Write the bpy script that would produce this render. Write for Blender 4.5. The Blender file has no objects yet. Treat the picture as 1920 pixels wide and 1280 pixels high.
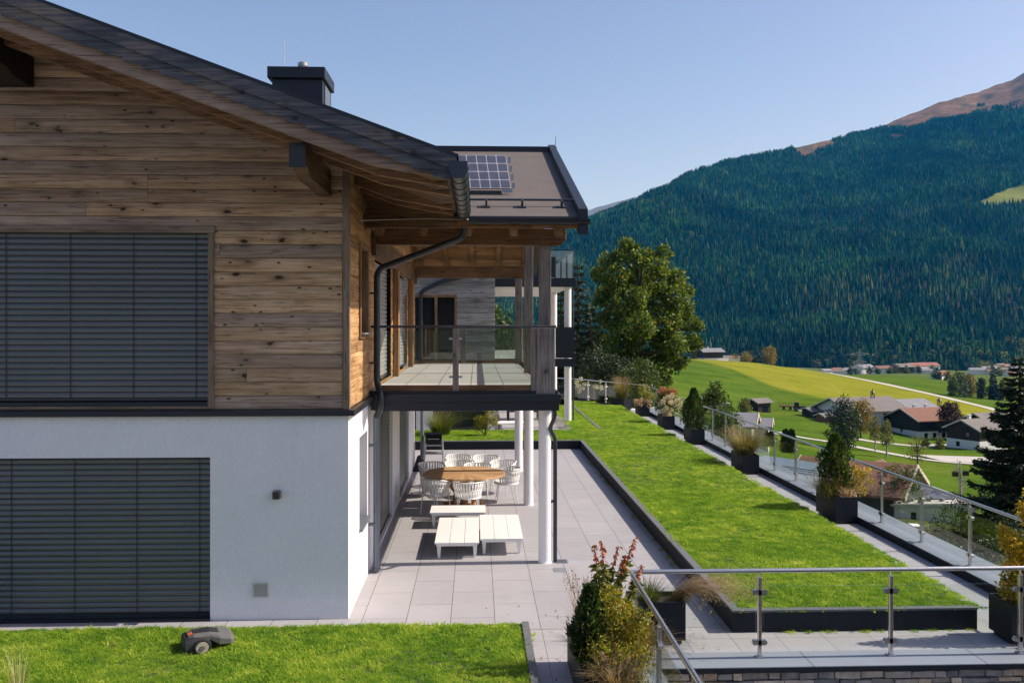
import bpy, math, random
import numpy as np
from mathutils import Vector, Matrix
R = math.radians
scene = bpy.context.scene
# ------------------------------------------------------------ camera, sky, sun, exposure
F, HZ, CX, EYE = 1700.0, 609.0, 960.0, 3.9          # focal length, horizon row, centre column (photo pixels), eye height
YAW = math.atan(66 / F); SY, CY = math.sin(YAW), math.cos(YAW)
cam_d = bpy.data.cameras.new("camera"); cam = bpy.data.objects.new("camera", cam_d)
scene.collection.objects.link(cam); scene.camera = cam
cam.location = (0, 0, EYE); cam.rotation_euler = (R(90), 0, -YAW)
cam_d.sensor_width = 36; cam_d.lens = 36 * F / 1920; cam_d.shift_y = -(640 - HZ) / 1920
cam_d.clip_start = 0.1; cam_d.clip_end = 30000
SUN_EL, SUN_AZ = R(41.5), R(88.6)                   # azimuth clockwise from +Y
world = bpy.data.worlds.new("World"); scene.world = world; world.use_nodes = True
wn = world.node_tree.nodes; wl = world.node_tree.links
sky = wn.new("ShaderNodeTexSky"); sky.sky_type = 'NISHITA'; sky.sun_disc = False
sky.sun_elevation = SUN_EL; sky.sun_rotation = SUN_AZ
sky.altitude = 900; sky.air_density = 1.0; sky.dust_density = 2.4; sky.ozone_density = 1.6
tn = wn.new("ShaderNodeMix"); tn.data_type = 'RGBA'; tn.blend_type = 'MULTIPLY'; tn.inputs[0].default_value = 1; tn.inputs[7].default_value = (1.10, 0.955, 0.985, 1)   # white balance
wl.new(sky.outputs[0], tn.inputs[6]); wl.new(tn.outputs[2], wn["Background"].inputs[0]); wn["Background"].inputs[1].default_value = 0.122
sun_d = bpy.data.lights.new("sun", 'SUN'); sun = bpy.data.objects.new("sun", sun_d)
scene.collection.objects.link(sun)
sun_d.energy = 4.3; sun_d.angle = R(0.53); sun_d.color = (1.0, 0.93, 0.83)
sdir = Vector((math.sin(SUN_AZ) * math.cos(SUN_EL), math.cos(SUN_AZ) * math.cos(SUN_EL), math.sin(SUN_EL)))
sun.rotation_euler = sdir.to_track_quat('Z', 'Y').to_euler(); sun.location = (30, 5, 40)
vs = scene.view_settings
scene.display_settings.display_device = 'sRGB'
vs.view_transform = 'Standard'; vs.look = 'None'; vs.gamma = 1; vs.exposure = 0.5; vs.use_curve_mapping = False
cyc = scene.cycles
cyc.use_denoising = True; cyc.max_bounces = 7; cyc.diffuse_bounces = 3; cyc.glossy_bounces = 3
cyc.transmission_bounces = 4; cyc.transparent_max_bounces = 14; cyc.volume_bounces = 0
cyc.caustics_reflective = False; cyc.caustics_refractive = False; cyc.sample_clamp_indirect = 6

# ------------------------------------------------------------ a photo pixel -> a point in the world
def ray(px, py):
    u = (px - CX) / F
    return Vector((SY + u * CY, CY - u * SY, (HZ - py) / F))
def atY(px, py, Y):
    d = ray(px, py); return Vector((0, 0, EYE)) + d * (Y / d.y)
def atZ(px, py, Z):
    d = ray(px, py); return Vector((0, 0, EYE)) + d * ((Z - EYE) / d.z)
def att(px, py, t):
    return Vector((0, 0, EYE)) + ray(px, py) * t
def Xat(px, Y):
    d = ray(px, HZ); return d.x / d.y * Y
def Yat(px, X):
    d = ray(px, HZ); return d.y / d.x * X
def Zat(py, px, Y):
    return atY(px, py, Y).z

# ------------------------------------------------------------ objects
ORG = {}
def link(o): scene.collection.objects.link(o); return o
def tag(o, label=None, cat=None, group=None, kind=None):
    for k, v in (('label', label), ('category', cat), ('group', group), ('kind', kind)):
        if v: o[k] = v
    return o
def thing(name, loc, label, cat, group=None, rz=0):
    o = link(bpy.data.objects.new(name, None)); o.location = loc; o.rotation_euler = (0, 0, rz)
    o.empty_display_size = 0.2
    ORG[o.name] = Vector(loc); return tag(o, label, cat, group)
def children(o): return [c for c in bpy.data.objects if c.parent == o]
def copy_tree(o, parent=None):
    c = link(o.copy())
    if parent: c.parent = parent; c.matrix_parent_inverse = Matrix()
    for ch in children(o): copy_tree(ch, c)
    return c
class MB:
    def __init__(s): s.v = []; s.f = []
    def add(s, vs, fs):
        b = len(s.v); s.v += [tuple(p) for p in vs]; s.f += [tuple(i + b for i in f) for f in fs]; return s
    def box(s, x0, x1, y0, y1, z0, z1):
        x0, x1 = sorted((x0, x1)); y0, y1 = sorted((y0, y1)); z0, z1 = sorted((z0, z1))
        return s.add([(x0,y0,z0),(x1,y0,z0),(x1,y1,z0),(x0,y1,z0),(x0,y0,z1),(x1,y0,z1),(x1,y1,z1),(x0,y1,z1)],
                     [(0,3,2,1),(4,5,6,7),(0,1,5,4),(1,2,6,5),(2,3,7,6),(3,0,4,7)])
    def cbox(s, c, sx, sy, sz, rz=0, ry=0, rx=0):
        M = Matrix.Translation(c) @ Matrix.Rotation(rz, 4, 'Z') @ Matrix.Rotation(ry, 4, 'Y') @ Matrix.Rotation(rx, 4, 'X')
        P = [M @ Vector((a * sx / 2, b * sy / 2, d * sz / 2)) for a, b, d in
             ((-1,-1,-1),(1,-1,-1),(1,1,-1),(-1,1,-1),(-1,-1,1),(1,-1,1),(1,1,1),(-1,1,1))]
        return s.add(P, [(0,3,2,1),(4,5,6,7),(0,1,5,4),(1,2,6,5),(2,3,7,6),(3,0,4,7)])
    def quad(s, a, b, c, d): return s.add([a, b, c, d], [(0, 1, 2, 3)])
    def prism(s, poly, axis, a0, a1):
        """poly = list of 2D points; axis X: (y,z), Y: (x,z), Z: (x,y)"""
        def P(p, a): return {'X': (a, p[0], p[1]), 'Y': (p[0], a, p[1]), 'Z': (p[0], p[1], a)}[axis]
        n = len(poly); vs = [P(p, a0) for p in poly] + [P(p, a1) for p in poly]
        ar = sum(poly[i][0] * poly[(i+1) % n][1] - poly[(i+1) % n][0] * poly[i][1] for i in range(n))
        flip = (ar < 0) ^ (axis == 'Y') ^ (a1 < a0)
        fs = [tuple(range(n))[::-1], tuple(range(n, 2 * n))] + [(i, (i+1) % n, n + (i+1) % n, n + i) for i in range(n)]
        if flip: fs = [f[::-1] for f in fs]
        return s.add(vs, fs)
    def tube(s, pts, r, n=8, cap=True):
        pts = [Vector(p) for p in pts]; rs = r if isinstance(r, (list, tuple)) else [r] * len(pts)
        rings = []; up = None
        for i, p in enumerate(pts):
            t = (pts[min(i + 1, len(pts) - 1)] - pts[max(i - 1, 0)]).normalized()
            if up is None: up = t.orthogonal().normalized()
            else:
                up = (up - t * up.dot(t)); up = up.normalized() if up.length > 1e-6 else t.orthogonal().normalized()
            w = t.cross(up)
            rings.append([p + (up * math.cos(a) + w * math.sin(a)) * rs[i] for a in (2 * math.pi * k / n for k in range(n))])
        vs = [q for ring in rings for q in ring]; fs = []
        for i in range(len(pts) - 1):
            for k in range(n):
                a, b = i * n + k, i * n + (k + 1) % n
                fs.append((a, b, b + n, a + n))
        if cap: fs += [tuple(range(n))[::-1], tuple(range((len(pts) - 1) * n, len(pts) * n))]
        return s.add(vs, fs)
    def lathe(s, c, prof, n=16):
        vs = []; fs = []
        for r, z in prof:
            vs += [(c[0] + r * math.cos(2 * math.pi * k / n), c[1] + r * math.sin(2 * math.pi * k / n), c[2] + z) for k in range(n)]
        for i in range(len(prof) - 1):
            for k in range(n):
                a, b = i * n + k, i * n + (k + 1) % n; fs.append((a, b, b + n, a + n))
        fs += [tuple(range(n))[::-1], tuple(range((len(prof) - 1) * n, len(prof) * n))]
        return s.add(vs, fs)
    def wall(s, plane, pos, th, a0, a1, z0, z1, holes):
        """upright wall with openings; plane 'Y': face at y=pos running in x, body towards +th; plane 'X' likewise"""
        A = sorted({a0, a1, *[h[0] for h in holes], *[h[1] for h in holes]}); Z = sorted({z0, z1, *[h[2] for h in holes], *[h[3] for h in holes]})
        A = [a for a in A if a0 <= a <= a1]; Z = [z for z in Z if z0 <= z <= z1]
        def hole(a, z): return any(h[0] < a < h[1] and h[2] < z < h[3] for h in holes)
        def P(a, d, z): return (a, d, z) if plane == 'Y' else (d, a, z)
        q = pos + th
        for i in range(len(A) - 1):
            for k in range(len(Z) - 1):
                am, zm = (A[i] + A[i+1]) / 2, (Z[k] + Z[k+1]) / 2
                if hole(am, zm): continue
                s.quad(P(A[i], pos, Z[k]), P(A[i+1], pos, Z[k]), P(A[i+1], pos, Z[k+1]), P(A[i], pos, Z[k+1]))
                s.quad(P(A[i], q, Z[k]), P(A[i], q, Z[k+1]), P(A[i+1], q, Z[k+1]), P(A[i+1], q, Z[k]))
                for da, ia in ((-1, i), (1, i + 1)):
                    j = i + da
                    if j < 0 or j >= len(A) - 1 or hole((A[j] + A[j+1]) / 2, zm):
                        s.quad(P(A[ia], pos, Z[k]), P(A[ia], q, Z[k]), P(A[ia], q, Z[k+1]), P(A[ia], pos, Z[k+1]))
                for dk, ik in ((-1, k), (1, k + 1)):
                    j = k + dk
                    if j < 0 or j >= len(Z) - 1 or hole(am, (Z[j] + Z[j+1]) / 2):
                        s.quad(P(A[i], pos, Z[ik]), P(A[i+1], pos, Z[ik]), P(A[i+1], q, Z[ik]), P(A[i], q, Z[ik]))
        return s
    def build(s, name, mat, parent=None, org=None, bevel=0, smooth=False, label=None, cat=None, group=None, kind=None):
        L = ORG[parent.name] if parent is not None else Vector(org or (0, 0, 0))
        me = bpy.data.meshes.new(name); me.from_pydata([(p[0] - L.x, p[1] - L.y, p[2] - L.z) for p in s.v], [], s.f)
        return finish(me, name, mat, parent, L, bevel, smooth, label, cat, group, kind)
def finish(me, name, mat, parent, L, bevel=0, smooth=False, label=None, cat=None, group=None, kind=None):
    for m in (mat if isinstance(mat, (list, tuple)) else [mat]): me.materials.append(m)
    me.validate(); me.update()
    if smooth:
        me.polygons.foreach_set('use_smooth', [True] * len(me.polygons))
        try: me.set_sharp_from_angle(angle=R(40))
        except Exception: pass
    o = link(bpy.data.objects.new(name, me)); ORG[o.name] = Vector(L)
    if parent is not None: o.parent = parent
    else: o.location = L
    if bevel:
        b = o.modifiers.new('bevel', 'BEVEL'); b.width = bevel; b.segments = 2; b.limit_method = 'ANGLE'; b.angle_limit = R(50)
    return tag(o, label, cat, group, kind)
def npmesh(name, V, Fq, attrs=None):
    """fast mesh from arrays; Fq (n,k) faces of k corners"""
    me = bpy.data.meshes.new(name); V = np.asarray(V, np.float32); Fq = np.asarray(Fq, np.int32)
    me.vertices.add(len(V)); me.vertices.foreach_set('co', V.ravel())
    k = Fq.shape[1]; me.loops.add(Fq.size); me.loops.foreach_set('vertex_index', Fq.ravel())
    me.polygons.add(len(Fq)); me.polygons.foreach_set('loop_start', np.arange(0, Fq.size, k, dtype=np.int32))
    me.update(calc_edges=True)
    for an, arr in (attrs or {}).items():
        a = me.attributes.new(an, 'FLOAT', 'POINT'); a.data.foreach_set('value', np.asarray(arr, np.float32))
    return me

# ------------------------------------------------------------ materials
class NT:
    def __init__(s, name):
        s.m = bpy.data.materials.new(name); s.m.use_nodes = True; s.t = s.m.node_tree; s.n = s.t.nodes
        s.bsdf = s.n["Principled BSDF"]; s.out = s.n["Material Output"]
    def node(s, typ, **kw):
        n = s.n.new(typ)
        for k, v in kw.items(): setattr(n, k, v)
        return n
    def lk(s, a, b): s.t.links.new(a, b)
    def setin(s, sock, v):
        if hasattr(v, 'is_output') or isinstance(v, bpy.types.NodeSocket): s.lk(v, sock)
        else: sock.default_value = v
    def math(s, op, a, b=0.0, c=None):
        n = s.node("ShaderNodeMath", operation=op); s.setin(n.inputs[0], a); s.setin(n.inputs[1], b)
        if c is not None: s.setin(n.inputs[2], c)
        return n.outputs[0]
    def coord(s, kind='Object'): return s.node("ShaderNodeTexCoord").outputs[kind]
    def sep(s, v):
        n = s.node("ShaderNodeSeparateXYZ"); s.lk(v, n.inputs[0]); return n.outputs[0], n.outputs[1], n.outputs[2]
    def comb(s, x, y, z):
        n = s.node("ShaderNodeCombineXYZ")
        for i, v in enumerate((x, y, z)): s.setin(n.inputs[i], v)
        return n.outputs[0]
    def noise(s, vec, scale, detail=4, rough=0.55, out=0):
        n = s.node("ShaderNodeTexNoise"); s.lk(vec, n.inputs['Vector'])
        n.inputs['Scale'].default_value = scale; n.inputs['Detail'].default_value = detail; n.inputs['Roughness'].default_value = rough
        return n.outputs[out]
    def white(s, v, dim='1D'):
        n = s.node("ShaderNodeTexWhiteNoise", noise_dimensions=dim); s.lk(v, n.inputs['W' if dim == '1D' else 'Vector']); return n.outputs['Value']
    def ramp(s, fac, stops, interp='LINEAR'):
        n = s.node("ShaderNodeValToRGB"); cr = n.color_ramp; cr.interpolation = interp
        while len(cr.elements) > 1: cr.elements.remove(cr.elements[-1])
        for i, (p, c) in enumerate(stops):
            e = cr.elements[0] if i == 0 else cr.elements.new(p)
            e.position = p; e.color = (c, c, c, 1) if isinstance(c, (int, float)) else (*c, 1)
        s.setin(n.inputs[0], fac); return n.outputs[0]
    def mix(s, fac, a, b, mode='MIX'):
        n = s.node("ShaderNodeMix", data_type='RGBA', blend_type=mode)
        s.setin(n.inputs[0], fac)
        for i, v in ((6, a), (7, b)): s.setin(n.inputs[i], (*v, 1) if isinstance(v, tuple) and len(v) == 3 else v)
        return n.outputs[2]
    def grey(s, v): return s.comb(v, v, v)
    def set(s, **kw):
        for k, v in kw.items():
            k = {'col': 'Base Color', 'rough': 'Roughness', 'metal': 'Metallic', 'spec': 'Specular IOR Level', 'normal': 'Normal'}[k]
            s.setin(s.bsdf.inputs[k], (*v, 1) if isinstance(v, tuple) and len(v) == 3 else v)
        return s
    def bump(s, h, strength=0.3, dist=0.01):
        n = s.node("ShaderNodeBump"); n.inputs['Strength'].default_value = strength; n.inputs['Distance'].default_value = dist
        s.lk(h, n.inputs['Height']); s.lk(n.outputs[0], s.bsdf.inputs['Normal']); return s
def plain(name, col, rough=0.6, metal=0.0, var=0.12, scale=6.0, bump=0.0, bscale=60.0, spec=0.5, dist=0.004):
    t = NT(name); co = t.coord()
    f = t.ramp(t.noise(co, scale, 5), [(0.25, 1 - var), (0.75, 1 + var)])
    t.set(col=t.mix(1.0, col, f, 'MULTIPLY'), rough=t.math('ADD', t.math('MULTIPLY', t.noise(co, scale * 2.3, 3), 0.25), rough - 0.12), metal=metal, spec=spec)
    if bump: t.bump(t.noise(co, bscale, 4, 0.6), bump, dist)
    return t.m
def wood(name, cols, axis, across, plank=None, z0=0.0, knots=1.0, length=3.3, rough=0.72, tint=0.3, streak=1.0, grey=0.0):
    """weathered softwood; grain runs along `axis`, boards stack along `across`"""
    t = NT(name); X = dict(zip('XYZ', t.sep(t.coord()))); a, b = X[axis], X[across]
    c = X[({'X', 'Y', 'Z'} - {axis, across}).pop()]
    if plank:
        pid = t.math('FLOOR', t.math('DIVIDE', t.math('SUBTRACT', b, z0), plank)); r = t.white(pid)
        bid = t.math('FLOOR', t.math('DIVIDE', t.math('ADD', a, t.math('MULTIPLY', r, 17.0)), length))
        r2 = t.white(t.comb(bid, pid, 0.0), '3D')
    else:
        r2 = t.math('ADD', 0.5, 0.0); bid = None
    off = t.math('MULTIPLY', r2, 41.0)
    g = t.noise(t.comb(t.math('ADD', t.math('MULTIPLY', a, 0.7), off), t.math('MULTIPLY', b, 16.0), t.math('MULTIPLY', c, 16.0)), 2.0, 6, 0.6)
    big = t.noise(t.comb(t.math('ADD', t.math('MULTIPLY', a, 0.8), off), t.math('MULTIPLY', b, 1.5), t.math('MULTIPLY', c, 1.5)), 1.6, 3)
    col = t.ramp(t.math('ADD', t.math('MULTIPLY', g, 0.6), t.math('MULTIPLY', big, 0.4)), [(0.36, cols[0]), (0.5, cols[1]), (0.64, cols[2])])
    if grey: col = t.mix(t.math('MULTIPLY', t.ramp(t.white(t.math('ADD', off, 3.7)), [(0.45, 0.0), (0.9, 1.0)]), grey), col, t.mix(1.0, (0.27, 0.235, 0.225), t.ramp(g, [(0.3, 0.6), (0.7, 1.3)]), 'MULTIPLY'))
    if tint: col = t.mix(1.0, col, t.ramp(r2, [(0, 1 - tint), (0.5, 1.0), (1, 1 + tint * 0.8)]), 'MULTIPLY')
    vec = t.comb(t.math('ADD', t.math('MULTIPLY', a, 2.3), off), t.math('ADD', t.math('MULTIPLY', b, 5.0), off), t.math('MULTIPLY', c, 2.0))
    wob = t.noise(vec, 3.0, 2, out=1)
    v2 = t.node("ShaderNodeVectorMath", operation='MULTIPLY_ADD'); t.lk(wob, v2.inputs[0]); v2.inputs[1].default_value = (0.35, 0.35, 0.0); t.lk(vec, v2.inputs[2])
    vor = t.node("ShaderNodeTexVoronoi"); vor.inputs['Scale'].default_value = 1.0; t.lk(v2.outputs[0], vor.inputs['Vector'])
    kd = t.ramp(vor.outputs['Distance'], [(0.07, 1.0), (0.16, 0.0)])
    kr = t.ramp(t.sep(vor.outputs['Color'])[0], [(0.32, 0.0), (0.4, 1.0)])
    halo = t.ramp(vor.outputs['Distance'], [(0.1, 1.0), (0.42, 0.0)])
    col = t.mix(t.math('MULTIPLY', t.math('MULTIPLY', halo, kr), 0.35 * knots), col, tuple(v * 0.45 for v in cols[0]))
    col = t.mix(t.math('MULTIPLY', t.math('MULTIPLY', kd, kr), 0.9 * knots), col, tuple(v * 0.16 for v in cols[0]))
    if grey:
        vb = t.node("ShaderNodeTexVoronoi"); vb.inputs['Scale'].default_value = 1.0; t.lk(t.comb(t.math('ADD', t.math('MULTIPLY', a, 5.5), off), t.math('ADD', t.math('MULTIPLY', b, 11.0), off), t.math('MULTIPLY', c, 2.0)), vb.inputs['Vector'])
        col = t.mix(t.math('MULTIPLY', t.math('MULTIPLY', t.ramp(vb.outputs['Distance'], [(0.10, 1.0), (0.2, 0.0)]), t.ramp(t.sep(vb.outputs['Color'])[1], [(0.58, 0.0), (0.64, 1.0)])), 0.9), col, (0.022, 0.016, 0.012))
    st = t.noise(t.comb(t.math('ADD', t.math('MULTIPLY', a, 1.9), off), t.math('MULTIPLY', b, 46.0), t.math('MULTIPLY', c, 46.0)), 1.5, 3, 0.5)
    dk = t.ramp(st, [(0.61, 0.0), (0.68, 1.0)])
    col = t.mix(t.math('MULTIPLY', dk, 0.75 * streak), col, tuple(v * 0.2 for v in cols[0]))
    if bid is not None:
        fr = t.math('FRACT', t.math('DIVIDE', t.math('ADD', a, t.math('MULTIPLY', r, 17.0)), length))
        col = t.mix(t.math('MULTIPLY', t.math('LESS_THAN', fr, 0.006 / length), 0.7), col, (0.01, 0.008, 0.006))
    t.set(col=col, rough=rough, spec=0.25); t.bump(g, 0.35, 0.006); return t.m
def leafmat(name, stops, trans=0.3, rough=0.5, patch=0.0, ground=0.0):
    t = NT(name); g = t.node("ShaderNodeNewGeometry"); r = g.outputs['Random Per Island']
    if patch:
        r = t.math('ADD', t.math('MULTIPLY', r, 1 - patch), t.math('MULTIPLY', t.ramp(t.noise(t.coord(), 0.9 if patch < 0.6 else 2.2, 2), [(0.3, 0.0), (0.7, 1.0)]), patch))
    if ground:   # worn and yellow patches, fixed to the place
        nz = t.math('ADD', t.math('MULTIPLY', t.noise(g.outputs['Position'], 0.8, 4, 0.6), 0.6), t.math('MULTIPLY', t.noise(g.outputs['Position'], 3.2, 3, 0.6), 0.4))
        r = t.math('ADD', t.math('ADD', t.math('MULTIPLY', r, 0.62 - ground), t.math('MULTIPLY', t.node('ShaderNodeObjectInfo').outputs['Random'], 0.38)), t.math('MULTIPLY', t.ramp(nz, [(0.36, 0.05), (0.64, 1.0)]), ground))
    col = t.ramp(r, stops); t.set(col=col, rough=rough, spec=0.08 if ground else 0.35)
    tr = t.node("ShaderNodeBsdfTranslucent"); t.lk(t.mix(1.0, col, (1.5, 1.5, 0.7), 'MULTIPLY'), tr.inputs[0])
    mx = t.node("ShaderNodeMixShader"); mx.inputs[0].default_value = trans
    t.lk(t.bsdf.outputs[0], mx.inputs[1]); t.lk(tr.outputs[0], mx.inputs[2]); t.lk(mx.outputs[0], t.out.inputs[0]); return t.m
def glassmat(name, tint=(0.945, 0.975, 0.96), refl=0.9, base=0.035):
    t = NT(name); tr = t.node("ShaderNodeBsdfTransparent"); tr.inputs[0].default_value = (*tint, 1)
    gl = t.node("ShaderNodeBsdfGlossy"); gl.inputs['Roughness'].default_value = 0.02; gl.inputs[0].default_value = (refl, refl, refl, 1)
    lw = t.node("ShaderNodeLayerWeight"); lw.inputs[0].default_value = 0.5
    fr = t.math('ADD', t.math('MULTIPLY', t.math('POWER', lw.outputs['Facing'], 5.0), 0.7), base)
    mx = t.node("ShaderNodeMixShader"); t.lk(fr, mx.inputs[0]); t.lk(tr.outputs[0], mx.inputs[1]); t.lk(gl.outputs[0], mx.inputs[2])
    t.lk(mx.outputs[0], t.out.inputs[0]); return t.m
def tiles(name, base, sx, sy, ox=0.0, oy=0.0, gap=0.006, stagger=0.5, var=0.1, joint=0.25, rough=0.6):
    """slabs sx by sy laid in columns with staggered cross joints"""
    t = NT(name); co = t.coord(); x, y, z = t.sep(co)
    xi = t.math('DIVIDE', t.math('SUBTRACT', x, ox), sx); cx = t.math('FLOOR', xi); fx = t.math('FRACT', xi)
    par = t.math('MULTIPLY', t.math('FLOORED_MODULO', cx, 2.0), stagger)
    yi = t.math('ADD', t.math('DIVIDE', t.math('SUBTRACT', y, oy), sy), par); cy = t.math('FLOOR', yi); fy = t.math('FRACT', yi)
    jm = t.math('MAXIMUM', t.math('LESS_THAN', fx, gap / sx), t.math('LESS_THAN', fy, gap / sy))
    r = t.white(t.comb(cx, cy, 0.0), '3D')
    n1 = t.noise(t.comb(t.math('MULTIPLY', x, 1.0), t.math('MULTIPLY', y, 2.6), r), 7.0, 8, 0.72)
    n2 = t.noise(co, 1.1, 4)
    f = t.math('ADD', t.math('ADD', t.math('MULTIPLY', n1, 3.6 * var), t.math('MULTIPLY', n2, 2.2 * var)), t.math('ADD', t.math('MULTIPLY', r, var * 0.9), 1.0 - 3.35 * var))
    col = t.mix(1.0, base, t.grey(f), 'MULTIPLY')
    col = t.mix(t.math('MULTIPLY', jm, 1 - joint * 0.4), col, tuple(v * 0.12 for v in base))
    sp = t.ramp(t.noise(co, 9.0, 3), [(0.66, 0.0), (0.74, 1.0)])
    lf = t.ramp(t.noise(co, 0.6, 5, 0.7), [(0.56, 0.0), (0.72, 1.0)]); col = t.mix(t.math('MULTIPLY', lf, 0.16), col, tuple(v * 0.45 for v in base))
    col = t.mix(t.math('MULTIPLY', sp, 0.14), col, tuple(v * 0.5 for v in base))
    t.set(col=col, rough=rough, spec=0.35); t.bump(n1, 0.08, 0.002); return t.m
# timber
W_FACADE = wood('weathered facade boards', ((0.24,0.145,0.075),(0.43,0.285,0.16),(0.58,0.42,0.26)), 'X', 'Z', 0.182, 2.78, 1.3, length=9.0, tint=0.22, streak=1.1, grey=0.5)
W_SIDE = wood('honey side boards', ((0.22,0.115,0.045),(0.43,0.25,0.11),(0.58,0.37,0.18)), 'Y', 'Z', 0.182, 2.78, 0.7, tint=0.22)
W_BARGE = wood('silvered barge board', ((0.035,0.036,0.04),(0.08,0.088,0.10),(0.20,0.165,0.125)), 'X', 'Z', None, knots=0.8, tint=0)
W_BX = wood('timber along x', ((0.085,0.046,0.023),(0.17,0.098,0.05),(0.26,0.16,0.09)), 'X', 'Z', None, tint=0, knots=0.7)
W_BY = wood('timber along y', ((0.07,0.04,0.022),(0.14,0.082,0.044),(0.22,0.14,0.08)), 'Y', 'Z', None, tint=0, knots=0.7)
W_POST = wood('upright grey timber', ((0.10,0.09,0.082),(0.21,0.19,0.172),(0.32,0.295,0.27)), 'Z', 'X', None, tint=0, knots=0.9)
W_POSTW = wood('upright warm timber', ((0.13,0.07,0.03),(0.27,0.155,0.075),(0.38,0.24,0.125)), 'Z', 'Y', None, tint=0, knots=0.6)
W_FRAME = wood('window trim wood', ((0.12,0.085,0.055),(0.22,0.165,0.115),(0.30,0.24,0.175)), 'Z', 'X', None, tint=0, knots=0.6)
W_FRAMEX = wood('window head trim wood', ((0.12,0.085,0.055),(0.22,0.165,0.115),(0.30,0.24,0.175)), 'X', 'Z', None, tint=0, knots=0.6)
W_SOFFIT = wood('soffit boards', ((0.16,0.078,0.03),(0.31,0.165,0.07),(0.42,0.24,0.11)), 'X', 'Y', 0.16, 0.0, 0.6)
W_RAFT_LIT = wood('bounce lit rafters', ((0.12,0.062,0.03),(0.24,0.135,0.068),(0.36,0.22,0.12)), 'X', 'Z', None, tint=0, knots=0.6)  # lighter copy of the x timber, warm ground bounce put into the colour
W_SOFF_SHADED = wood('shaded verge soffit', ((0.07,0.038,0.018),(0.13,0.074,0.036),(0.19,0.115,0.06)), 'X', 'Y', 0.16, 0.0, 0.6)  # darker copy of the soffit boards, eave shade put into the colour
W_GREY = wood('grey neighbour boards', ((0.17,0.15,0.13),(0.33,0.30,0.265),(0.46,0.42,0.38)), 'X', 'Z', 0.2, 2.7, 0.6)
W_TEAK = wood('teak table top', ((0.25,0.125,0.05),(0.43,0.235,0.105),(0.55,0.33,0.16)), 'X', 'Y', 0.11, 0.0, 0.1, tint=0.15, streak=0.3)
W_DARK = wood('dark farmhouse boards', ((0.015,0.010,0.008),(0.035,0.024,0.018),(0.06,0.042,0.03)), 'Z', 'X', 0.3, 0.0, 0.2)
_t = NT('white render'); _c = _t.coord(); _x, _y, _z = _t.sep(_c)
_f = _t.math('MULTIPLY', _t.ramp(_t.noise(_c, 34, 3, 0.7), [(0.3, 0.93), (0.7, 1.06)]), _t.ramp(_t.noise(_c, 0.9, 4, 0.6), [(0.3, 0.96), (0.7, 1.03)]))
_d = _t.math('MULTIPLY', _t.ramp(_t.math('ADD', _z, _t.math('MULTIPLY', _t.noise(_c, 3.0, 4), 0.25)), [(0.10, 1.0), (0.36, 0.0)]), 0.22)
_s = _t.math('MULTIPLY', _t.ramp(_t.noise(_t.comb(_t.math('MULTIPLY', _x, 6.0), _t.math('MULTIPLY', _y, 6.0), _t.math('MULTIPLY', _z, 0.35)), 1.0, 4), [(0.58, 0.0), (0.75, 1.0)]), 0.07)
_t.set(col=_t.mix(_t.math('ADD', _d, _s), _t.mix(1.0, (0.78, 0.78, 0.79), _t.grey(_f), 'MULTIPLY'), (0.36, 0.34, 0.31)), rough=0.92, spec=0.15); _t.bump(_t.noise(_c, 70, 4, 0.7), 0.5, 0.006); PLASTER = _t.m
WHITE = plain('white lacquer', (0.80, 0.80, 0.79), 0.4, var=0.02)
COLUMN = plain('white column paint', (0.80, 0.79, 0.79), 0.6, var=0.02)
ANTH = plain('anthracite sheet metal', (0.014, 0.018, 0.025), 0.42, metal=0.2, var=0.15)
ANTH2 = plain('anthracite gutter metal', (0.045, 0.055, 0.065), 0.36, metal=0.55, var=0.12)
PIPE = plain('grey downpipe', (0.15, 0.175, 0.21), 0.45, metal=0.3, var=0.06)
BLIND = plain('grey blind slats', (0.135, 0.143, 0.136), 0.34, metal=0.55, var=0.06, scale=1.0)
BLIND_L = plain('light grey blind slats', (0.42, 0.42, 0.42), 0.4, metal=0.3, var=0.05, scale=1.0)
CORD = plain('dark cord', (0.03, 0.03, 0.03), 0.7)
DARKGL = plain('dark window pane', (0.012, 0.016, 0.02), 0.08, var=0.05, spec=0.6)
STEEL = plain('brushed steel', (0.58, 0.57, 0.55), 0.3, metal=0.95, var=0.05, scale=30)
GLASS = glassmat('railing glass')
GLASSB = glassmat('balcony glass', (0.875, 0.915, 0.895), base=0.07)
PATIO = tiles('pale grey patio slabs', (0.36, 0.35, 0.368), 0.585, 1.17, -1.52, 0.4, var=0.10, gap=0.008)
PATH = tiles('pale grey path slabs', (0.385, 0.372, 0.392), 0.585, 0.585, 2.0, 10.6, stagger=0.0, var=0.085)
DECK = tiles('balcony slabs', (0.50, 0.48, 0.48), 0.57, 1.0, -1.52, 14.6, var=0.07, gap=0.013, joint=0.0)
COPING = tiles('blue grey coping slabs', (0.23, 0.265, 0.31), 2.0, 2.0, 1.9, 0.9, gap=0.012, stagger=0.0, var=0.06, rough=0.5)
COPINGY = tiles('blue grey coping slabs along', (0.21, 0.24, 0.28), 3.0, 1.55, 7.0, 0.9, gap=0.012, stagger=0.0, var=0.06, rough=0.5)
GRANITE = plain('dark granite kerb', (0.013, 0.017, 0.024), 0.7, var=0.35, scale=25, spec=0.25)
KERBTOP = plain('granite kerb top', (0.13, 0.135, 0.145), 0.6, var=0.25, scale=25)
PLANTER = plain('dark planter', (0.012, 0.015, 0.021), 0.6, var=0.4, scale=9, spec=0.3)
SOIL = plain('soil', (0.035, 0.024, 0.016), 0.95, var=0.4, scale=25, bump=0.8, bscale=40, dist=0.02)
ROOFFELT = plain('brown roofing felt', (0.115, 0.098, 0.092), 0.9, var=0.12, scale=2.5, bump=0.5, bscale=220)
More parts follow.
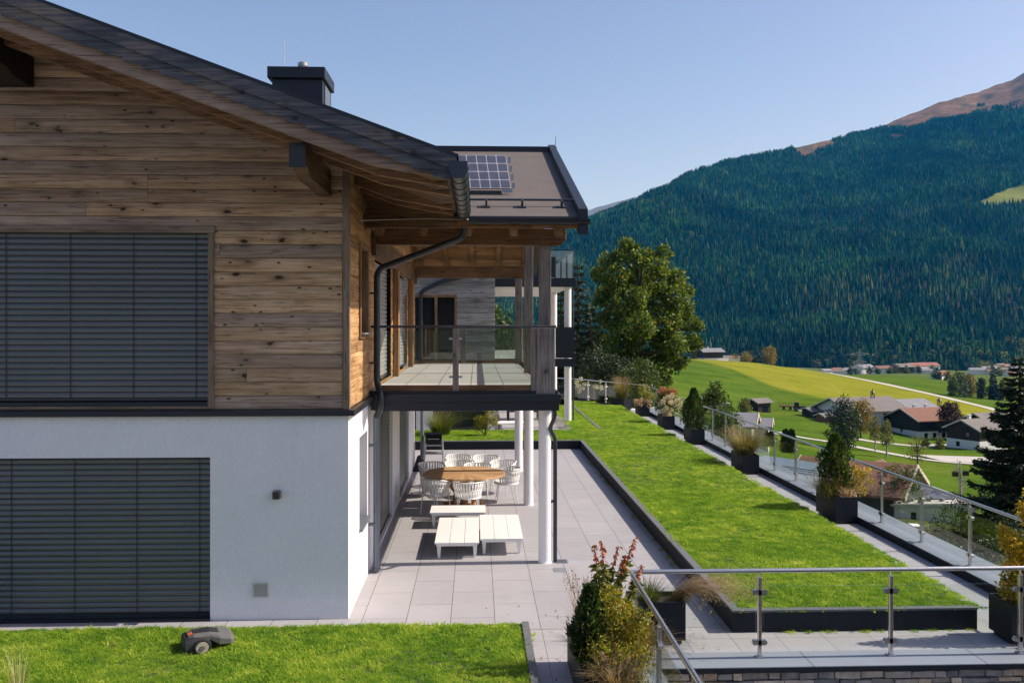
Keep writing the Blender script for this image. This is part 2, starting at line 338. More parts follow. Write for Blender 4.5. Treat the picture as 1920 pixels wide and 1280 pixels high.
BARK = plain('bark', (0.09, 0.065, 0.045), 0.9, var=0.4, scale=8, bump=0.8, bscale=25, dist=0.03)
BARKP = plain('pale bark', (0.35, 0.31, 0.26), 0.85, var=0.35, scale=6, bump=0.5, bscale=20, dist=0.02)
BLACK = plain('black enamel', (0.012, 0.012, 0.013), 0.3, var=0.1)
GALV = plain('galvanised metal', (0.38, 0.39, 0.40), 0.45, metal=0.6, var=0.1)
# ------------------------------------------------------------ the terrace and its paving
mb = MB(); mb.prism([(-26,-6),(1.98,-6),(1.98,10.3),(8.06,10.3),(8.06,41.0),(5.1,46.6),(-26,70)], 'Z', -7, -0.02)
mb.build('terrace', PLASTER, kind='structure')
MB().quad((-26,11.62,0),(3.25,11.62,0),(3.25,28.4,0),(-26,28.4,0)).build('patio', PATIO, kind='structure')
mb = MB(); mb.quad((0.62,-6,-0.004),(1.62,-6,-0.004),(1.62,11.62,-0.004),(0.62,11.62,-0.004))
mb.quad((1.62,10.57,-0.004),(7.5,10.57,-0.004),(7.5,11.62,-0.004),(1.62,11.62,-0.004))
mb.quad((6.4,11.62,-0.004),(7.5,11.62,-0.004),(7.5,41.0,-0.004),(6.4,41.0,-0.004)); mb.quad((6.4,41,-0.004),(7.5,41,-0.004),(4.8,46.2,-0.004),(3.6,45.5,-0.004))
mb.quad((-26,-6,-0.004),(0.615,-6,-0.004),(0.615,8.39,-0.004),(-26,8.39,-0.004))  # unseen paving, added to bounce neutral light onto the facade
mb.build('path', PATH, kind='structure')
MB().quad((-26,31.6,0),(4.27,31.6,0),(4.27,46,0),(-26,46,0)).build('patio', PATIO, kind='structure')
# raised lawn beds with their kerbs (each kerb is a long thing of its own)
LZ = 0.25
mb = MB(); mb.prism([(3.35,11.5),(6.42,11.5),(6.42,41.0),(3.8,45.4),(4.37,45.0),(4.37,31.5),(-26,31.5),(-26,28.5),(3.35,28.5)], 'Z', -0.01, LZ)
GRASSBASE = plain('turf', (0.05, 0.085, 0.014), 0.95, var=0.35, scale=1.4, bump=0.6, bscale=70, dist=0.02)
mb.build('lawn_bed', GRASSBASE, kind='structure')
mb = MB(); mb.prism([(-26,8.4),(0.58,8.4),(0.58,11.62),(-26,11.62)], 'Z', -0.01, 0.07); mb.build('lawn_bed', GRASSBASE, kind='structure')
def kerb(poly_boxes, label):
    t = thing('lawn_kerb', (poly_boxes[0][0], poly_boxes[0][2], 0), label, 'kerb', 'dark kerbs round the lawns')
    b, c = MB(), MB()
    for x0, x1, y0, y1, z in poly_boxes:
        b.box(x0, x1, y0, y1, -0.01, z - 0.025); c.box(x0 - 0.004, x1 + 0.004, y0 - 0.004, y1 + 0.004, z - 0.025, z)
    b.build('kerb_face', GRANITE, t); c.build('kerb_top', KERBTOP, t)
kerb([(3.25,3.35,11.504,28.396,0.275)], 'long dark granite kerb between the patio slabs and the big lawn')
kerb([(3.25,6.42,11.40,11.50,0.275)], 'dark granite kerb along the near end of the big lawn, behind the steel railing')
kerb([(-26,3.35,28.4,28.5,0.275)], 'dark granite kerb at the far end of the patio behind the grill')
kerb([(4.27,4.37,31.6,45.0,0.275)], 'dark granite kerb between the far lawn and the neighbour patio columns')
kerb([(0.58,0.66,-6,11.62,0.10)], 'low grey edging stone at the right end of the front lawn')

# coping slabs on the outer walls, and the rubble stone wall under the near one
tag(MB().box(1.9, 7.45, 10.10, 10.57, 0.04, 0.05).build('coping', COPING, org=(1.9,10.1,0)), 'grey blue coping slabs under the near steel railing', 'coping')
MB().box(1.905, 7.445, 10.105, 10.565, -0.02, 0.0395).build('base', GRANITE, bpy.data.objects['coping'])  # near-black body: shade on the coping's front edge put into the colour
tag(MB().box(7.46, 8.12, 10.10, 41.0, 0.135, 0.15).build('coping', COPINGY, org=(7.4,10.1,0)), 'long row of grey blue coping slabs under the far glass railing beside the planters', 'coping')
MB().box(7.47, 8.11, 10.105, 40.99, -0.02, 0.1345).build('base', GRANITE, bpy.data.objects['coping.001'])  # dark body under the long slabs, their edge shade given as colour
tag(MB().box(1.62, 2.06, -6, 10.09, -0.02, 0.05).build('coping', COPINGY, org=(1.62,0,0), bevel=0.006), 'grey coping slabs beside the shrub bed, seen through the corner glass', 'coping')
rng = random.Random(5)
wl_ = thing('stone_wall', (4.5, 10.16, -1), 'retaining wall of mixed beige and grey rubble stones under the coping', 'wall')
back = MB().box(1.99, 8.05, 10.17, 10.4, -4, -0.021); back.build('mortar', plain('dark mortar', (0.06,0.055,0.05), 0.95), wl_)
st = MB(); z = -0.025
while z > -2.2:
    h = rng.choice((0.05, 0.07, 0.09, 0.11)); x = 2.0 - rng.random() * 0.2
    while x < 8.05:
        w = rng.uniform(0.09, 0.36); hs = [(z, h)] if rng.random() > 0.3 or h < 0.1 else [(z, h * 0.45), (z - h * 0.5, h * 0.5)]
        for zz, hh in hs:
            g = 0.008; d = rng.uniform(0.0, 0.035); x1 = max(x + g, 2.0); x2 = min(x + w - g, 8.05)
            if x2 - x1 > 0.03:
                j = lambda: rng.uniform(-0.007, 0.007)
                fr = [(x1 + j(), 10.15 - d, zz - hh + g + j()), (x2 + j(), 10.15 - d + j(), zz - hh + g + j()), (x2 + j(), 10.15 - d + j(), zz - g + j()), (x1 + j(), 10.15 - d, zz - g + j())]
                bk = [(p[0], 10.17, p[2]) for p in fr]
                st.add(fr + bk, [(0,1,2,3),(0,4,5,1),(1,5,6,2),(2,6,7,3),(3,7,4,0)])
        x += w
    z -= h
t = NT('rubble stones'); g_ = t.node("ShaderNodeNewGeometry"); col = t.ramp(g_.outputs['Random Per Island'], [(0,(0.11,0.12,0.14)),(0.3,(0.20,0.20,0.20)),(0.5,(0.34,0.31,0.27)),(0.75,(0.42,0.38,0.32)),(0.9,(0.33,0.25,0.18)),(1,(0.16,0.17,0.19))])
n_ = t.noise(t.coord(), 9, 6, 0.65); t.set(col=t.mix(1.0, col, t.ramp(n_, [(0.3,0.6),(0.7,1.3)]), 'MULTIPLY'), rough=0.9, spec=0.2); t.bump(n_, 0.9, 0.02)
st.build('stones', t.m, wl_)

# ------------------------------------------------------------ blinds, boards
def blind(name, parent, plane, pos, a0, a1, z0, z1, pitch, mat, cords, sub=None, tilt=0.0):
    """venetian blind hanging in an opening; plane 'Y' looks towards -y, plane 'X' towards +x"""
    s = -1 if plane == 'Y' else 1
    prof = [(-0.004 - tilt, -0.005), (0.015, 0.004), (0.020, 0.024), (0.011, 0.057), (-0.004, pitch * 0.97)]
    m = MB(); z = z0 + 0.05
    P = (lambda a, d, zz: (a, pos + s * d, zz)) if plane == 'Y' else (lambda a, d, zz: (pos + s * d, a, zz))
    while z < z1:
        zz = [(d, min(z + h, z1)) for d, h in prof]
        m.add([P(a0, d, h) for d, h in zz] + [P(a1, d, h) for d, h in zz], [(i, i + 1, i + 6, i + 5) for i in range(4)])
        z += pitch
    o = m.build(name, mat, parent, smooth=True)
    r = MB()
    if plane == 'Y': r.box(a0, a1, pos - 0.03, pos + 0.01, z0 + 0.01, z0 + 0.048)
    else: r.box(pos - 0.01, pos + 0.03, a0, a1, z0 + 0.01, z0 + 0.048)
    r.build('bottom_rail', ANTH2, o)
    for a in cords:
        c = MB()
        if plane == 'Y': c.box(a - 0.004, a + 0.004, pos - 0.031, pos - 0.027, z0 + 0.05, z1)
        else: c.box(pos + 0.027, pos + 0.031, a - 0.004, a + 0.004, z0 + 0.05, z1)
        c.build('cord', CORD, o)
    return o
BP = [(0,0.0),(0.016,0.008),(0.026,0.045),(0.028,0.09),(0.026,0.135),(0.016,0.174),(0,0.182)]
def boards(m, plane, pos, a0, a1, z0, z1, holes=(), limit=None, prof=BP, h=0.182):
    """rounded boards laid in courses, left out over the holes; limit(z) gives the far end of a course under a roof"""
    s = -1 if plane == 'Y' else 1
    P = (lambda a, d, zz: (a, pos + s * d, zz)) if plane == 'Y' else (lambda a, d, zz: (pos + s * d, a, zz))
    z = z0
    while z < z1 - 0.01:
        hi = min(z + h, z1); cuts = sorted({z, hi, *[q for o in holes for q in (o[2], o[3]) if z < q < hi]})
        for lo_, hi_ in zip(cuts[:-1], cuts[1:]):
            zm = (lo_ + hi_) / 2; end = limit(zm) if limit else a1
            segs = [(a0, min(a1, end))]
            for o in holes:
                if o[2] < zm < o[3]:
                    segs = [q for (p0, p1) in segs for q in ((p0, min(p1, o[0])), (max(p0, o[1]), p1)) if q[1] - q[0] > 0.005]
            pts = [(d, zz + z) for d, zz in prof if lo_ - 1e-6 <= zz + z <= hi_ + 1e-6]
            def dep(zq):
                zr = zq - z
                for (d0, q0), (d1, q1) in zip(prof[:-1], prof[1:]):
                    if q0 <= zr <= q1: return d0 + (d1 - d0) * (zr - q0) / (q1 - q0)
                return 0
            if abs(pts[0][1] - lo_) > 1e-5: pts = [(dep(lo_), lo_)] + pts
            if abs(pts[-1][1] - hi_) > 1e-5: pts.append((dep(hi_), hi_))
            n = len(pts)
            for p0, p1 in segs:
                if p1 - p0 < 0.01: continue
                fs = [(i, i + 1, i + n + 1, i + n) for i in range(n - 1)] + [tuple(range(n)), tuple(range(n, 2 * n))[::-1]]
                m.add([P(p0, d, zz) for d, zz in pts] + [P(p1, d, zz) for d, zz in pts], fs)
        z += h
    return m

# ------------------------------------------------------------ the chalet
YF, XW = 12.12, -1.705
ch = thing('chalet', (-6, 18.6, 0), 'large chalet with a white rendered ground floor, weathered board gable and a roofed balcony', 'house')
XL = -17.3
lw = (-8.2, Xat(394, YF), 0.02, Zat(857, 394, YF))
mb = MB(); mb.wall('Y', YF, 0.34, XL, XW, 0, 2.70, [lw]); mb.wall('X', XW, -0.3, YF + 0.34, 25.1, 0, 2.70,
    [(13.25, 14.2, 0.92, 2.26), (15.2, 18.45, 0.05, 2.42), (20.1, 22.8, 0.05, 2.42)])
mb.box(XL, XW - 0.01, 24.8, 25.1, 0, 2.7); mb.box(XL, XL + 0.3, YF + 0.35, 24.79, 0, 2.7)
mb.build('plaster_wall', PLASTER, ch)
def dark_back(m, plane, pos, a0, a1, z0, z1):
    if plane == 'Y': m.box(a0, a1, pos, pos + 0.02, z0, z1)
    else: m.box(pos - 0.02, pos, a0, a1, z0, z1)
    return m
def windowset(label, plane, pos, a0, a1, z0, z1, pitch, mat, cords, tilt=0.0, rec=0.1, frame=None):
    s = 1 if plane == 'Y' else -1
    w = dark_back(MB(), plane, pos + s * (rec + 0.1), a0, a1, z0, z1).build('window', DARKGL, ch, label=label)
    return w, blind('blind', w, plane, pos + s * rec, a0 + 0.01, a1 - 0.01, z0, z1 - 0.005, pitch, mat, cords, tilt=tilt)
w1, _ = windowset('wide ground floor window with its grey blind closed', 'Y', YF, *lw, 0.0765, BLIND, [Xat(p, YF) for p in (-110, 12, 132, 250, 369)], rec=0.15)
MB().box(lw[0], lw[1] + 0.0, YF - 0.03, YF + 0.1, -0.005, 0.03).build('sill', ANTH, w1)
sw, _ = windowset('small side window with a white blind', 'X', XW, 13.25, 14.2, 0.92, 2.26, 0.0765, BLIND_L, (), rec=0.16)
MB().box(XW - 0.16, XW + 0.05, 13.22, 14.23, 0.90, 0.935).build('sill', PIPE, sw)
windowset('patio window with slatted blind next to the downpipe', 'X', XW, 15.2, 18.45, 0.05, 2.42, 0.0765, BLIND, (15.5, 16.9, 18.1), tilt=0.02, rec=0.08)
windowset('patio window with slatted blind behind the grill side', 'X', XW, 20.1, 22.8, 0.05, 2.42, 0.0765, BLIND, (20.5, 22.4), tilt=0.02, rec=0.08)
mb = MB(); mb.box(XL, XW + 0.09, YF - 0.09, YF, 2.70, 2.775); mb.box(XW, XW + 0.09, YF, 14.5, 2.70, 2.775); mb.build('flashing', ANTH, ch, bevel=0.006)
# board gable
RS = 0.365
def rt(x): return 5.755 + RS * (-0.198 - x)
uw = (-8.2, Xat(402, YF), 2.80, Zat(425, 400, YF))
mb = boards(MB(), 'Y', YF + 0.02, XL, XW - 0.08, 2.78, 8.2, [uw], limit=lambda z: min(XW - 0.075, -0.198 - (z - 0.09 + 0.33 - 5.755) / RS))
mb.prism([(XL + 7.7, 2.78), (XW - 0.1, 2.78), (XW - 0.1, rt(XW) - 0.3), (-9.5, rt(-9.5) - 0.3), (XL, rt(-9.5) - 0.3 - RS * 7.8), (XL, 2.78)], 'Y', YF + 0.22, YF + 0.4)
mb.build('board_gable', W_FACADE, ch)
mb = MB().box(XW - 0.075, XW + 0.02, YF - 0.03, YF + 0.06, 2.778, 6.0); mb.build('corner_board', W_FRAME, ch, bevel=0.006)
w2 = dark_back(MB(), 'Y', YF + 0.2, uw[0], uw[1], uw[2], uw[3]).build('window', DARKGL, ch, label='wide upper window with its grey blind closed')
jx = Xat(391, YF); hz_ = Zat(437, 390, YF)
MB().box(jx, uw[1], YF - 0.04, YF + 0.19, 2.80, hz_).build('jamb', W_FRAME, w2, bevel=0.004)
MB().box(uw[0], uw[1] + 0.012, YF - 0.045, YF + 0.19, hz_ + 0.001, uw[3]).build('head_trim', W_FRAMEX, w2, bevel=0.004)
mb = MB(); mb.box(uw[0], jx - 0.002, YF - 0.03, YF + 0.1, 2.80, 2.83); mb.build('sill_board', W_FRAMEX, w2)
MB().box(uw[0], jx - 0.002, YF - 0.015, YF + 0.19, 2.831, 2.885).build('sill', ANTH, w2)
blind('blind', w2, 'Y', YF + 0.07, uw[0], jx - 0.012, 2.89, hz_, 0.0783, BLIND, [Xat(p, YF) for p in (-115, 8, 129, 248, 366)])
# side boards, header, windows over the balcony
SB = (13.15, 14.12, 3.70, 5.10); UW1 = (15.2, 18.1, 2.9, 5.0); UW2 = (19.4, 22.3, 2.9, 5.0)
mb = boards(MB(), 'X', XW - 0.008, YF + 0.06, 25.1, 2.78, 6.15, [SB, UW1, UW2], prof=[(d * 0.45, z) for d, z in BP])
mb.box(XW - 0.3, XW - 0.2, YF + 0.4, 15.19, 2.78, 6.15)
mb.build('board_side_wall', W_SIDE, ch)
ws = dark_back(MB(), 'X', XW - 0.09, *SB).build('window', DARKGL, ch, label='narrow upper side window in a timber frame')
mb = MB(); mb.box(XW - 0.085, XW + 0.035, SB[0], SB[0] + 0.07, SB[2], SB[3]); mb.box(XW - 0.085, XW + 0.035, SB[1] - 0.07, SB[1], SB[2], SB[3])
mb.box(XW - 0.085, XW + 0.035, SB[0] + 0.071, SB[1] - 0.071, SB[3] - 0.07, SB[3]); mb.box(XW - 0.085, XW + 0.035, SB[0] + 0.071, SB[1] - 0.071, SB[2], SB[2] + 0.06)
mb.build('frame', W_POSTW, ws, bevel=0.005)
MB().box(XW - 0.02, XW + 0.09, SB[0] + 0.03, SB[1] - 0.02, SB[2] + 0.062, SB[2] + 0.085).build('sill', GALV, ws)
for q, lab in ((UW1, 'near balcony window with slatted blind'), (UW2, 'far balcony window with slatted blind')):
    windowset(lab, 'X', XW, *q, 0.0783, BLIND_L, (q[0] + 0.4, q[1] - 0.4), tilt=0.02, rec=0.1)
mb = MB().box(XW + 0.012, XW + 0.08, 14.7, 24.9, 5.02, 5.42); mb.build('header_beam', W_BY, ch, bevel=0.008)
for y0, y1 in ((18.45, 18.75), (22.6, 22.9)): MB().box(XW + 0.012, XW + 0.12, y0, y1, 2.87, 5.018).build('wall_post', W_POSTW, ch, bevel=0.008)
MB().box(XL, XW - 0.32, 24.8, 25.1, 2.701, 6.1).build('rear_wall', W_GREY, ch)
# main roof
roof = MB()
def slope_prism(m, x0, x1, o0, o1, y0, y1): return m.prism([(x0, rt(x0) + o0), (x1, rt(x1) + o0), (x1, rt(x1) + o1), (x0, rt(x0) + o1)], 'Y', y0, y1)
slope_prism(roof, -9.5, -0.198, -0.035, 0, 9.87, 14.1); slope_prism(roof, -9.5, -1.9, -0.035, 0, 14.1, 25.6)
roof.prism([(-9.5, rt(-9.5)), (-18.8, rt(-9.5) - RS * 9.3), (-18.8, rt(-9.5) - RS * 9.3 - 0.3), (-9.5, rt(-9.5) - 0.3)], 'Y', 9.87, 25.6)
ro = roof.build('roof', ANTH, ch)
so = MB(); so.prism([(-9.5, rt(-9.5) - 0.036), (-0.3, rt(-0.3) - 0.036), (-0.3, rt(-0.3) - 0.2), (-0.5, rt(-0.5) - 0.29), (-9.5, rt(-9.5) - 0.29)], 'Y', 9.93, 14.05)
slope_prism(so, -9.5, -1.9, -0.29, -0.036, 14.06, 25.5); so.build('soffit', W_SOFF_SHADED, ro)
def barge(o_top, o_bot, y0, y1, x1, scallop):
    top = [(-9.5, rt(-9.5) + o_top), (x1, rt(x1) + o_top)]; bot = []
    if scallop:
        x = x1; rg = random.Random(11); k = 0
        bot.append((x, rt(x) + o_bot + 0.01))
        while x > -9.4:
            p = rg.uniform(0.16, 0.24); a = rg.uniform(0.02, 0.04)
            for f, dz in ((0.0, 0), (0.12, a), (0.4, a * 0.55), (0.85, 0.004)):
                xx = x - p * f; bot.append((xx - 0.001, rt(xx) + o_bot + dz))
            x -= p
        bot.append((-9.5, rt(-9.5) + o_bot))
    else: bot = [(x1, rt(x1) + o_bot), (-9.5, rt(-9.5) + o_bot)]
    m = MB()
    if scallop:   # strips between top and bottom so that the outline may be concave
        vs = []; fs = []
        for x, zb in bot:
            zt = rt(x) + o_top; vs += [(x, y0, zt), (x, y0, zb), (x, y1, zt), (x, y1, zb)]
        for i in range(len(bot) - 1):
            a, b = 4 * i, 4 * i + 4; fs += [(a, b, b + 1, a + 1), (a + 2, a + 3, b + 3, b + 2), (a + 1, b + 1, b + 3, a + 3)]
        fs.append((0, 1, 3, 2)); return m.add(vs, fs)
    return m.prism(top + bot, 'Y', y0, y1)
barge(-0.037, -0.185, 9.875, 9.905, -0.22, False).build('barge_board', W_BARGE, ro)
barge(-0.180, -0.33, 9.907, 9.94, -0.27, True).build('barge_board', W_BARGE, ro, label='scalloped lower barge board')
def rafter(y, w=0.12):
    return MB().prism([(-9.5, rt(-9.5) - 0.292), (-0.5, rt(-0.5) - 0.292), (-0.34, rt(-0.34) - 0.25), (-0.34, rt(-0.34) - 0.29), (-1.15, rt(-1.15) - 0.45), (-9.5, rt(-9.5) - 0.47)], 'Y', y - w / 2, y + w / 2)
W_VERGE = wood('verge rafter timber', ((0.14,0.09,0.06),(0.26,0.185,0.135),(0.36,0.28,0.21)), 'X', 'Z', None, tint=0, knots=0.5)
rafter(10.03).build('rafter', W_VERGE, ro, label='greyed verge rafter')
for y in (10.7, 11.4, 12.75, 13.4, 13.98): rafter(y).build('rafter', W_RAFT_LIT, ro)
# purlins reaching out under the verge
def purlin(x0, x1, zt, zb, y0, mt=None):
    m = MB(); m.prism([(y0, zt), (12.1, zt), (12.1, zb), (y0 + 0.45, zb), (y0 + 0.28, zb + 0.02), (y0 + 0.16, zb + 0.08), (y0, zb + 0.09)], 'X', x0, x1)
    o = m.build('purlin', mt or W_BY, ch, bevel=0.01); MB().box(x0 - 0.012, x1 + 0.004, y0 - 0.03, y0 - 0.002, zb + 0.07, zt).build('cladding', BLACK, o); return o
purlin(Xat(545, 10.3), Xat(573, 10.3), rt(-1.95) - 0.45, 5.60, 10.3)
purlin(-6.3, Xat(64, 12.1), rt(-6.0) - 0.48, 7.0, 11.25, W_DARK)
MB().prism([(XW + 0.03, 5.36), (-0.36, 5.36), (-0.36, rt(-0.36) - 0.2), (XW + 0.03, rt(XW + 0.03) - 0.3)], 'Y', 13.70, 13.79).build('closing_board', W_BX, ch)
# gutter with seams, outlet and downpipe
def gutter(y0, y1, x, z, r):
    m = MB(); vs = []; fs = []; n = 12
    prof = [(x + r, z + r * 0.9)] + [(x + r * math.cos(a), z + r * math.sin(a)) for a in (-math.pi * k / n for k in range(n + 1))] + [(x - r, z + r * 0.9)]
    k = len(prof)
    for y in (y0, y1): vs += [(p[0], y, p[1]) for p in prof]
    fs = [(i, i + 1, i + k + 1, i + k) for i in range(k - 1)] + [tuple(range(k)), tuple(range(k, 2 * k))[::-1]]
    m.add(vs, fs)
    y = y0 + 0.35
    while y < y1:
        rr = r + 0.008; pr = [(x + rr * math.cos(a), z + rr * math.sin(a)) for a in (-math.pi * q / n for q in range(n + 1))]
        pr = [(x + rr, z + r * 0.92)] + pr + [(x - rr, z + r * 0.92)]; k = len(pr); vs = []
        for yy in (y, y + 0.025): vs += [(p[0], yy, p[1]) for p in pr]
        m.add(vs, [(i, i + 1, i + k + 1, i + k) for i in range(k - 1)] + [tuple(range(k)), tuple(range(k, 2 * k))[::-1]]); y += 0.47
    return m
gu = gutter(9.84, 14.05, -0.2, 5.585, 0.10).build('gutter', ANTH2, ro, smooth=True)
def arcs(pts, rad=0.12, n=5):
    pts = [Vector(p) for p in pts]; out = [pts[0]]
    for a, b, c in zip(pts[:-2], pts[1:-1], pts[2:]):
        d0, d1 = (a - b), (c - b); r0 = min(rad, d0.length * 0.45, d1.length * 0.45)
        p, q = b + d0.normalized() * r0, b + d1.normalized() * r0
        out += [(p * (1 - t) ** 2 + b * 2 * t * (1 - t) + q * t * t) for t in (i / n for i in range(n + 1))]
    return out + [pts[-1]]
dp = MB(); dp.tube([(-0.2, 13.95, 5.52), (-0.2, 13.95, 5.40)], 0.075, 14)
dp.tube(arcs([(-0.2,13.95,5.45),(-0.2,13.95,5.25),(-1.0,14.3,4.98),(-1.58,14.42,4.78),(-1.58,14.42,2.98),(-1.50,14.28,2.80),(-1.50,14.28,2.62),(-1.585,14.42,2.45)],0.14), 0.05, 14)
for z in (4.4, 3.3): dp.cbox((-1.62, 14.42, z), 0.14, 0.12, 0.03)
dp.build('downpipe', ANTH2, ch, smooth=True)
dp = MB(); dp.tube([(-1.585,14.42,2.45),(-1.585,14.42,0.0)], 0.052, 14)
for z in (0.75, 2.0): dp.cbox((-1.63, 14.42, z), 0.13, 0.12, 0.03)
dp.tube([(-1.585,14.42,0.02),(-1.585,14.42,0.06)], 0.07, 14)
dp.build('downpipe', PIPE, ch, smooth=True, label='grey lower length of the downpipe')
dp = MB(); dp.tube(arcs([(1.26,14.6,2.6),(1.26,14.6,2.42),(1.19,14.82,2.2),(1.29,14.9,2.05),(1.29,14.9,0.0)],0.1), 0.033, 12)
for z in (1.0, 1.9): dp.cbox((1.26, 14.9, z), 0.1, 0.09, 0.03)
dp.build('downpipe', ANTH2, ch, smooth=True, label='thin dark downpipe beside the near column')
for y, lab in ((24.95, 'white'), (25.05, 'pale')):
    MB().tube([(-1.5, y, 0), (-1.5, y, 2.5)], 0.05, 10).build('downpipe', PIPE, ch, smooth=True)
MB().tube([(-1.6, 12.5, 5.33), (-0.75, 13.2, 5.44), (-0.12, 13.8, 5.5)], 0.006, 5).build('stay_wire', GALV, ch)
# chimney
x0, x1, yc = Xat(510, 16), Xat(605, 16), 16.0
chm = MB().box(x0, x1, yc, yc + 0.92, rt(x1) - 0.5, 8.22); cho = chm.build('chimney', ANTH, ro, bevel=0.008)
MB().prism([(x0 - 0.07, 8.20), (x1 + 0.05, 8.20), (x1 + 0.05, 8.40), (x0 - 0.07, 8.40)], 'Y', yc - 0.07, yc + 0.98).build('cap', ANTH, ro, bevel=0.01)
MB().lathe(((x0 + x1) / 2 + 0.02, yc + 0.4, 8.4), [(0.075, 0), (0.075, 0.13), (0.09, 0.13), (0.09, 0.19), (0.05, 0.21)], 16).build('flue', GALV, ro, smooth=True)
MB().box(x1 + 0.003, x1 + 0.012, yc + 0.2, yc + 0.75, 7.6, 8.15).build('vent_panel', PIPE, ro)
MB().tube([(x0 + 0.14, yc + 0.3, 8.38), (x0 + 0.14, yc + 0.3, 8.95)], 0.008, 6).build('lightning_rod', GALV, ro)
m = MB(); m.tube([(x0 + 0.32 + 0.045 * math.cos(a), yc - 0.9, 7.22 + 0.045 * math.sin(a)) for a in (2 * math.pi * k / 12 for k in range(13))], 0.011, 6); m.build('roof_hook', GALV, ro)
# cross gable over the balcony
YE, YR, YB, ZE, ZR = 13.8, 19.66, 25.5, 5.556, 7.68; CS = (ZR - ZE) / (YR - YE)
def ct(y): return ZR - CS * abs(y - YR)
def cross(m, o0, o1, xa, xb, y0=YE, y1=YB):
    m.prism([(y0, ct(y0) + o0), (YR, ZR + o0), (YR, ZR + o1), (y0, ct(y0) + o1)], 'X', xa, xb)
    m.prism([(YR, ZR + o0), (y1, ct(y1) + o0), (y1, ct(y1) + o1), (YR, ZR + o1)], 'X', xa, xb); return m
cr = cross(MB(), -0.03, 0, -6.2, 1.55).build('cross_roof', ROOFFELT, ch)
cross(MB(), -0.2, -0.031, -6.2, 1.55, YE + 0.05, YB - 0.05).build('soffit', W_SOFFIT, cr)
cross(MB(), -0.26, 0.13, 1.551, 1.69, YE - 0.06, YB).build('verge_trim', ANTH, cr)
MB().box(-6.2, 1.72, YR - 0.18, YR + 0.18, ZR - 0.13, ZR + 0.06).build('ridge_cap', ANTH, cr, bevel=0.01)
m = MB(); m.box(-0.12, 1.62, YE - 0.012, YE - 0.002, ZE - 0.13, ZE - 0.03)
n = 8; pr = [(YE - 0.075 + 0.06 * math.cos(a), ZE - 0.06 + 0.07 * math.sin(a)) for a in (-math.pi * k / n for k in range(n + 1))]
m.prism(pr, 'X', -0.12, 1.72); m.build('gutter', ANTH, cr, smooth=True)
sg = MB(); sg.tube([(-0.15, YE + 0.62, ct(YE + 0.62) + 0.11), (1.58, YE + 0.62, ct(YE + 0.62) + 0.11)], 0.018, 8)
for x in (0.15, 0.72, 1.35): sg.cbox((x, YE + 0.6, ct(YE + 0.6) + 0.05), 0.03, 0.16, 0.13, rx=0.35); sg.cbox((x, YE + 0.55, ct(YE + 0.55) + 0.012), 0.12, 0.1, 0.02, rx=0.35)
sg.build('snow_guard', ANTH2, cr)
MB().tube([(1.70, YR, ZR), (1.72, YR, ZR + 0.32)], 0.006, 5).build('lightning_rod', ANTH2, cr)
for x in (-1.5, -0.83, -0.13, 0.57, 1.27):
    m = MB(); m.prism([(YE + 0.12, ct(YE + 0.12) - 0.201), (YR, ZR - 0.201), (YR, ZR - 0.36), (YE + 0.12, ct(YE + 0.12) - 0.34)], 'X', x - 0.06, x + 0.06)
    m.prism([(YR, ZR - 0.201), (YB - 0.12, ct(YB - 0.12) - 0.201), (YB - 0.12, ct(YB - 0.12) - 0.34), (YR, ZR - 0.36)], 'X', x - 0.06, x + 0.06)
    m.build('rafter', W_POSTW, cr)
for y, xe, z0, z1 in ((14.9, 1.46, 5.20, 5.47), (24.3, 1.34, 5.15, 5.46)):
    m = MB(); m.prism([(XW + 0.1, z0), (xe - 0.09, z0), (xe, z0 + 0.09), (xe, z1), (XW + 0.1, z1)], 'Y', y - 0.11, y + 0.11); m.build('beam', W_BX, ch, bevel=0.012)
MB().box(XW + 0.1, 1.5, YR - 0.1, YR + 0.1, ZR - 0.64, ZR - 0.37).build('beam', W_BX, ch, bevel=0.012, label='ridge beam')
for x, y, w in ((1.12, 14.9, 0.19), (1.12, 19.66, 0.19), (1.12, 24.3, 0.18)):
    MB().box(x - w / 2, x + w / 2, y - w / 2, y + w / 2, 2.86, {14.9: 5.198, 24.3: 5.148}.get(y, ZR - 0.64)).build('post', W_POST, ch, bevel=0.01)
    MB().lathe((x, y, 0), [(0.12, 0), (0.108, 0.02), (0.105, 0.05), (0.105, 2.54)], 28).build('column', COLUMN, ch, smooth=True)
# balcony
bal = MB().box(XW + 0.03, 1.29, 14.42, 24.86, 2.55, 2.85).build('balcony', ANTH, ch)
MB().quad((XW + 0.03, 14.55, 2.856), (1.15, 14.55, 2.856), (1.15, 24.66, 2.856), (XW + 0.03, 24.66, 2.856)).build('deck', DECK, bal)
m = MB(); m.box(XW + 0.09, 1.34, 14.33, 14.419, 2.685, 2.80); m.box(1.291, 1.34, 14.42, 24.9, 2.685, 2.80); m.box(XW + 0.09, 1.31, 14.37, 14.418, 2.54, 2.684); m.box(1.2905, 1.31, 14.42, 24.9, 2.54, 2.684)
m.build('fascia', ANTH, bal, bevel=0.005)
m = MB(); m.box(XW + 0.1, 0.86, 14.47, 14.53, 2.851, 2.94); m.box(1.20, 1.26, 14.7, 24.7, 2.851, 2.94); m.box(XW + 0.1, 1.19, 24.7, 24.76, 2.851, 2.94); m.build('toe_board', W_BX, bal)
hr = MB(); hr.box(XW + 0.03, 1.27, 14.44, 14.56, 3.852, 3.893); hr.box(1.17, 1.27, 14.561, 24.69, 3.852, 3.893); hr.box(XW + 0.03, 1.27, 24.691, 24.80, 3.852, 3.893)
hr.build('handrail', W_BARGE, bal, bevel=0.006)
def gp(x0, x1, y0, y1): return MB().box(x0, x1, y0, y1, 2.97, 3.81).build('glass_panel', GLASSB, bal)
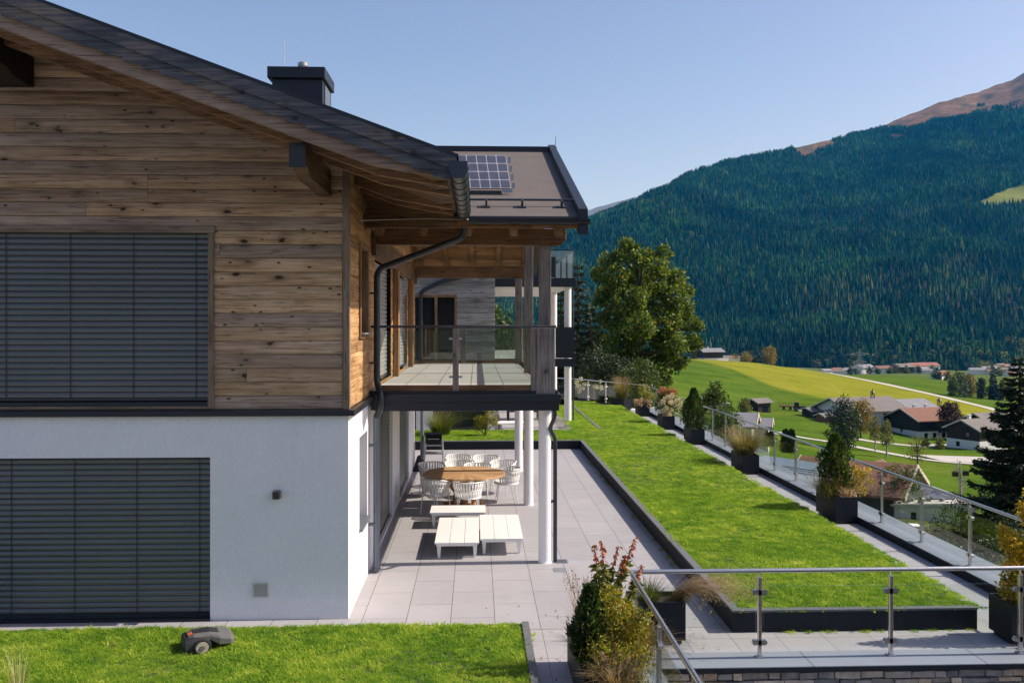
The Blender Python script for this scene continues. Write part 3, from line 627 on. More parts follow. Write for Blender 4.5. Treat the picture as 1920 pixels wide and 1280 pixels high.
gp(-1.58, -0.40, 14.495, 14.507); gp(-0.27, 0.85, 14.495, 14.507)
for a, b in ((14.75, 17.0), (17.1, 19.5), (19.8, 22.0), (22.1, 24.5)): gp(1.215, 1.227, a, b)
gp(-1.58, -0.45, 24.73, 24.742); gp(-0.30, 1.05, 24.73, 24.742)
for x0, x1, y0, y1, lab in ((-0.387, -0.288, 14.46, 14.55, 'slim grey rail post at the balcony front'), (-0.44, -0.31, 24.69, 24.78, None), (1.18, 1.26, 17.0, 17.09, None), (1.18, 1.26, 22.0, 22.09, None)):
    p = MB().box(x0, x1, y0, y1, 2.80, 3.851).build('rail_post', W_POST, bal, bevel=0.006, label=lab)
    for z in (3.07, 3.68): MB().cbox(((x0 + x1) / 2, (y0 + y1) / 2, z), x1 - x0 + 0.11, y1 - y0 - 0.02, 0.032).build('clamp', GALV, p)
m = MB(); m.box(0.863, 0.945, 14.43, 14.57, 2.802, 3.851); m.box(0.948, 1.245, 14.41, 14.58, 2.802, 3.851); m.build('corner_panel', W_POST, bal, bevel=0.006)

# wall lamp, vent, solar panel: things fixed to the chalet
wlp = thing('wall_lamp', tuple(atY(520, 926, YF)), 'small square dark wall lamp on the white front wall', 'lamp')
L = ORG[wlp.name]; MB().box(L.x - 0.05, L.x + 0.055, L.y - 0.02, L.y + 0.005, L.z - 0.05, L.z + 0.06).build('backplate', GALV, wlp)
MB().box(L.x - 0.045, L.x + 0.04, L.y - 0.10, L.y - 0.021, L.z - 0.05, L.z + 0.045).build('lamp_body', BLACK, wlp, bevel=0.004)
wv = thing('wall_vent', tuple(atY(489, 1105, YF)), 'square beige louvred vent low on the white front wall', 'vent')
L = ORG[wv.name]; VM = plain('beige vent plastic', (0.55, 0.53, 0.48), 0.6)
m = MB(); 
for a in (-1, 1):
    m.box(L.x + a * 0.095 - 0.008, L.x + a * 0.095 + 0.008, L.y - 0.02, L.y - 0.002, L.z - 0.095, L.z + 0.095)
    m.box(L.x - 0.087, L.x + 0.087, L.y - 0.02, L.y - 0.002, L.z + a * 0.087 - 0.008, L.z + a * 0.087 + 0.008)
m.build('frame', VM, wv)
m = MB(); m.box(L.x - 0.087, L.x + 0.087, L.y - 0.006, L.y - 0.002, L.z - 0.079, L.z + 0.079)
for k in range(6): m.cbox((L.x, L.y - 0.012, L.z - 0.065 + k * 0.026), 0.174, 0.016, 0.006, rx=0.7)
m.build('louvre', plain('vent louvre', (0.50, 0.48, 0.42), 0.6), wv)
sp = thing('solar_panel', (-0.3, 15.3, 6.1), 'upright tilted solar panel with a white cell grid on the brown balcony roof', 'solar panel')
A0, A1, B0, B1 = Vector((-1.12, 15.25, 6.20)), Vector((0.575, 15.25, 6.20)), Vector((-1.20, 15.52, 6.80)), Vector((0.495, 15.52, 6.80))
def pp(u, v, d=0):
    p = A0.lerp(A1, u).lerp(B0.lerp(B1, u), v); n = (A1 - A0).cross(B0 - A0).normalized(); return p + n * d
m = MB(); m.add([pp(0,0), pp(1,0), pp(1,1), pp(0,1), pp(0,0,-0.04), pp(1,0,-0.04), pp(1,1,-0.04), pp(0,1,-0.04)], [(0,1,2,3),(0,4,5,1),(1,5,6,2),(2,6,7,3),(3,7,4,0),(4,7,6,5)])
m.build('panel_frame', plain('white cell backing', (0.62, 0.60, 0.62), 0.4), sp)
m = MB()
for i in range(10):
    for k in range(4):
        u0, u1, v0, v1 = (i + 0.07) / 10, (i + 0.95) / 10, (k + 0.07) / 4, (k + 0.95) / 4
        m.quad(pp(u0, v0, 0.003), pp(u1, v0, 0.003), pp(u1, v1, 0.003), pp(u0, v1, 0.003))
m.build('cells', plain('blue grey cells', (0.115, 0.125, 0.17), 0.25, var=0.2, spec=0.7), sp)
MB().box(-1.1, 0.42, 15.27, 15.5, 5.9, 6.16).build('shaded_underside', BLACK, sp)  # black box stands in for the shade under the panel and its lower side
m = MB(); m.box(0.43, 0.6, 15.27, 15.3, 6.13, 6.19)
m.build('bracket', GALV, sp)
for k in range(4): MB().cbox(pp(1.03, 0.1 + k * 0.26, -0.03), 0.05, 0.05, 0.09).build('bracket', GALV, sp)
for (px, py, wd, lab) in ((1052, 1052, 0.22, 'ribbed steel drain grate in the patio beside the column'), (1050, 1068, 0.2, 'plain steel drain cover in the patio, nearest the camera')):
    c = atZ(px, py, 0.0); g = thing('drain_cover', (c.x, c.y, 0), lab, 'drain'); m = MB().box(c.x - wd/2, c.x + wd/2, c.y - 0.12, c.y + 0.12, 0.0, 0.006); m.build('frame', GALV, g)
    if 'ribbed' in lab:
        m = MB()
        for k in range(9): m.box(c.x - wd/2 + 0.015 + k * 0.022, c.x - wd/2 + 0.026 + k * 0.022, c.y - 0.1, c.y + 0.1, 0.0062, 0.012)
        m.build('bars', PIPE, g)

# ------------------------------------------------------------ the neighbouring house behind
nb = thing('apartment_house', (-5, 38, 0), 'neighbouring house behind the patio with grey boards, white columns and dark balconies', 'house')
YN = 33.0
MB().wall('Y', YN, 0.3, -14, 0.66, 0, 2.5, [(-6, -2.2, 0.05, 2.2), (-1.6, 0.4, 0.05, 2.2)]).box(0.36, 0.659, YN + 0.31, 46, 0, 2.5).build('plaster_wall', PLASTER, nb)
MB().box(-6, -2.2, YN + 0.15, YN + 0.2, 0.05, 2.2).build('window', DARKGL, nb); MB().box(-1.6, 0.4, YN + 0.15, YN + 0.2, 0.05, 2.2).build('window', DARKGL, nb)
NW = (-2.6, -0.72, 2.62, 5.0)
m = boards(MB(), 'Y', YN, -14, 0.66, 2.5, 6.9, [NW]); m.box(0.3, 0.64, YN + 0.03, 46, 2.5, 5.34); m.build('board_wall', W_GREY, nb)
w = MB().box(NW[0], NW[1], YN + 0.12, YN + 0.16, NW[2], NW[3]).build('window', DARKGL, nb, label='tall brown framed balcony door')
m = MB(); 
for x in (NW[1] - 0.09, Xat(815, YN), NW[0]): m.box(x, x + 0.1, YN - 0.02, YN + 0.119, NW[2], NW[3] - 0.1)
m.box(NW[0], NW[1] + 0.02, YN - 0.02, YN + 0.119, NW[3] - 0.099, NW[3]); m.build('frame', W_POSTW, w)
m = MB(); m.tube(arcs([(-2.02, YN - 0.1, 2.7), (-2.02, YN - 0.1, 5.1), (-1.2, YN - 0.1, 5.5), (-0.2, YN - 0.1, 5.72)]), 0.07, 10); m.build('downpipe', ANTH2, nb, smooth=True)
for z0, z1 in ((2.36, 2.62), (5.34, 5.62)):
    s_ = MB().box(0.66, 3.66, YN + 0.9, 46.2, z0 + 0.02, z1).build('balcony_slab', ANTH, nb)
    MB().box(0.67, 3.64, YN + 0.92, 46.1, z0, z0 + 0.019).build('ceiling', PLASTER, s_)
MB().box(0.66, 3.7, YN + 0.86, YN + 0.899, 2.34, 2.64).build('fascia', ANTH, nb); MB().box(0.66, 3.7, YN + 0.86, YN + 0.899, 5.32, 5.66).build('fascia', ANTH, nb)
MB().quad((0.7, YN + 0.95, 2.626), (3.6, YN + 0.95, 2.626), (3.6, 46, 2.626), (0.7, 46, 2.626)).build('deck', DECK, nb)
m = MB(); m.box(2.95, 3.66, YN + 0.9, YN + 0.94, 2.66, 3.78); m.build('balcony_panel', ANTH, nb)
m = MB(); m.box(1.2, 2.95, YN + 0.9, YN + 0.94, 5.68, 6.45); m.build('balcony_panel', ANTH, nb)
MB().box(0.7, 2.94, YN + 0.91, YN + 0.922, 2.66, 3.72).build('glass_panel', GLASSB, nb)
MB().box(1.2, 3.64, YN + 0.945, YN + 0.957, 5.68, 6.68).build('glass_panel', GLASSB, nb); MB().box(3.63, 3.642, YN + 0.96, 46, 5.68, 6.68).build('glass_panel', GLASSB, nb)
m = MB(); m.box(1.2, 3.66, YN + 0.93, YN + 0.98, 6.681, 6.72); m.box(3.61, 3.66, YN + 0.981, 46, 6.681, 6.72); m.box(0.7, 3.66, YN + 0.9, YN + 0.95, 3.781, 3.82)
for y in (YN + 1.0, 36.5, 39, 42): m.box(3.6, 3.63, y, y + 0.05, 5.63, 6.68)
m.build('handrail', ANTH, nb)
for x, y in ((3.46, 34.4), (3.46, 40.6), (3.46, 45.8)):
    MB().lathe((x, y, 0), [(0.135, 0), (0.135, 2.355)], 24).build('column', COLUMN, nb, smooth=True); MB().lathe((x, y, 2.63), [(0.135, 0), (0.135, 2.7)], 24).build('column', COLUMN, nb, smooth=True)
MB().tube([(3.68, 34.5, 0), (3.68, 34.5, 5.3)], 0.03, 8).build('downpipe', ANTH2, nb)
m = MB(); m.prism([(-14, 6.9), (-6, 9.0), (0.66, 7.1), (0.66, 6.9)], 'Y', YN - 0.4, 46); m.build('roof', ROOFFELT, nb)
for y in (40.5, 45.5): MB().box(0.5, 0.62, y, y + 0.2, 2.63, 5.3).build('wall_post', W_POSTW, nb)

# ------------------------------------------------------------ glass railings
def railing(label, base, pts, zb, h, posts, pipe_r=0.026):
    """pts: plan polyline of the handrail; posts: plan points with direction"""
    t = thing('glass_railing', (*base, zb), label, 'railing', 'steel and glass railings')
    m = MB(); m.tube(arcs([(p[0], p[1], zb + h) for p in pts], 0.03, 3), pipe_r, 14); m.build('handrail', STEEL, t, smooth=True)
    for (a, b) in zip(pts[:-1], pts[1:]):
        a, b = Vector(a), Vector(b); d = (b - a).normalized(); Ln = (b - a).length; ang = math.atan2(d.y, d.x)
        ps = [p for p in posts if 0 <= (Vector(p) - a).dot(d) <= Ln and abs((Vector(p) - a).cross(d)) < 0.05]
        ss = sorted((Vector(p) - a).dot(d) for p in ps)
        for s_ in ss:
            c = a + d * s_; po = MB(); po.cbox((c.x, c.y, zb + (h - 0.075) / 2), 0.044, 0.044, h - 0.075, ang)
            po.tube([(c.x, c.y, zb + h - 0.08), (c.x, c.y, zb + h - 0.02)], 0.01, 8); po.cbox((c.x, c.y, zb + 0.006), 0.09, 0.09, 0.012, ang)
            po = po.build('post', STEEL, t, bevel=0.004)
            for z in (0.17, h - 0.25):
                cl = MB()
                cl.prism([(0.1 * math.cos(q) ** 3 * 0 + (0.058 * (1 if math.cos(q) > 0 else -1) + 0.03 * math.cos(q)), 0.03 * math.sin(q)) for q in (2 * math.pi * k / 16 + 0.01 for k in range(16))], 'Y', -0.022, 0.022)
                k0 = len(cl.v) - 32
                for i in range(k0, len(cl.v)):
                    x, y, zz = cl.v[i]; cl.v[i] = (c.x + x * d.x - y * d.y, c.y + x * d.y + y * d.x, zb + z + zz)
                cl.build('clamp', STEEL, po, smooth=True)
        ed = [0.02] + ss + [Ln - 0.02]
        for s0, s1 in zip(ed[:-1], ed[1:]):
            if s1 - s0 < 0.3: continue
            c = a + d * ((s0 + s1) / 2); MB().cbox((c.x, c.y, zb + 0.06 + (h - 0.24) / 2), s1 - s0 - 0.09, 0.012, h - 0.24, ang).build('glass_panel', GLASS, t)
PX = [3.28, 4.83, 6.38, 7.93]
railing('near steel railing with clear glass running across in front of the lawn end', (4.5, 10.41), [(1.77, 10.41), (9.4, 10.41)], 0.05, 1.0, [(x, 10.41) for x in PX] + [(1.80, 10.41)])
railing('steel railing with clear glass coming forward beside the shrub bed', (1.77, 6), [(1.77, 10.38), (1.77, 1.0)], 0.05, 1.0, [(1.77, y) for y in (8.75, 7.2, 5.65, 4.1)])
ly = [y for y in [10.75 + 1.545 * k for k in range(20)] if y < 40.6]
dd = (Vector((4.98, 46.2)) - Vector((7.68, 41))).normalized()
railing('long glass railing on the outer coping past all the planters', (7.68, 25), [(7.68, 10.5), (7.68, 41), (4.98, 46.2), (0.5, 50.5)], 0.15, 1.0,
        [(7.68, y) for y in ly] + [tuple(Vector((7.68, 41)) + dd * s) for s in (0.1, 1.6, 3.1, 4.6)], 0.024)
# ------------------------------------------------------------ plants: leaf and blade builders
def unit(v): return v / np.maximum(np.linalg.norm(v, axis=1, keepdims=True), 1e-9)
def leaf_arrays(P, L, W, g, up=0.3, D=None):
    n = len(P); d = unit(g.normal(size=(n, 3)) + np.array([0, 0, up]) if D is None else D + g.normal(size=(n, 3)) * 0.35)
    w = unit(np.cross(d, g.normal(size=(n, 3)))); L = L * g.uniform(0.6, 1.25, (n, 1)); W = W * g.uniform(0.7, 1.2, (n, 1))
    nrm = np.cross(d, w) * W * 0.25
    V = np.stack([P, P + d * L * 0.5 + w * W * 0.5 + nrm, P + d * L, P + d * L * 0.5 - w * W * 0.5 + nrm], 1).reshape(-1, 3)
    return V, np.arange(4 * n).reshape(n, 4)
def blob_pts(blobs, n, g, shell=0.45):
    b = np.array([[*q[:3], q[3], q[4] if len(q) > 4 else q[3]] for q in blobs], float)
    w = b[:, 3] ** 2 * 1.0; i = g.choice(len(b), n, p=w / w.sum()); d = unit(g.normal(size=(n, 3)))
    r = (shell + (1 - shell) * g.random((n, 1)) ** 0.6)
    return b[i, :3] + d * r * np.stack([b[i, 3], b[i, 3], b[i, 4]], 1)
def blade_arrays(B, D, H, bend, W, g, seg=4):
    """grass blades: base points B, horizontal lean directions D, heights H, bend = how far tips fall outwards"""
    n = len(B); side = np.stack([-D[:, 1], D[:, 0], np.zeros(n)], 1); out = []
    for k in range(seg + 1):
        s = k / seg; c = B + D * (bend * H * (0.25 * s + 0.75 * s * s))[:, None] + np.array([0, 0, 1.0]) * (H * (s - 0.5 * np.clip(bend, 0, 1.3) * s ** 2.4))[:, None]
        w = (W * (1 - s * 0.92))[:, None] * 0.5; out += [c - side * w, c + side * w]
    V = np.stack(out, 1).reshape(-1, 3); m = 2 * (seg + 1)
    q = np.array([[2 * k, 2 * k + 1, 2 * k + 3, 2 * k + 2] for k in range(seg)])
    return V, (q[None] + (np.arange(n) * m)[:, None, None]).reshape(-1, 4)
def npart(name, V, Fq, mat, parent, **kw):
    L = ORG[parent.name]; return finish(npmesh(name, np.asarray(V) - np.array(L), Fq), name, mat, parent, L, **kw)
def tuft(g, c, n, h, spread, bend, w):
    a = g.random(n) * 2 * math.pi; D = np.stack([np.cos(a), np.sin(a), 0 * a], 1); r = spread * np.sqrt(g.random(n))
    return blade_arrays(np.array(c) + D * r[:, None], D, h * g.uniform(0.55, 1.1, n), bend * g.uniform(0.3, 1.2, n), w * g.uniform(0.7, 1.3, n), g)
def cat(*arrs):
    V = []; Fq = []; o = 0
    for v, f in arrs: V.append(v); Fq.append(f + o); o += len(v)
    return np.concatenate(V), np.concatenate(Fq)
LF_DARK = leafmat('dark cypress', [(0,(0.015,0.035,0.012)),(0.5,(0.04,0.078,0.022)),(0.85,(0.085,0.13,0.035)),(1,(0.15,0.18,0.05))], 0.25)
LF_YG = leafmat('yellow green leaves', [(0,(0.08,0.11,0.018)),(0.45,(0.21,0.23,0.03)),(0.8,(0.40,0.34,0.04)),(1,(0.52,0.30,0.05))], 0.38)
LF_GOLD = leafmat('golden leaves', [(0,(0.14,0.15,0.02)),(0.4,(0.40,0.32,0.03)),(0.75,(0.62,0.43,0.04)),(1,(0.68,0.34,0.04))], 0.45)
LF_GREEN = leafmat('mid green leaves', [(0,(0.02,0.045,0.012)),(0.5,(0.05,0.095,0.022)),(0.9,(0.10,0.14,0.03)),(1,(0.2,0.16,0.03))], 0.28)
LF_STEM = leafmat('stem leaves', [(0,(0.05,0.085,0.02)),(0.5,(0.14,0.17,0.035)),(0.85,(0.28,0.26,0.05)),(1,(0.36,0.22,0.06))], 0.35)
LF_RED = leafmat('reddening leaves', [(0,(0.22,0.05,0.03)),(0.5,(0.42,0.12,0.07)),(1,(0.58,0.28,0.16))], 0.3)
LF_CREAM = leafmat('cream blossom', [(0,(0.55,0.45,0.30)),(0.5,(0.72,0.64,0.47)),(1,(0.80,0.74,0.60))], 0.2)
LF_PINK = leafmat('fading pink blossom', [(0,(0.45,0.26,0.18)),(0.5,(0.62,0.42,0.30)),(1,(0.72,0.56,0.42))], 0.2)
GR_GREEN = leafmat('green blades', [(0,(0.04,0.07,0.015)),(0.5,(0.12,0.16,0.03)),(1,(0.24,0.24,0.06))], 0.3)
GR_TAN = leafmat('dry blades', [(0,(0.16,0.10,0.05)),(0.5,(0.32,0.22,0.12)),(1,(0.48,0.37,0.22))], 0.25)
GR_PLUME = leafmat('pinkish plumes', [(0,(0.20,0.11,0.08)),(0.5,(0.38,0.25,0.19)),(1,(0.5,0.38,0.3))], 0.3)
GR_OLIVE = leafmat('olive blades', [(0,(0.07,0.085,0.02)),(0.5,(0.20,0.19,0.05)),(0.85,(0.32,0.26,0.08)),(1,(0.42,0.32,0.15))], 0.3)

def planter(x0, x1, y0, y1, h, label, rz=0.0):
    c = ((x0 + x1) / 2, (y0 + y1) / 2, 0.0); t = thing('planter', c, label, 'planter', 'dark planters on the terrace')
    a, b = (x1 - x0) / 2, (y1 - y0) / 2; X, Y, w = c[0], c[1], 0.025; m = MB()
    m.box(X - a, X + a, Y - b, Y - b + w, 0.05, h); m.box(X - a, X + a, Y + b - w, Y + b, 0.05, h)
    m.box(X - a, X - a + w, Y - b + w, Y + b - w, 0.05, h); m.box(X + a - w, X + a, Y - b + w, Y + b - w, 0.05, h)
    m.box(X - a + w, X + a - w, Y - b + w, Y + b - w, 0.05, 0.07); m.build('box', PLANTER, t, bevel=0.004)
    MB().box(X - a + 0.04, X + a - 0.04, Y - b + 0.04, Y + b - 0.04, 0.0, 0.049).build('plinth', BLACK, t)
    MB().box(X - a + w + 0.001, X + a - w - 0.001, Y - b + w + 0.001, Y + b - w - 0.001, 0.071, h - 0.06).build('soil', SOIL, t)
    t.rotation_euler.z = rz; return t
def cypress(c, h, r, label, seed, n=2600, mat=LF_DARK, group=None, cat_='shrub', name='cypress_shrub', taper=1.6, leaf=0.085):
    g = np.random.default_rng(seed); t = thing(name, c, label, cat_, group)
    z = g.random(n) ** 0.8; prof = r * np.minimum(1.0, (1.06 - z) * taper) * (0.75 + 0.25 * np.minimum(1, z * 5))
    lob = 1 + 0.22 * np.sin(z * 19 + g.random(n) * 0.6) * np.sin(g.random(n) * 6.28)
    a = g.random(n) * 6.283; lob = lob * (1 + 0.24 * np.sin(3 * a + z * 8 + seed) + 0.16 * np.sin(5 * a - z * 17)); rr = prof * lob * (0.45 + 0.55 * g.random(n) ** 0.45)
    P = np.stack([c[0] + rr * np.cos(a), c[1] + rr * np.sin(a), c[2] + 0.03 + z * h], 1); D = np.stack([np.cos(a) * 0.5, np.sin(a) * 0.5, np.full(n, 1.0)], 1)
    npart('foliage', *leaf_arrays(P, leaf, leaf * 0.48, g, D=D), mat, t); MB().tube([c, (c[0], c[1], c[2] + h * 0.8)], [0.02, 0.008], 6).build('stem', BARK, t); return t
def orn_grass(c, h, spread, label, seed, n=420, mat=GR_OLIVE, plumes=60, pmat=GR_PLUME, bend=0.75, group='ornamental grasses'):
    g = np.random.default_rng(seed); t = thing('ornamental_grass', c, label, 'grass plant', group)
    npart('blades', *tuft(g, c, n, h, spread, bend, 0.009), mat, t)
    if plumes:
        a = g.random(plumes) * 6.283; D = np.stack([np.cos(a), np.sin(a), 0 * a], 1); H = h * g.uniform(0.95, 1.35, plumes); bd = bend * g.uniform(0.25, 0.8, plumes)
        st = blade_arrays(np.array(c) + D * spread * 0.4, D, H, bd, np.full(plumes, 0.005), g)
        tip = st[0].reshape(plumes, -1, 3)[:, 7]; P = np.repeat(tip, 14, 0) + np.repeat(D * 0.25 + [0, 0, 0.9], 14, 0) * g.uniform(-0.1, 0.12, (plumes * 14, 1)) * h
        npart('plumes', *cat(st, leaf_arrays(P, 0.03, 0.007, g, D=np.repeat(D * 0.4 + [0, 0, 1.0], 14, 0))), pmat, t)
    return t
def bush(name, c, blobs, n, L, W, mat, label, cat_, seed, stems=5, up=0.3, shell=0.4, group=None, extra=()):
    g = np.random.default_rng(seed); t = thing(name, c, label, cat_, group); c = np.array(c)
    bl = [(*(c + np.array(b[:3])), *b[3:]) for b in blobs]
    npart('foliage', *leaf_arrays(blob_pts(bl, n, g, shell), L, W, g, up), mat, t)
    if stems:
        m = MB()
        for b in bl[:stems]:
            q = np.array(b[:3]); mid = c * 0.5 + q * 0.5 + g.normal(size=3) * 0.03; m.tube([tuple(c + g.normal(size=3) * [0.03, 0.03, 0]), tuple(mid), tuple(q)], [0.012, 0.009, 0.005], 5)
        m.build('stem', BARK, t)
    for nm, bls, nn, l_, w_, mt in extra:
        bb = [(*(c + np.array(b[:3])), *b[3:]) for b in bls]; npart(nm, *leaf_arrays(blob_pts(bb, nn, g, 0.75), l_, w_, g, 0.1), mt, t)
    return t
def hyd(g, n, cx, cz, rx, rz, r, cy=0.0):
    a = g.random(n) * 6.283; q = np.sqrt(g.random(n)); return [(cx + rx * q[i] * math.cos(a[i]), cy + g.uniform(-0.25, 0.15), cz + rz * q[i] * math.sin(a[i]), r * g.uniform(0.8, 1.2)) for i in range(n)]

# planters along the outer railing
planter(7.03, 7.475, 17.52, 18.55, 0.52, 'dark planter on the strip, the nearest of those beside the long railing')
cypress((7.2, 17.95, 0.45), 1.2, 0.25, 'upright dark cypress shrub in the nearest strip planter', 21, 3400, LF_GREEN, taper=2.3)
orn_grass((7.08, 17.95, 0.45), 0.6, 0.2, 'bushy green grass on the left side of the nearest strip planter', 22, 800, bend=1.15)
g_ = np.random.default_rng(3)
bush('hydrangea', (7.35, 17.7, 0.45), [(0.02, 0, 0.1, 0.14), (-0.12, -0.05, 0.14, 0.12)], 260, 0.06, 0.035, LF_PINK, 'faded pink flowers hanging over the rim of the nearest strip planter', 'flowers', 23, 2)
bush('shrub', (7.42, 17.95, 0.45), [(0.12,0,0.25,0.12),(0.28,0.02,0.38,0.13),(0.42,-0.02,0.5,0.1),(0.2,0,0.55,0.1),(0.5,0,0.3,0.07),(0.3,0,0.12,0.12)], 620, 0.05, 0.03, LF_GOLD, 'loose yellow leaved shrub leaning out over the coping', 'shrub', 24, 6)
planter(6.92, 7.37, 23.4, 24.45, 0.5, 'dark planter on the strip holding a plumed grass, second from the camera')
orn_grass((7.12, 23.9, 0.44), 0.85, 0.24, 'round green grass with pinkish plumes in the second strip planter', 31, 1900, plumes=150, bend=1.1)
planter(6.98, 7.43, 29.3, 30.35, 0.5, 'dark planter on the strip holding a tall dark cypress, third from the camera')
cypress((7.18, 29.8, 0.44), 1.3, 0.33, 'tall dark cypress shrub in the third strip planter', 33, 4200)
planter(6.92, 7.37, 33.5, 34.55, 0.5, 'dark planter on the strip overflowing with cream hydrangea, fourth from the camera')
bush('hydrangea', (7.15, 34.0, 0.44), [(-0.15,0,0.45,0.3,0.4),(0.2,0,0.4,0.28,0.4),(0.0,0,0.75,0.28,0.25)], 900, 0.09, 0.06, LF_GREEN, 'large hydrangea with cream flower heads and reddening top leaves', 'shrub', 35, 3,
     extra=[('red_leaves', [(-0.1,0,0.95,0.22,0.15),(0.2,-0.05,0.92,0.2,0.16)], 260, 0.09, 0.055, LF_RED), ('blossoms', hyd(g_, 40, 0.1, 0.45, 0.42, 0.42, 0.085, -0.25), 5200, 0.03, 0.028, LF_CREAM)])
planter(6.92, 7.37, 38.4, 39.4, 0.5, 'dark planter on the strip with low pink hydrangea, fifth from the camera')
bush('hydrangea', (7.1, 38.8, 0.42), [(0,0,0.15,0.3,0.18)], 350, 0.09, 0.06, LF_GREEN, 'low hydrangea with pale pink flower heads in the fifth strip planter', 'shrub', 37, 1, extra=[('blossoms', hyd(g_, 16, 0, 0.16, 0.42, 0.16, 0.085, -0.25), 900, 0.035, 0.03, LF_PINK)])
bush('shrub', (7.25, 39.1, 0.42), [(0,0,0.6,0.3,0.35),(0.2,0.1,0.4,0.25)], 500, 0.08, 0.045, LF_YG, 'yellowish shrub behind the low pink hydrangea', 'shrub', 38, 2)
planter(6.2, 7.2, 41.6, 42.1, 0.5, 'dark planter at the bend of the long railing, turned to the light', R(-62))
orn_grass((6.75, 41.9, 0.42), 1.1, 0.22, 'tall brown tipped grass in the planter at the railing bend', 41, 900, plumes=220, bend=0.55)
planter(5.2, 6.1, 46.0, 46.5, 0.5, 'dark planter with white flowers, the farthest one at the end of the lawn', R(-62))
bush('hydrangea', (5.5, 46.2, 0.42), [(-0.25,0,0.35,0.22,0.3),(0.65,0.1,0.3,0.2,0.28)], 400, 0.09, 0.06, LF_GREEN, 'white flowering hydrangea in the farthest planter', 'shrub', 43, 2, extra=[('blossoms', hyd(g_, 12, -0.25, 0.45, 0.25, 0.35, 0.1, -0.2) + hyd(g_, 9, 0.7, 0.35, 0.22, 0.3, 0.09, -0.2), 900, 0.045, 0.035, LF_CREAM)])
cypress((5.75, 46.4, 0.42), 0.9, 0.3, 'small dark evergreen between the white flowers of the farthest planter', 44, 1500)
# the planter at the bottom right and its golden shrub
planter(6.5, 7.3, 10.78, 11.28, 0.5, 'dark planter at the near end of the lawn with a golden leaved shrub')
bush('shrub', (6.78, 10.98, 0.44), [(-0.1,0,0.2,0.22),(0.1,0,0.35,0.24),(0.0,0,0.6,0.2),(-0.18,0,0.78,0.14),(-0.28,0,0.92,0.08),(0.15,0,0.95,0.17),(0.05,0,1.15,0.14),(0.22,0,1.3,0.11),(0.35,0.05,0.65,0.2),(0.45,0,1.05,0.13),(-0.22,-0.1,0.5,0.1),(0.05,0,1.38,0.06)], 6500, 0.05, 0.03, LF_GOLD, 'upright golden leaved shrub in the planter at the right edge', 'shrub', 51, 12, shell=0.25,
     extra=[('lower_leaves', [(0,0,0.1,0.24),(0.2,0,0.3,0.22),(-0.12,-0.05,0.38,0.16)], 1100, 0.045, 0.028, LF_GREEN)])
# small planter near the railing corner
planter(1.97, 2.55, 10.98, 11.45, 0.52, 'square dark planter with drooping dry grass behind the railing corner')
orn_grass((2.12, 11.2, 0.46), 0.36, 0.14, 'short green grass in the square planter', 61, 420, mat=GR_GREEN, plumes=0, bend=0.8)
t_ = thing('ornamental_grass', (2.5, 11.2, 0.46), 'dry tan grass drooping from the square planter towards the lawn', 'grass plant', 'ornamental grasses')
g = np.random.default_rng(62); n = 420; a = g.normal(-0.25, 0.45, n); D = np.stack([np.cos(a), np.sin(a), 0 * a], 1)
bl = blade_arrays(np.array([2.5, 11.2, 0.46]) + g.normal(size=(n, 3)) * [0.05, 0.08, 0], D, g.uniform(0.35, 0.72, n), g.uniform(0.9, 1.75, n), np.full(n, 0.007), g)
tip = bl[0].reshape(n, -1, 3)[:, 9]; P = np.repeat(tip[::2], 9, 0) + g.normal(size=(len(tip[::2]) * 9, 3)) * [0.035, 0.02, 0.02]
npart('blades', *cat(bl, leaf_arrays(P, 0.03, 0.008, g)), GR_TAN, t_)
# bed of mixed shrubs in the foreground
bed = thing('planting_bed', (1.36, 8.6, 0), 'long dark planting box full of mixed shrubs beside the corner railing', 'planter')
m = MB(); bx0, bx1, by0, by1 = 1.05, 1.60, 5.5, 10.5; m.box(bx0, bx0 + 0.03, by0, by1, -0.02, 0.42); m.box(bx1 - 0.03, bx1, by0, by1, -0.02, 0.42); m.box(bx0 + 0.031, bx1 - 0.031, by0, by0 + 0.03, -0.02, 0.42); m.box(bx0 + 0.031, bx1 - 0.031, by1 - 0.03, by1, -0.02, 0.42)
m.build('box', PLANTER, bed, bevel=0.004); MB().box(bx0 + 0.032, bx1 - 0.032, by0 + 0.032, by1 - 0.032, -0.01, 0.36).build('soil', SOIL, bed)
cypress((1.17, 9.35, 0.36), 0.78, 0.145, 'dark pointed cypress on the left of the shrub bed', 71, 3400)
bush('shrub', (1.40, 9.35, 0.36), [(0.0,0,0.32,0.25),(0.12,-0.1,0.52,0.2),(-0.06,0.1,0.57,0.19),(0.22,0.05,0.38,0.2),(0.18,-0.3,0.15,0.22),(-0.08,-0.35,0.22,0.23),(0.05,0.2,0.66,0.14),(-0.2,-0.1,0.3,0.14),(0.3,-0.15,0.55,0.1)], 5200, 0.045, 0.02, LF_YG, 'dense yellow green shrub in the middle of the shrub bed', 'shrub', 72, 6, shell=0.2)
bush('shrub', (1.58, 9.55, 0.36), [(0.0,0,0.36,0.12),(0.1,-0.05,0.28,0.13),(0.03,0.05,0.5,0.1)], 900, 0.042, 0.02, LF_GOLD, 'orange tinted patch of small leaves on the right of the shrub bed', 'shrub', 73, 3, shell=0.2)
t_ = thing('shrub', (1.45, 10.0, 0.36), 'tall leafy stems with red tips rising from the shrub bed', 'shrub')
g = np.random.default_rng(74); m = MB(); Pg, Dg, Pr, Dr = [], [], [], []
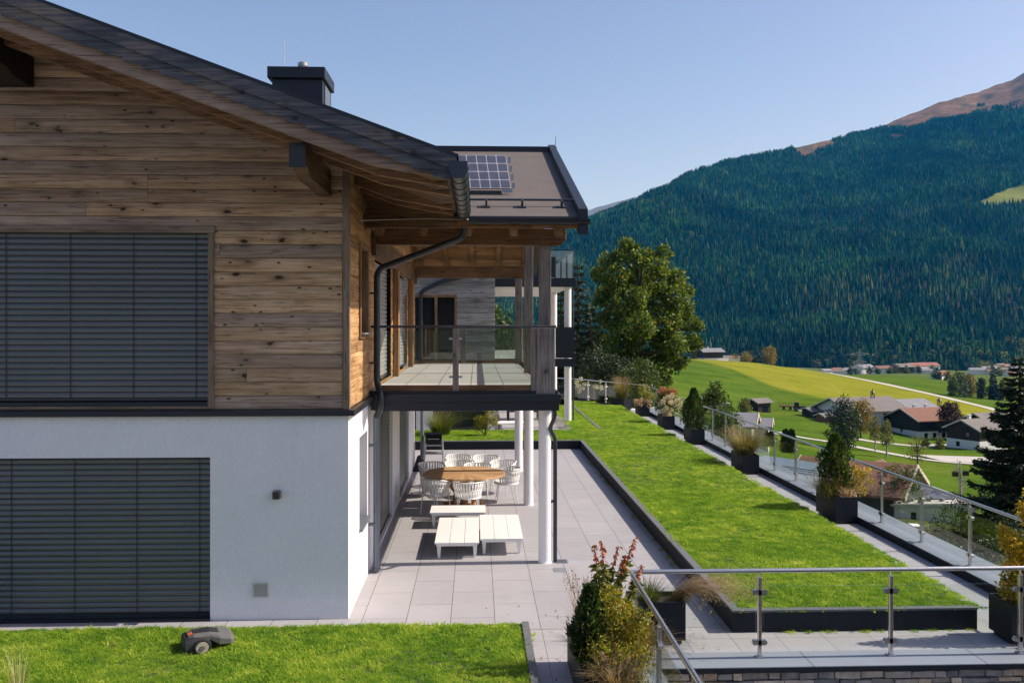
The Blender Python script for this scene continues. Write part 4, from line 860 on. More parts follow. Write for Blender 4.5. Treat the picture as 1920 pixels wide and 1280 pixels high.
for (px, py, Y) in ((1114, 1021, 10.1), (1127, 1013, 10.0), (1160, 1024, 10.15), (1173, 1040, 10.0), (1190, 1010, 10.1), (1203, 1058, 10.2), (1158, 1100, 9.9)):
    q = atY(px, py, Y); b = Vector((1.4 + g.normal() * 0.07, Y + g.normal() * 0.1, 0.36)); mid = b.lerp(q, 0.5) + Vector((g.normal() * 0.03, 0, 0))
    pts = [b.lerp(mid, s).lerp(mid.lerp(q, s), s) for s in np.linspace(0, 1, 9)]; m.tube(pts, [0.008] * 5 + [0.005] * 4, 5)
    for s in np.linspace(0.32, 1.0, 46):
        p = b.lerp(mid, s).lerp(mid.lerp(q, s), s); a = g.random() * 6.28; red = s > 0.80
        for _ in range(2 if red else 2):
            a += 3.1; (Pr if red else Pg).append(p); (Dr if red else Dg).append((math.cos(a), math.sin(a), -0.9 if red else -0.25))
m.build('stem', BARK, t_); npart('leaves', *leaf_arrays(np.array(Pg * 2), 0.085, 0.042, g, D=np.array(Dg * 2)), LF_STEM, t_); npart('red_tips', *leaf_arrays(np.array(Pr), 0.06, 0.03, g, D=np.array(Dr)), LF_RED, t_)
orn_grass((1.15, 9.5, 0.36), 0.62, 0.08, 'wispy grass arching out over the path from the shrub bed', 75, 150, mat=GR_OLIVE, plumes=26, bend=0.95)
orn_grass((1.22, 10.15, 0.36), 0.75, 0.1, 'fine reddish grass behind the dark cypress of the bed', 76, 150, mat=GR_PLUME, plumes=40, bend=0.45)
orn_grass((1.62, 9.35, 0.36), 0.55, 0.12, 'dry arching grass spilling over the right rim of the shrub bed', 77, 420, mat=GR_TAN, plumes=40, bend=1.0, pmat=GR_TAN)
orn_grass((1.36, 8.75, 0.36), 0.36, 0.12, 'round tuft of dry grass at the front of the shrub bed', 78, 520, mat=GR_TAN, plumes=30, bend=0.9, pmat=GR_PLUME)
bush('shrub', (1.24, 8.95, 0.36), [(0,0,0.05,0.18),(0.2,0.1,0.1,0.2),(-0.05,0.3,0.1,0.16),(0.3,-0.2,0.02,0.18)], 1500, 0.04, 0.02, LF_STEM, 'low green shrub at the foot of the dark cypress', 'shrub', 79, 3, shell=0.2)
# plants on the lawn strip behind the patio, and the tall grass at the left edge
orn_grass((-1.2, 30.3, LZ), 1.15, 0.3, 'big fountain grass on the lawn strip behind the grill', 81, 1100, mat=GR_GREEN, plumes=60, bend=1.0)
bush('shrub', (0.28, 29.9, LZ), [(0,0,0.45,0.26),(0.2,0,0.6,0.22),(-0.2,0,0.5,0.2),(0.1,0,0.8,0.16),(0.32,0,0.4,0.16),(-0.28,0,0.3,0.14)], 1300, 0.06, 0.035, LF_YG, 'small yellow green bush on the lawn strip behind the patio', 'shrub', 82, 6)
orn_grass((-4.72, 9.55, 0.07), 0.62, 0.1, 'tall dry grass blades at the left end of the front lawn', 83, 46, mat=leafmat('straw blades', [(0,(0.22,0.2,0.08)),(0.5,(0.42,0.38,0.18)),(1,(0.55,0.5,0.3))], 0.3), plumes=0, bend=0.35)

# ------------------------------------------------------------ grass on the lawns (uncountable: one object each)
protos = bpy.data.collections.new('grass_tufts')
LF_LAWN = leafmat('lawn blades', [(0.08,(0.05,0.135,0.018)),(0.36,(0.16,0.32,0.035)),(0.6,(0.33,0.46,0.05)),(0.8,(0.56,0.6,0.11)),(0.95,(0.8,0.74,0.36))], 0.45, 0.7, ground=0.28)
for k in range(5):
    g = np.random.default_rng(200 + k); n = 38; a = g.random(n) * 6.283; D = np.stack([np.cos(a), np.sin(a), 0 * a], 1)
    B = np.stack([g.uniform(-0.045, 0.045, n), g.uniform(-0.045, 0.045, n), np.zeros(n) - 0.004], 1)
    o = bpy.data.objects.new('tuft', npmesh('tuft', *blade_arrays(B, D, g.uniform(0.022, 0.052, n), g.uniform(0.4, 1.4, n), g.uniform(0.005, 0.009, n), g, 2))); o.data.materials.append(LF_LAWN); protos.objects.link(o)
def scatter(name, P, rot, scl, idx, coll, kind='stuff', **kw):
    me = bpy.data.meshes.new(name); me.vertices.add(len(P)); me.vertices.foreach_set('co', np.asarray(P, np.float32).ravel())
    for an, typ, arr, fld in (('rot', 'FLOAT_VECTOR', rot, 'vector'), ('scl', 'FLOAT_VECTOR', scl, 'vector'), ('idx', 'INT', idx, 'value')):
        at = me.attributes.new(an, typ, 'POINT'); at.data.foreach_set(fld, np.asarray(arr, np.int32 if typ == 'INT' else np.float32).ravel())
    o = link(bpy.data.objects.new(name, me)); ng = bpy.data.node_groups.new(name, 'GeometryNodeTree')
    ng.interface.new_socket('Geometry', in_out='INPUT', socket_type='NodeSocketGeometry'); ng.interface.new_socket('Geometry', in_out='OUTPUT', socket_type='NodeSocketGeometry')
    N, Lk = ng.nodes, ng.links; gi, go = N.new('NodeGroupInput'), N.new('NodeGroupOutput'); ip = N.new('GeometryNodeInstanceOnPoints')
    ci = N.new('GeometryNodeCollectionInfo'); ci.inputs['Collection'].default_value = coll; ci.inputs['Separate Children'].default_value = True; ci.inputs['Reset Children'].default_value = True
    def at(nm, dt):
        a = N.new('GeometryNodeInputNamedAttribute'); a.data_type = dt; a.inputs['Name'].default_value = nm; return a.outputs['Attribute']
    er = N.new('FunctionNodeEulerToRotation'); Lk.new(at('rot', 'FLOAT_VECTOR'), er.inputs[0])
    Lk.new(gi.outputs[0], ip.inputs['Points']); Lk.new(ci.outputs[0], ip.inputs['Instance']); ip.inputs['Pick Instance'].default_value = True
    Lk.new(at('idx', 'INT'), ip.inputs['Instance Index']); Lk.new(er.outputs[0], ip.inputs['Rotation']); Lk.new(at('scl', 'FLOAT_VECTOR'), ip.inputs['Scale']); Lk.new(ip.outputs[0], go.inputs[0])
    md = o.modifiers.new('scatter', 'NODES'); md.node_group = ng; return tag(o, kind=kind, **kw)
def lawn(rects, dens, z, seed, label, name='lawn_grass'):
    g = np.random.default_rng(seed); P = []
    for x0, x1, y0, y1 in rects:
        n = int((x1 - x0) * (y1 - y0) * dens); P.append(np.stack([g.uniform(x0, x1, n), g.uniform(y0, y1, n), np.full(n, z)], 1))
    P = np.concatenate(P); n = len(P); s = np.where(g.random(n) < 0.12, 1.5, 1.0) * g.uniform(0.6, 1.25, n) * (1 + 0.25 * np.sin(P[:, 0] * 2.1 + P[:, 1] * 0.9) * np.sin(P[:, 1] * 1.7))
    scatter(name, P, np.stack([0 * s, 0 * s, g.random(n) * 6.283], 1), np.stack([s, s, s], 1), g.integers(0, 5, n), protos, label=label, cat='grass')
lawn([(-6.6, 0.575, 9.0, 11.62)], 560, 0.07, 91, 'short clovery grass of the front lawn under the white wall')
lawn([(3.31, 6.52, 11.43, 20)], 500, LZ, 92, 'near half of the long sunlit lawn beside the patio')
lawn([(3.4, 6.5, 20, 41)], 90, LZ, 93, 'far half of the long lawn and the strip behind the patio') if False else lawn([(3.34, 6.52, 20, 41), (4.4, 5.6, 41, 43), (-3, 3.4, 28.52, 31.5)], 240, LZ, 93, 'far part of the lawn reaching round behind the patio')

lawn([(3.5, 6.4, 11.36, 11.40), (3.225, 3.245, 12, 28), (0.665, 0.68, 9.0, 11.6)], 170, 0.0, 94, 'small weeds growing along the foot of the kerbs', 'weeds')

g = np.random.default_rng(95); n = 260; P = np.concatenate([np.stack([g.normal(1.0, 0.9, 110), g.normal(10.8, 0.9, 110)], 1), np.stack([3.2 - np.abs(g.normal(0, 0.18, 90)), g.uniform(11.7, 27, 90)], 1), np.stack([g.uniform(6.55, 7.4, 60), g.uniform(12, 30, 60)], 1)])
ok = ~((P[:, 0] < 0.7) & (P[:, 1] < 11.7)) & ~((P[:, 0] > 1.0) & (P[:, 0] < 1.65) & (P[:, 1] < 10.55)) & ~((P[:, 0] > 1.6) & (P[:, 1] < 10.6)); P = P[ok]; n = len(P); a = g.random(n) * 6.283; D = np.stack([np.cos(a), np.sin(a), 0.12 + 0 * a], 1)
V_, F_ = leaf_arrays(np.concatenate([P, np.full((n, 1), 0.008)], 1), 0.035, 0.02, g, D=D * 3); V_[:, 2] = np.clip(V_[:, 2], 0.004, 0.02)
finish(npmesh('fallen_leaves', V_, F_), 'fallen_leaves', leafmat('fallen leaves', [(0, (0.10, 0.06, 0.03)), (0.5, (0.25, 0.16, 0.06)), (1, (0.35, 0.28, 0.08))], 0.1), None, (0, 0, 0), label='small dry leaves lying scattered on the paving', cat='leaves', kind='stuff')

# ------------------------------------------------------------ patio furniture
tb = thing('dining_table', (-0.27, 19.4, 0), 'round wooden dining table in two halves on the patio', 'table')
def half(sgn):
    m = MB(); n = 28; a = [sgn * math.pi * k / n for k in range(n + 1)]
    poly = [(-0.27 + 0.875 * math.cos(q), 19.4 + sgn * 0.012 + 0.863 * math.sin(q)) for q in a]; return m.prism(poly, 'Z', 0.708, 0.75)
WT = NT('radial teak'); x_, y_, z_ = WT.sep(WT.coord()); ang = WT.math('ARCTAN2', y_, x_); sec = WT.math('MULTIPLY', ang, 48 / 6.2832); fr = WT.math('FRACT', sec)
wr = WT.white(WT.math('FLOOR', sec)); n_ = WT.noise(WT.comb(WT.math('MULTIPLY', ang, 9.0), WT.math('MULTIPLY', WT.math('POWER', WT.math('ADD', WT.math('MULTIPLY', x_, x_), WT.math('MULTIPLY', y_, y_)), 0.5), 0.8), wr), 2.0, 5)
col = WT.ramp(WT.math('ADD', WT.math('MULTIPLY', n_, 0.6), WT.math('MULTIPLY', wr, 0.4)), [(0.25, (0.36,0.20,0.09)), (0.5, (0.48,0.285,0.14)), (0.75, (0.58,0.37,0.20))])
WT.set(col=WT.mix(WT.math('MULTIPLY', WT.math('LESS_THAN', fr, 0.07), 0.8), col, (0.10, 0.05, 0.02)), rough=0.5)
half(1).build('tabletop', WT.m, tb, bevel=0.006); half(-1).build('tabletop', WT.m, tb, bevel=0.006)
for k in range(4):
    a = math.pi / 4 + k * math.pi / 2; d = Vector((math.cos(a), math.sin(a), 0)); c = Vector((-0.27, 19.4, 0))
    m = MB(); m.tube([c + d * 0.56 + Vector((0, 0, 0.71)), c + d * 0.24 + Vector((0, 0, 0.36)), c + d * 0.30 + Vector((0, 0, 0.08)), c + d * 0.62 + Vector((0, 0, 0.02))], [0.045, 0.05, 0.05, 0.035], 8)
    m.build('leg', W_TEAK, tb)
MB().lathe((-0.27, 19.4, 0), [(0.24, 0.02), (0.24, 0.06), (0.09, 0.1), (0.09, 0.7), (0.2, 0.707)], 16).build('pedestal', W_TEAK, tb, smooth=True)
CHM = plain('white rope', (0.74, 0.735, 0.72), 0.6, var=0.05); CHF = plain('white chair frame', (0.72, 0.72, 0.71), 0.4, var=0.03)
def make_chair():
    t = thing('rope_chair', (0, 0, 0), '', 'chair', 'white rope armchairs round the patio table')
    m = MB(); m.lathe((0, 0.01, 0.40), [(0.2, 0), (0.265, 0.012), (0.275, 0.035), (0.25, 0.06), (0.0, 0.068)], 24); m.build('seat', CHM, t, smooth=True)
    A = [R(270 - 128 + 256 * k / 40) for k in range(41)]
    rad = lambda z: 0.255 + 0.06 * (z - 0.4) / 0.34
    zt = lambda a: 0.735 - 0.10 * max(0.0, (abs(math.degrees(a) - 270) - 60) / 68) ** 1.4
    ring = lambda z, f=None: [((rad(z)) * math.cos(a), (rad(z)) * math.sin(a), f(a) if f else z) for a in A]
    fr = MB(); fr.tube(ring(0.735, zt), 0.014, 8); fr.tube(ring(0.57, lambda a: 0.57 - 0.25 * (0.735 - zt(a))), 0.008, 6); fr.tube([(0.262 * math.cos(2 * math.pi * k / 32), 0.262 * math.sin(2 * math.pi * k / 32), 0.41) for k in range(33)], 0.012, 8); fr.build('back_frame', CHF, t, smooth=True)
    s = MB()
    for k in range(21):
        for tier in (0, 1):
            a = R(270 - 124 + 248 * (k + (0.5 if tier else 0.0)) / 21); zm = 0.57 - 0.25 * (0.735 - zt(a)); z0, z1 = (0.41, zm) if tier == 0 else (zm, zt(a))
            for sg in (0,):
                w = 0.0205; pr = []
                for zz in (z0, (z0 + z1) / 2, z1):
                    r_ = rad(zz) + 0.012 * (1 if zz not in (z0, z1) else 0)
                    for da in (-w / r_, w / r_): pr.append((r_ * math.cos(a + da), r_ * math.sin(a + da), zz))
                inn = [(p[0] * 0.965, p[1] * 0.965, p[2]) for p in pr]
                s.add(pr + inn, [(0,1,3,2),(2,3,5,4),(6,8,9,7),(8,10,11,9),(0,2,8,6),(2,4,10,8),(1,7,9,3),(3,9,11,5)])
    s.build('rope_back', CHM, t)
    for sx, sy in ((-1, -1), (1, -1), (-1, 1), (1, 1)):
        MB().tube([(sx * 0.19, sy * 0.18, 0.41), (sx * 0.225, sy * 0.225, 0.0)], 0.011, 8).build('leg', CHF, t, smooth=True)
    return t
proto = make_chair()
spots = [(-0.85, 18.78, -38, 'white rope armchair at the table front, half in shade, on the left'), (-0.18, 18.45, -4, 'white rope armchair in front of the table seen square from behind'),
         (0.66, 20.05, 92, 'white rope armchair at the right end of the table, facing left'), (-1.02, 20.75, 205, 'shaded white rope armchair behind the left edge of the table'),
         (-0.45, 21.95, 185, 'farthest white rope armchair, behind the table on the left'), (-0.42, 21.05, 172, 'white rope armchair in the row just behind the table, left of the middle'),
         (0.22, 21.85, 170, 'farthest white rope armchair, behind the table on the right'), (0.02, 20.55, 178, 'white rope armchair pushed in at the middle of the far side of the table'),
         (0.60, 21.05, 150, 'white rope armchair behind the one at the right end of the table')]
for i, (x, y, a, lab) in enumerate(spots):
    o = proto if i == 0 else copy_tree(proto); o.location = (x, y, 0); o.rotation_euler = (0, 0, R(a)); o['label'] = lab
def low_table(x0, x1, y0, y1, z, label, along):
    t = thing('low_table', ((x0 + x1) / 2, (y0 + y1) / 2, 0), label, 'table', 'low white slatted tables'); m = MB()
    for k in range(3):
        if along == 'Y': w = (x1 - x0) / 3; m.box(x0 + k * w + 0.003, x0 + (k + 1) * w - 0.003, y0, y1, z - 0.025, z)
        else: w = (y1 - y0) / 3; m.box(x0, x1, y0 + k * w + 0.003, y0 + (k + 1) * w - 0.003, z - 0.025, z)
    m.build('tabletop', WHITE, t, bevel=0.003)
    f = MB(); e = 0.03; f.box(x0 + e, x1 - e, y0 + e, y0 + e + 0.03, z - 0.065, z - 0.026); f.box(x0 + e, x1 - e, y1 - e - 0.03, y1 - e, z - 0.065, z - 0.026)
    f.box(x0 + e, x0 + e + 0.03, y0 + e + 0.031, y1 - e - 0.031, z - 0.065, z - 0.026); f.box(x1 - e - 0.03, x1 - e, y0 + e + 0.031, y1 - e - 0.031, z - 0.065, z - 0.026); f.build('frame', WHITE, t)
    for x, sx in ((x0 + 0.07, 1), (x1 - 0.07, -1)):
        for y in (y0 + 0.16, y1 - 0.16):
            m = MB(); m.prism([(x - 0.04, z - 0.03), (x + 0.04, z - 0.03), (x + 0.02 + 0.0 * sx, 0), (x - 0.02, 0)], 'Y', y - 0.03, y + 0.03); m.build('leg', WHITE, t)
low_table(-0.705, 0.04, 15.12, 17.1, 0.28, 'low white table of three long slats, front left of the group', 'Y')
low_table(0.055, 0.79, 15.35, 17.3, 0.285, 'low white table of three long slats, right beside the other near column', 'Y')
low_table(-0.9, 0.17, 17.4, 18.1, 0.31, 'low white table set crosswise behind the other two', 'X')
gr = thing('grill', (-1.17, 24.8, 0), 'black lidded barbecue grill on a light metal stand at the back of the patio', 'grill'); gx = -1.17
m = MB(); m.prism([(gx - 0.22, 0.70), (gx + 0.22, 0.70), (gx + 0.22, 0.77), (gx - 0.22, 0.77)], 'Y', 24.6, 25.0); m.build('firebox', BLACK, gr)
m = MB(); m.prism([(24.6 + 0.2 - 0.2 * math.cos(a), 0.775 + 0.2 * math.sin(a)) for a in (math.pi * k / 14 for k in range(15))], 'X', gx - 0.22, gx + 0.22); m.build('lid', BLACK, gr, smooth=True)
MB().tube([(gx - 0.15, 24.585, 0.82), (gx + 0.15, 24.585, 0.82)], 0.01, 6).build('handle', STEEL, gr)
for sx in (-1, 1):
    for y, dy in ((24.62, -0.06), (24.98, 0.06)): MB().tube([(gx + sx * 0.225, y, 0.8), (gx + sx * 0.27, y + dy, 0.0)], 0.02, 8).build('leg', GALV, gr)
m = MB(); m.box(gx - 0.24, gx + 0.24, 24.6, 24.63, 0.62, 0.66); m.box(gx - 0.25, gx + 0.25, 24.58, 25.0, 0.40, 0.43); m.build('shelf', GALV, gr)
bg = thing('cushion', (-1.55, 24.3, 0), 'black cushion leaning by the wall left of the grill', 'cushion')
m = MB(); m.prism([(-1.72, 0.0), (-1.32, 0.0), (-1.34, 0.16), (-1.5, 0.42), (-1.58, 0.42)], 'Y', 24.2, 24.38); m.build('cover', BLACK, bg, bevel=0.03)
# robot mower
rm = thing('robot_mower', (-3.2, 10.95, 0.07), 'grey robot lawn mower with an orange badge and pale wheels on the front lawn', 'mower')
def mow(p): return (p[0] * 0.9 - 3.2, p[1] * 0.9 + 10.95, p[2] * 0.8 + 0.06)
def loft(secs):
    vs = []; n = len(secs[0]); fs = []
    for s_ in secs: vs += [mow(p) for p in s_]
    for i in range(len(secs) - 1):
        for k in range(n): a, b = i * n + k, i * n + (k + 1) % n; fs.append((a, b, b + n, a + n))
    fs += [tuple(range(n))[::-1], tuple(range((len(secs) - 1) * n, len(secs) * n))]; return MB().add(vs, fs)
def sec(x, w, z0, z1, r=0.05):
    return [(x, -w, z0), (x, w, z0), (x, w, z1 - r), (x, w - r * 0.3, z1 - r * 0.3), (x, w - r, z1), (x, -w + r, z1), (x, -w + r * 0.3, z1 - r * 0.3), (x, -w, z1 - r)]
MG, MD = plain('mower grey plastic', (0.125, 0.122, 0.12), 0.38, var=0.05), plain('mower dark plastic', (0.022, 0.023, 0.026), 0.5)
loft([sec(-0.33, 0.17, 0.05, 0.17), sec(-0.31, 0.2, 0.04, 0.21), sec(-0.2, 0.205, 0.04, 0.235), sec(-0.02, 0.2, 0.05, 0.20), sec(0.03, 0.15, 0.06, 0.15)]).build('chassis', MD, rm, smooth=True)
loft([sec(-0.27, 0.13, 0.19, 0.235, 0.03), sec(-0.2, 0.16, 0.2, 0.262, 0.03), sec(0.0, 0.17, 0.17, 0.265, 0.04), sec(0.12, 0.2, 0.09, 0.235, 0.05), sec(0.26, 0.2, 0.08, 0.20, 0.05), sec(0.31, 0.16, 0.085, 0.165, 0.04)]).build('top_cover', MG, rm, bevel=0.006)
loft([[(-0.2, -0.07, 0.262), (-0.2, 0.07, 0.262), (-0.2, 0.07, 0.27), (-0.2, -0.07, 0.27)], [(0.0, -0.085, 0.266), (0.0, 0.085, 0.266), (0.0, 0.085, 0.278), (0.0, -0.085, 0.278)], [(0.12, -0.08, 0.236), (0.12, 0.08, 0.236), (0.12, 0.08, 0.246), (0.12, -0.08, 0.246)]]).build('display_hatch', MD, rm)
m = MB(); m.quad(mow((-0.262, -0.09, 0.2445)), mow((-0.262, 0.0, 0.2445)), mow((-0.208, 0.0, 0.2655)), mow((-0.208, -0.09, 0.2655))); m.build('badge', plain('orange badge', (0.75, 0.16, 0.03), 0.4), rm)
WM = plain('pale dirty tyre', (0.36, 0.32, 0.26), 0.8, var=0.3, scale=30)
for sy in (-1, 1):
    y0, y1 = sorted((sy * 0.205, sy * 0.25)); m = MB(); n = 36
    m.prism([mow((-0.11 + (0.108 if k % 2 else 0.098) * math.cos(2 * math.pi * k / n), 0, 0.102 + (0.108 if k % 2 else 0.098) * math.sin(2 * math.pi * k / n)))[::2] for k in range(n)], 'Y', y0 * 0.9 + 10.95, y1 * 0.9 + 10.95)
    wo = m.build('wheel', MD, rm); y2 = sy * 0.251
    m = MB(); ya, yb = sorted((y2, y2 + sy * 0.012)); m.prism([mow((-0.11 + 0.08 * math.cos(2 * math.pi * k / 20), 0, 0.102 + 0.08 * math.sin(2 * math.pi * k / 20)))[::2] for k in range(20)], 'Y', ya * 0.9 + 10.95, yb * 0.9 + 10.95); m.build('rim', WM, wo)
    m = MB(); ya, yb = sorted((y2 + sy * 0.013, y2 + sy * 0.025)); m.prism([mow((-0.11 + 0.035 * math.cos(2 * math.pi * k / 6), 0, 0.102 + 0.035 * math.sin(2 * math.pi * k / 6)))[::2] for k in range(6)], 'Y', ya * 0.9 + 10.95, yb * 0.9 + 10.95); m.build('hub', MG, wo)
rm.rotation_euler.z = R(24)
# shaded furniture on the neighbour's patio
DF = plain('dark outdoor furniture', (0.03, 0.032, 0.036), 0.6)
def simple_chair(x, y, rz, label):
    t = thing('patio_chair', (x, y, 0), label, 'chair', 'dark chairs on the neighbour patio'); m = MB().box(x - 0.24, x + 0.24, y - 0.24, y + 0.24, 0.42, 0.46); m.build('seat', DF, t)
    m = MB(); m.cbox((x, y + 0.25, 0.68), 0.46, 0.03, 0.42, rx=-0.15); m.build('backrest', DF, t)
    for sx in (-1, 1):
        for sy in (-1, 1): MB().box(x + sx * 0.21 - 0.015, x + sx * 0.21 + 0.015, y + sy * 0.21 - 0.015, y + sy * 0.21 + 0.015, 0, 0.419).build('leg', DF, t)
    t.rotation_euler.z = rz
t = thing('patio_table', (1.9, 37.5, 0), 'dark table in the shade of the neighbour patio', 'table'); MB().box(1.2, 2.6, 37.0, 38.0, 0.72, 0.75).build('tabletop', DF, t)
for x in (1.25, 2.5):
    for y in (37.05, 37.9): MB().box(x, x + 0.05, y, y + 0.05, 0, 0.719).build('leg', DF, t)
simple_chair(1.5, 36.5, R(180), 'dark chair at the neighbour patio table, on the left'); simple_chair(2.3, 36.45, R(170), 'dark chair at the neighbour patio table, on the right'); simple_chair(2.95, 37.5, R(-90), 'dark chair at the right end of the neighbour patio table')
lo = thing('sun_lounger', (1.3, 33.6, 0), 'pale lounger standing at the edge of the neighbour patio', 'lounger'); MB().box(0.75, 1.9, 33.2, 33.9, 0.26, 0.32).build('mattress', WHITE, lo, bevel=0.02)
for x in (0.8, 1.8):
    for y in (33.25, 33.8): MB().box(x, x + 0.04, y, y + 0.04, 0, 0.259).build('leg', DF, lo)
# ------------------------------------------------------------ the valley: one terrain sheet through measured heights
def zpy(py, t): return EYE - (py - HZ) / F * t
CT = [(-400,14,-1.5),(-400,60,-3),(-400,300,-6),(-400,1400,-55),(300,14,-1.5),(300,60,-3),(300,300,-10),(300,1400,-55),(900,14,-1.5),(900,60,-4),(900,150,-9),(900,400,-15),(900,800,-28),(900,1400,-57),
      (1150,60,-3.2),(1150,150,-9),(1150,400,-16),(1150,700,-26),(1300,30,-2.5),(1300,60,-5),(1900,22,-3.4),(1500,30,-4.5),(2300,20,-4),(2300,60,-11),(2300,200,-24),(2300,500,-38),(2300,1400,-66),(3000,20,-4),(3000,60,-11),(3000,300,-30),(3000,1400,-66),
      (1300,800,-38),(1300,1400,-58),(1450,720,-35),(1450,1000,-52),(1450,1400,-60),(1600,1000,-50),(1600,1400,-62),(1750,1400,-64),(1900,1400,-66)]
CT += [(px, t, zpy(py, t)) for px, py, t in [(1300,800,120),(1300,740,230),(1300,700,400),(1300,671,580),(1400,838,110),(1400,790,190),(1420,768,265),(1420,705,430),(1420,679,600),(1500,900,75),(1500,820,190),(1500,772,260),(1500,722,400),(1500,691,560),
      (1600,965,70),(1600,838,180),(1600,795,240),(1600,735,400),(1600,709,510),(1600,703,600),(1700,955,78),(1700,890,130),(1700,850,175),(1715,813,243),(1700,765,330),(1700,730,450),(1700,714,560),(1700,700,900),(1700,692,1250),
      (1800,1000,60),(1800,930,115),(1850,866,165),(1820,838,200),(1900,782,350),(1800,753,400),(1850,742,480),(1850,715,750),(1850,697,1200),(1900,1050,36),(1920,700,1000)]]
CT = np.array(CT, float)
def pl(px, t): return np.stack([np.asarray(px) / 190.0, np.log(np.asarray(t)) * 1.7], -1)
def ker(d2): return np.where(d2 > 1e-12, d2 * np.log(np.maximum(d2, 1e-12)) * 0.5, 0.0)
_C = pl(CT[:, 0], CT[:, 1]); _n = len(CT); _K = ker(((_C[:, None] - _C[None]) ** 2).sum(-1)) + np.eye(_n) * 0.05
_A = np.zeros((_n + 3, _n + 3)); _A[:_n, :_n] = _K; _A[:_n, _n] = 1; _A[:_n, _n + 1:] = _C; _A[_n:, :_n] = _A[:_n, _n:].T
_w = np.linalg.solve(_A, np.concatenate([CT[:, 2], np.zeros(3)]))
def tz(px, t):
    px, t = np.broadcast_arrays(np.asarray(px, float), np.asarray(t, float)); q = pl(px.ravel(), t.ravel()); out = np.empty(len(q))
    for i in range(0, len(q), 20000):
        k = q[i:i + 20000]; out[i:i + 20000] = ker(((k[:, None] - _C[None]) ** 2).sum(-1)) @ _w[:_n] + _w[_n] + k @ _w[_n + 1:]
    return out.reshape(px.shape)
def wxy(px, t):
    u = (np.asarray(px, float) - CX) / F; return (SY + u * CY) * t, (CY - u * SY) * t
def G(px, t):
    x, y = wxy(px, t); return Vector((float(x), float(y), float(tz(px, t))))
TS = np.exp(np.linspace(math.log(12.0), math.log(1500), 420)); PXS = np.concatenate([np.arange(-400, 1040, 24), np.arange(1040, 2100, 3.5), np.arange(2100, 3001, 30)])
PG, TG = np.meshgrid(PXS, TS, indexing='ij'); ZG = tz(PG, TG); XG, YG = wxy(PG, TG)
ZG = np.where(TG < 75, np.minimum(ZG, -1.2), ZG)
PYG = HZ + F * (EYE - ZG) / TG
mb_ = np.interp(PG, [1200,1290,1330,1370,1410,1450,1500,1560,1640,1720,1780,1850,1920,2100], [668,673,680,690,708,724,738,749,757,775,783,788,792,800])
rd_ = np.interp(PG, [1200,1290,1350,1450,1500,1600,1700,1800,1900,2100], [660,667,671,682,690,708,728,752,777,820])
wob = 2.5 * np.sin(XG * 0.05) * np.sin(YG * 0.03)
mown = np.clip((mb_ + wob - PYG) / 5 + 0.5, 0, 1) * (TG > 240) * np.clip((PYG - rd_) / 2 + 0.5, 0, 1)
valley = np.clip((TG - 620) / 200, 0, 1); rough_ = np.clip((110 - TG) / 40, 0, 1) * (PG > 1500)
na, nb_ = PG.shape; idx = np.arange(na * nb_).reshape(na, nb_)
Fq = np.stack([idx[:-1, :-1], idx[1:, :-1], idx[1:, 1:], idx[:-1, 1:]], -1).reshape(-1, 4)
me = npmesh('hillside', np.stack([XG, YG, ZG], -1).reshape(-1, 3), Fq, {'mown': mown.ravel(), 'valley': valley.ravel(), 'rough_': rough_.ravel()})
t = NT('meadow'); co = t.coord()
def attr(t, n):
    a = t.node("ShaderNodeAttribute"); a.attribute_name = n; return a.outputs['Fac']
x_, y_, z_ = t.sep(co); n1 = t.noise(co, 0.05, 5, 0.6); n2 = t.noise(co, 0.9, 5, 0.7)
stripe = t.noise(t.comb(t.math('ADD', t.math('MULTIPLY', x_, 0.22), t.math('MULTIPLY', y_, 0.05)), t.math('MULTIPLY', y_, 0.02), 0.0), 1.0, 3)
gcol = t.ramp(n1, [(0.35, (0.052,0.10,0.012)), (0.5, (0.075,0.13,0.015)), (0.68, (0.115,0.155,0.022))])
ycol = t.ramp(t.math('ADD', t.math('MULTIPLY', n1, 0.45), t.math('MULTIPLY', stripe, 0.55)), [(0.36, (0.15,0.175,0.018)), (0.52, (0.215,0.22,0.022)), (0.66, (0.26,0.245,0.038))])
col = t.mix(attr(t, 'mown'), gcol, ycol); col = t.mix(t.math('MULTIPLY', attr(t, 'valley'), 0.6), col, (0.11, 0.13, 0.05))  # valley floor mixed greyer, distance haze put into the colour
col = t.mix(t.math('MULTIPLY', attr(t, 'rough_'), 0.6), col, t.ramp(n2, [(0.4, (0.03,0.04,0.015)), (0.6, (0.10,0.09,0.05))]))
t.set(col=t.mix(1.0, col, t.ramp(n2, [(0.3, 0.72), (0.7, 1.25)]), 'MULTIPLY'), rough=0.95, spec=0.0); t.bump(n2, 0.5, 0.15)
finish(me, 'hillside', t.m, None, (0, 0, 0), smooth=True, kind='structure')
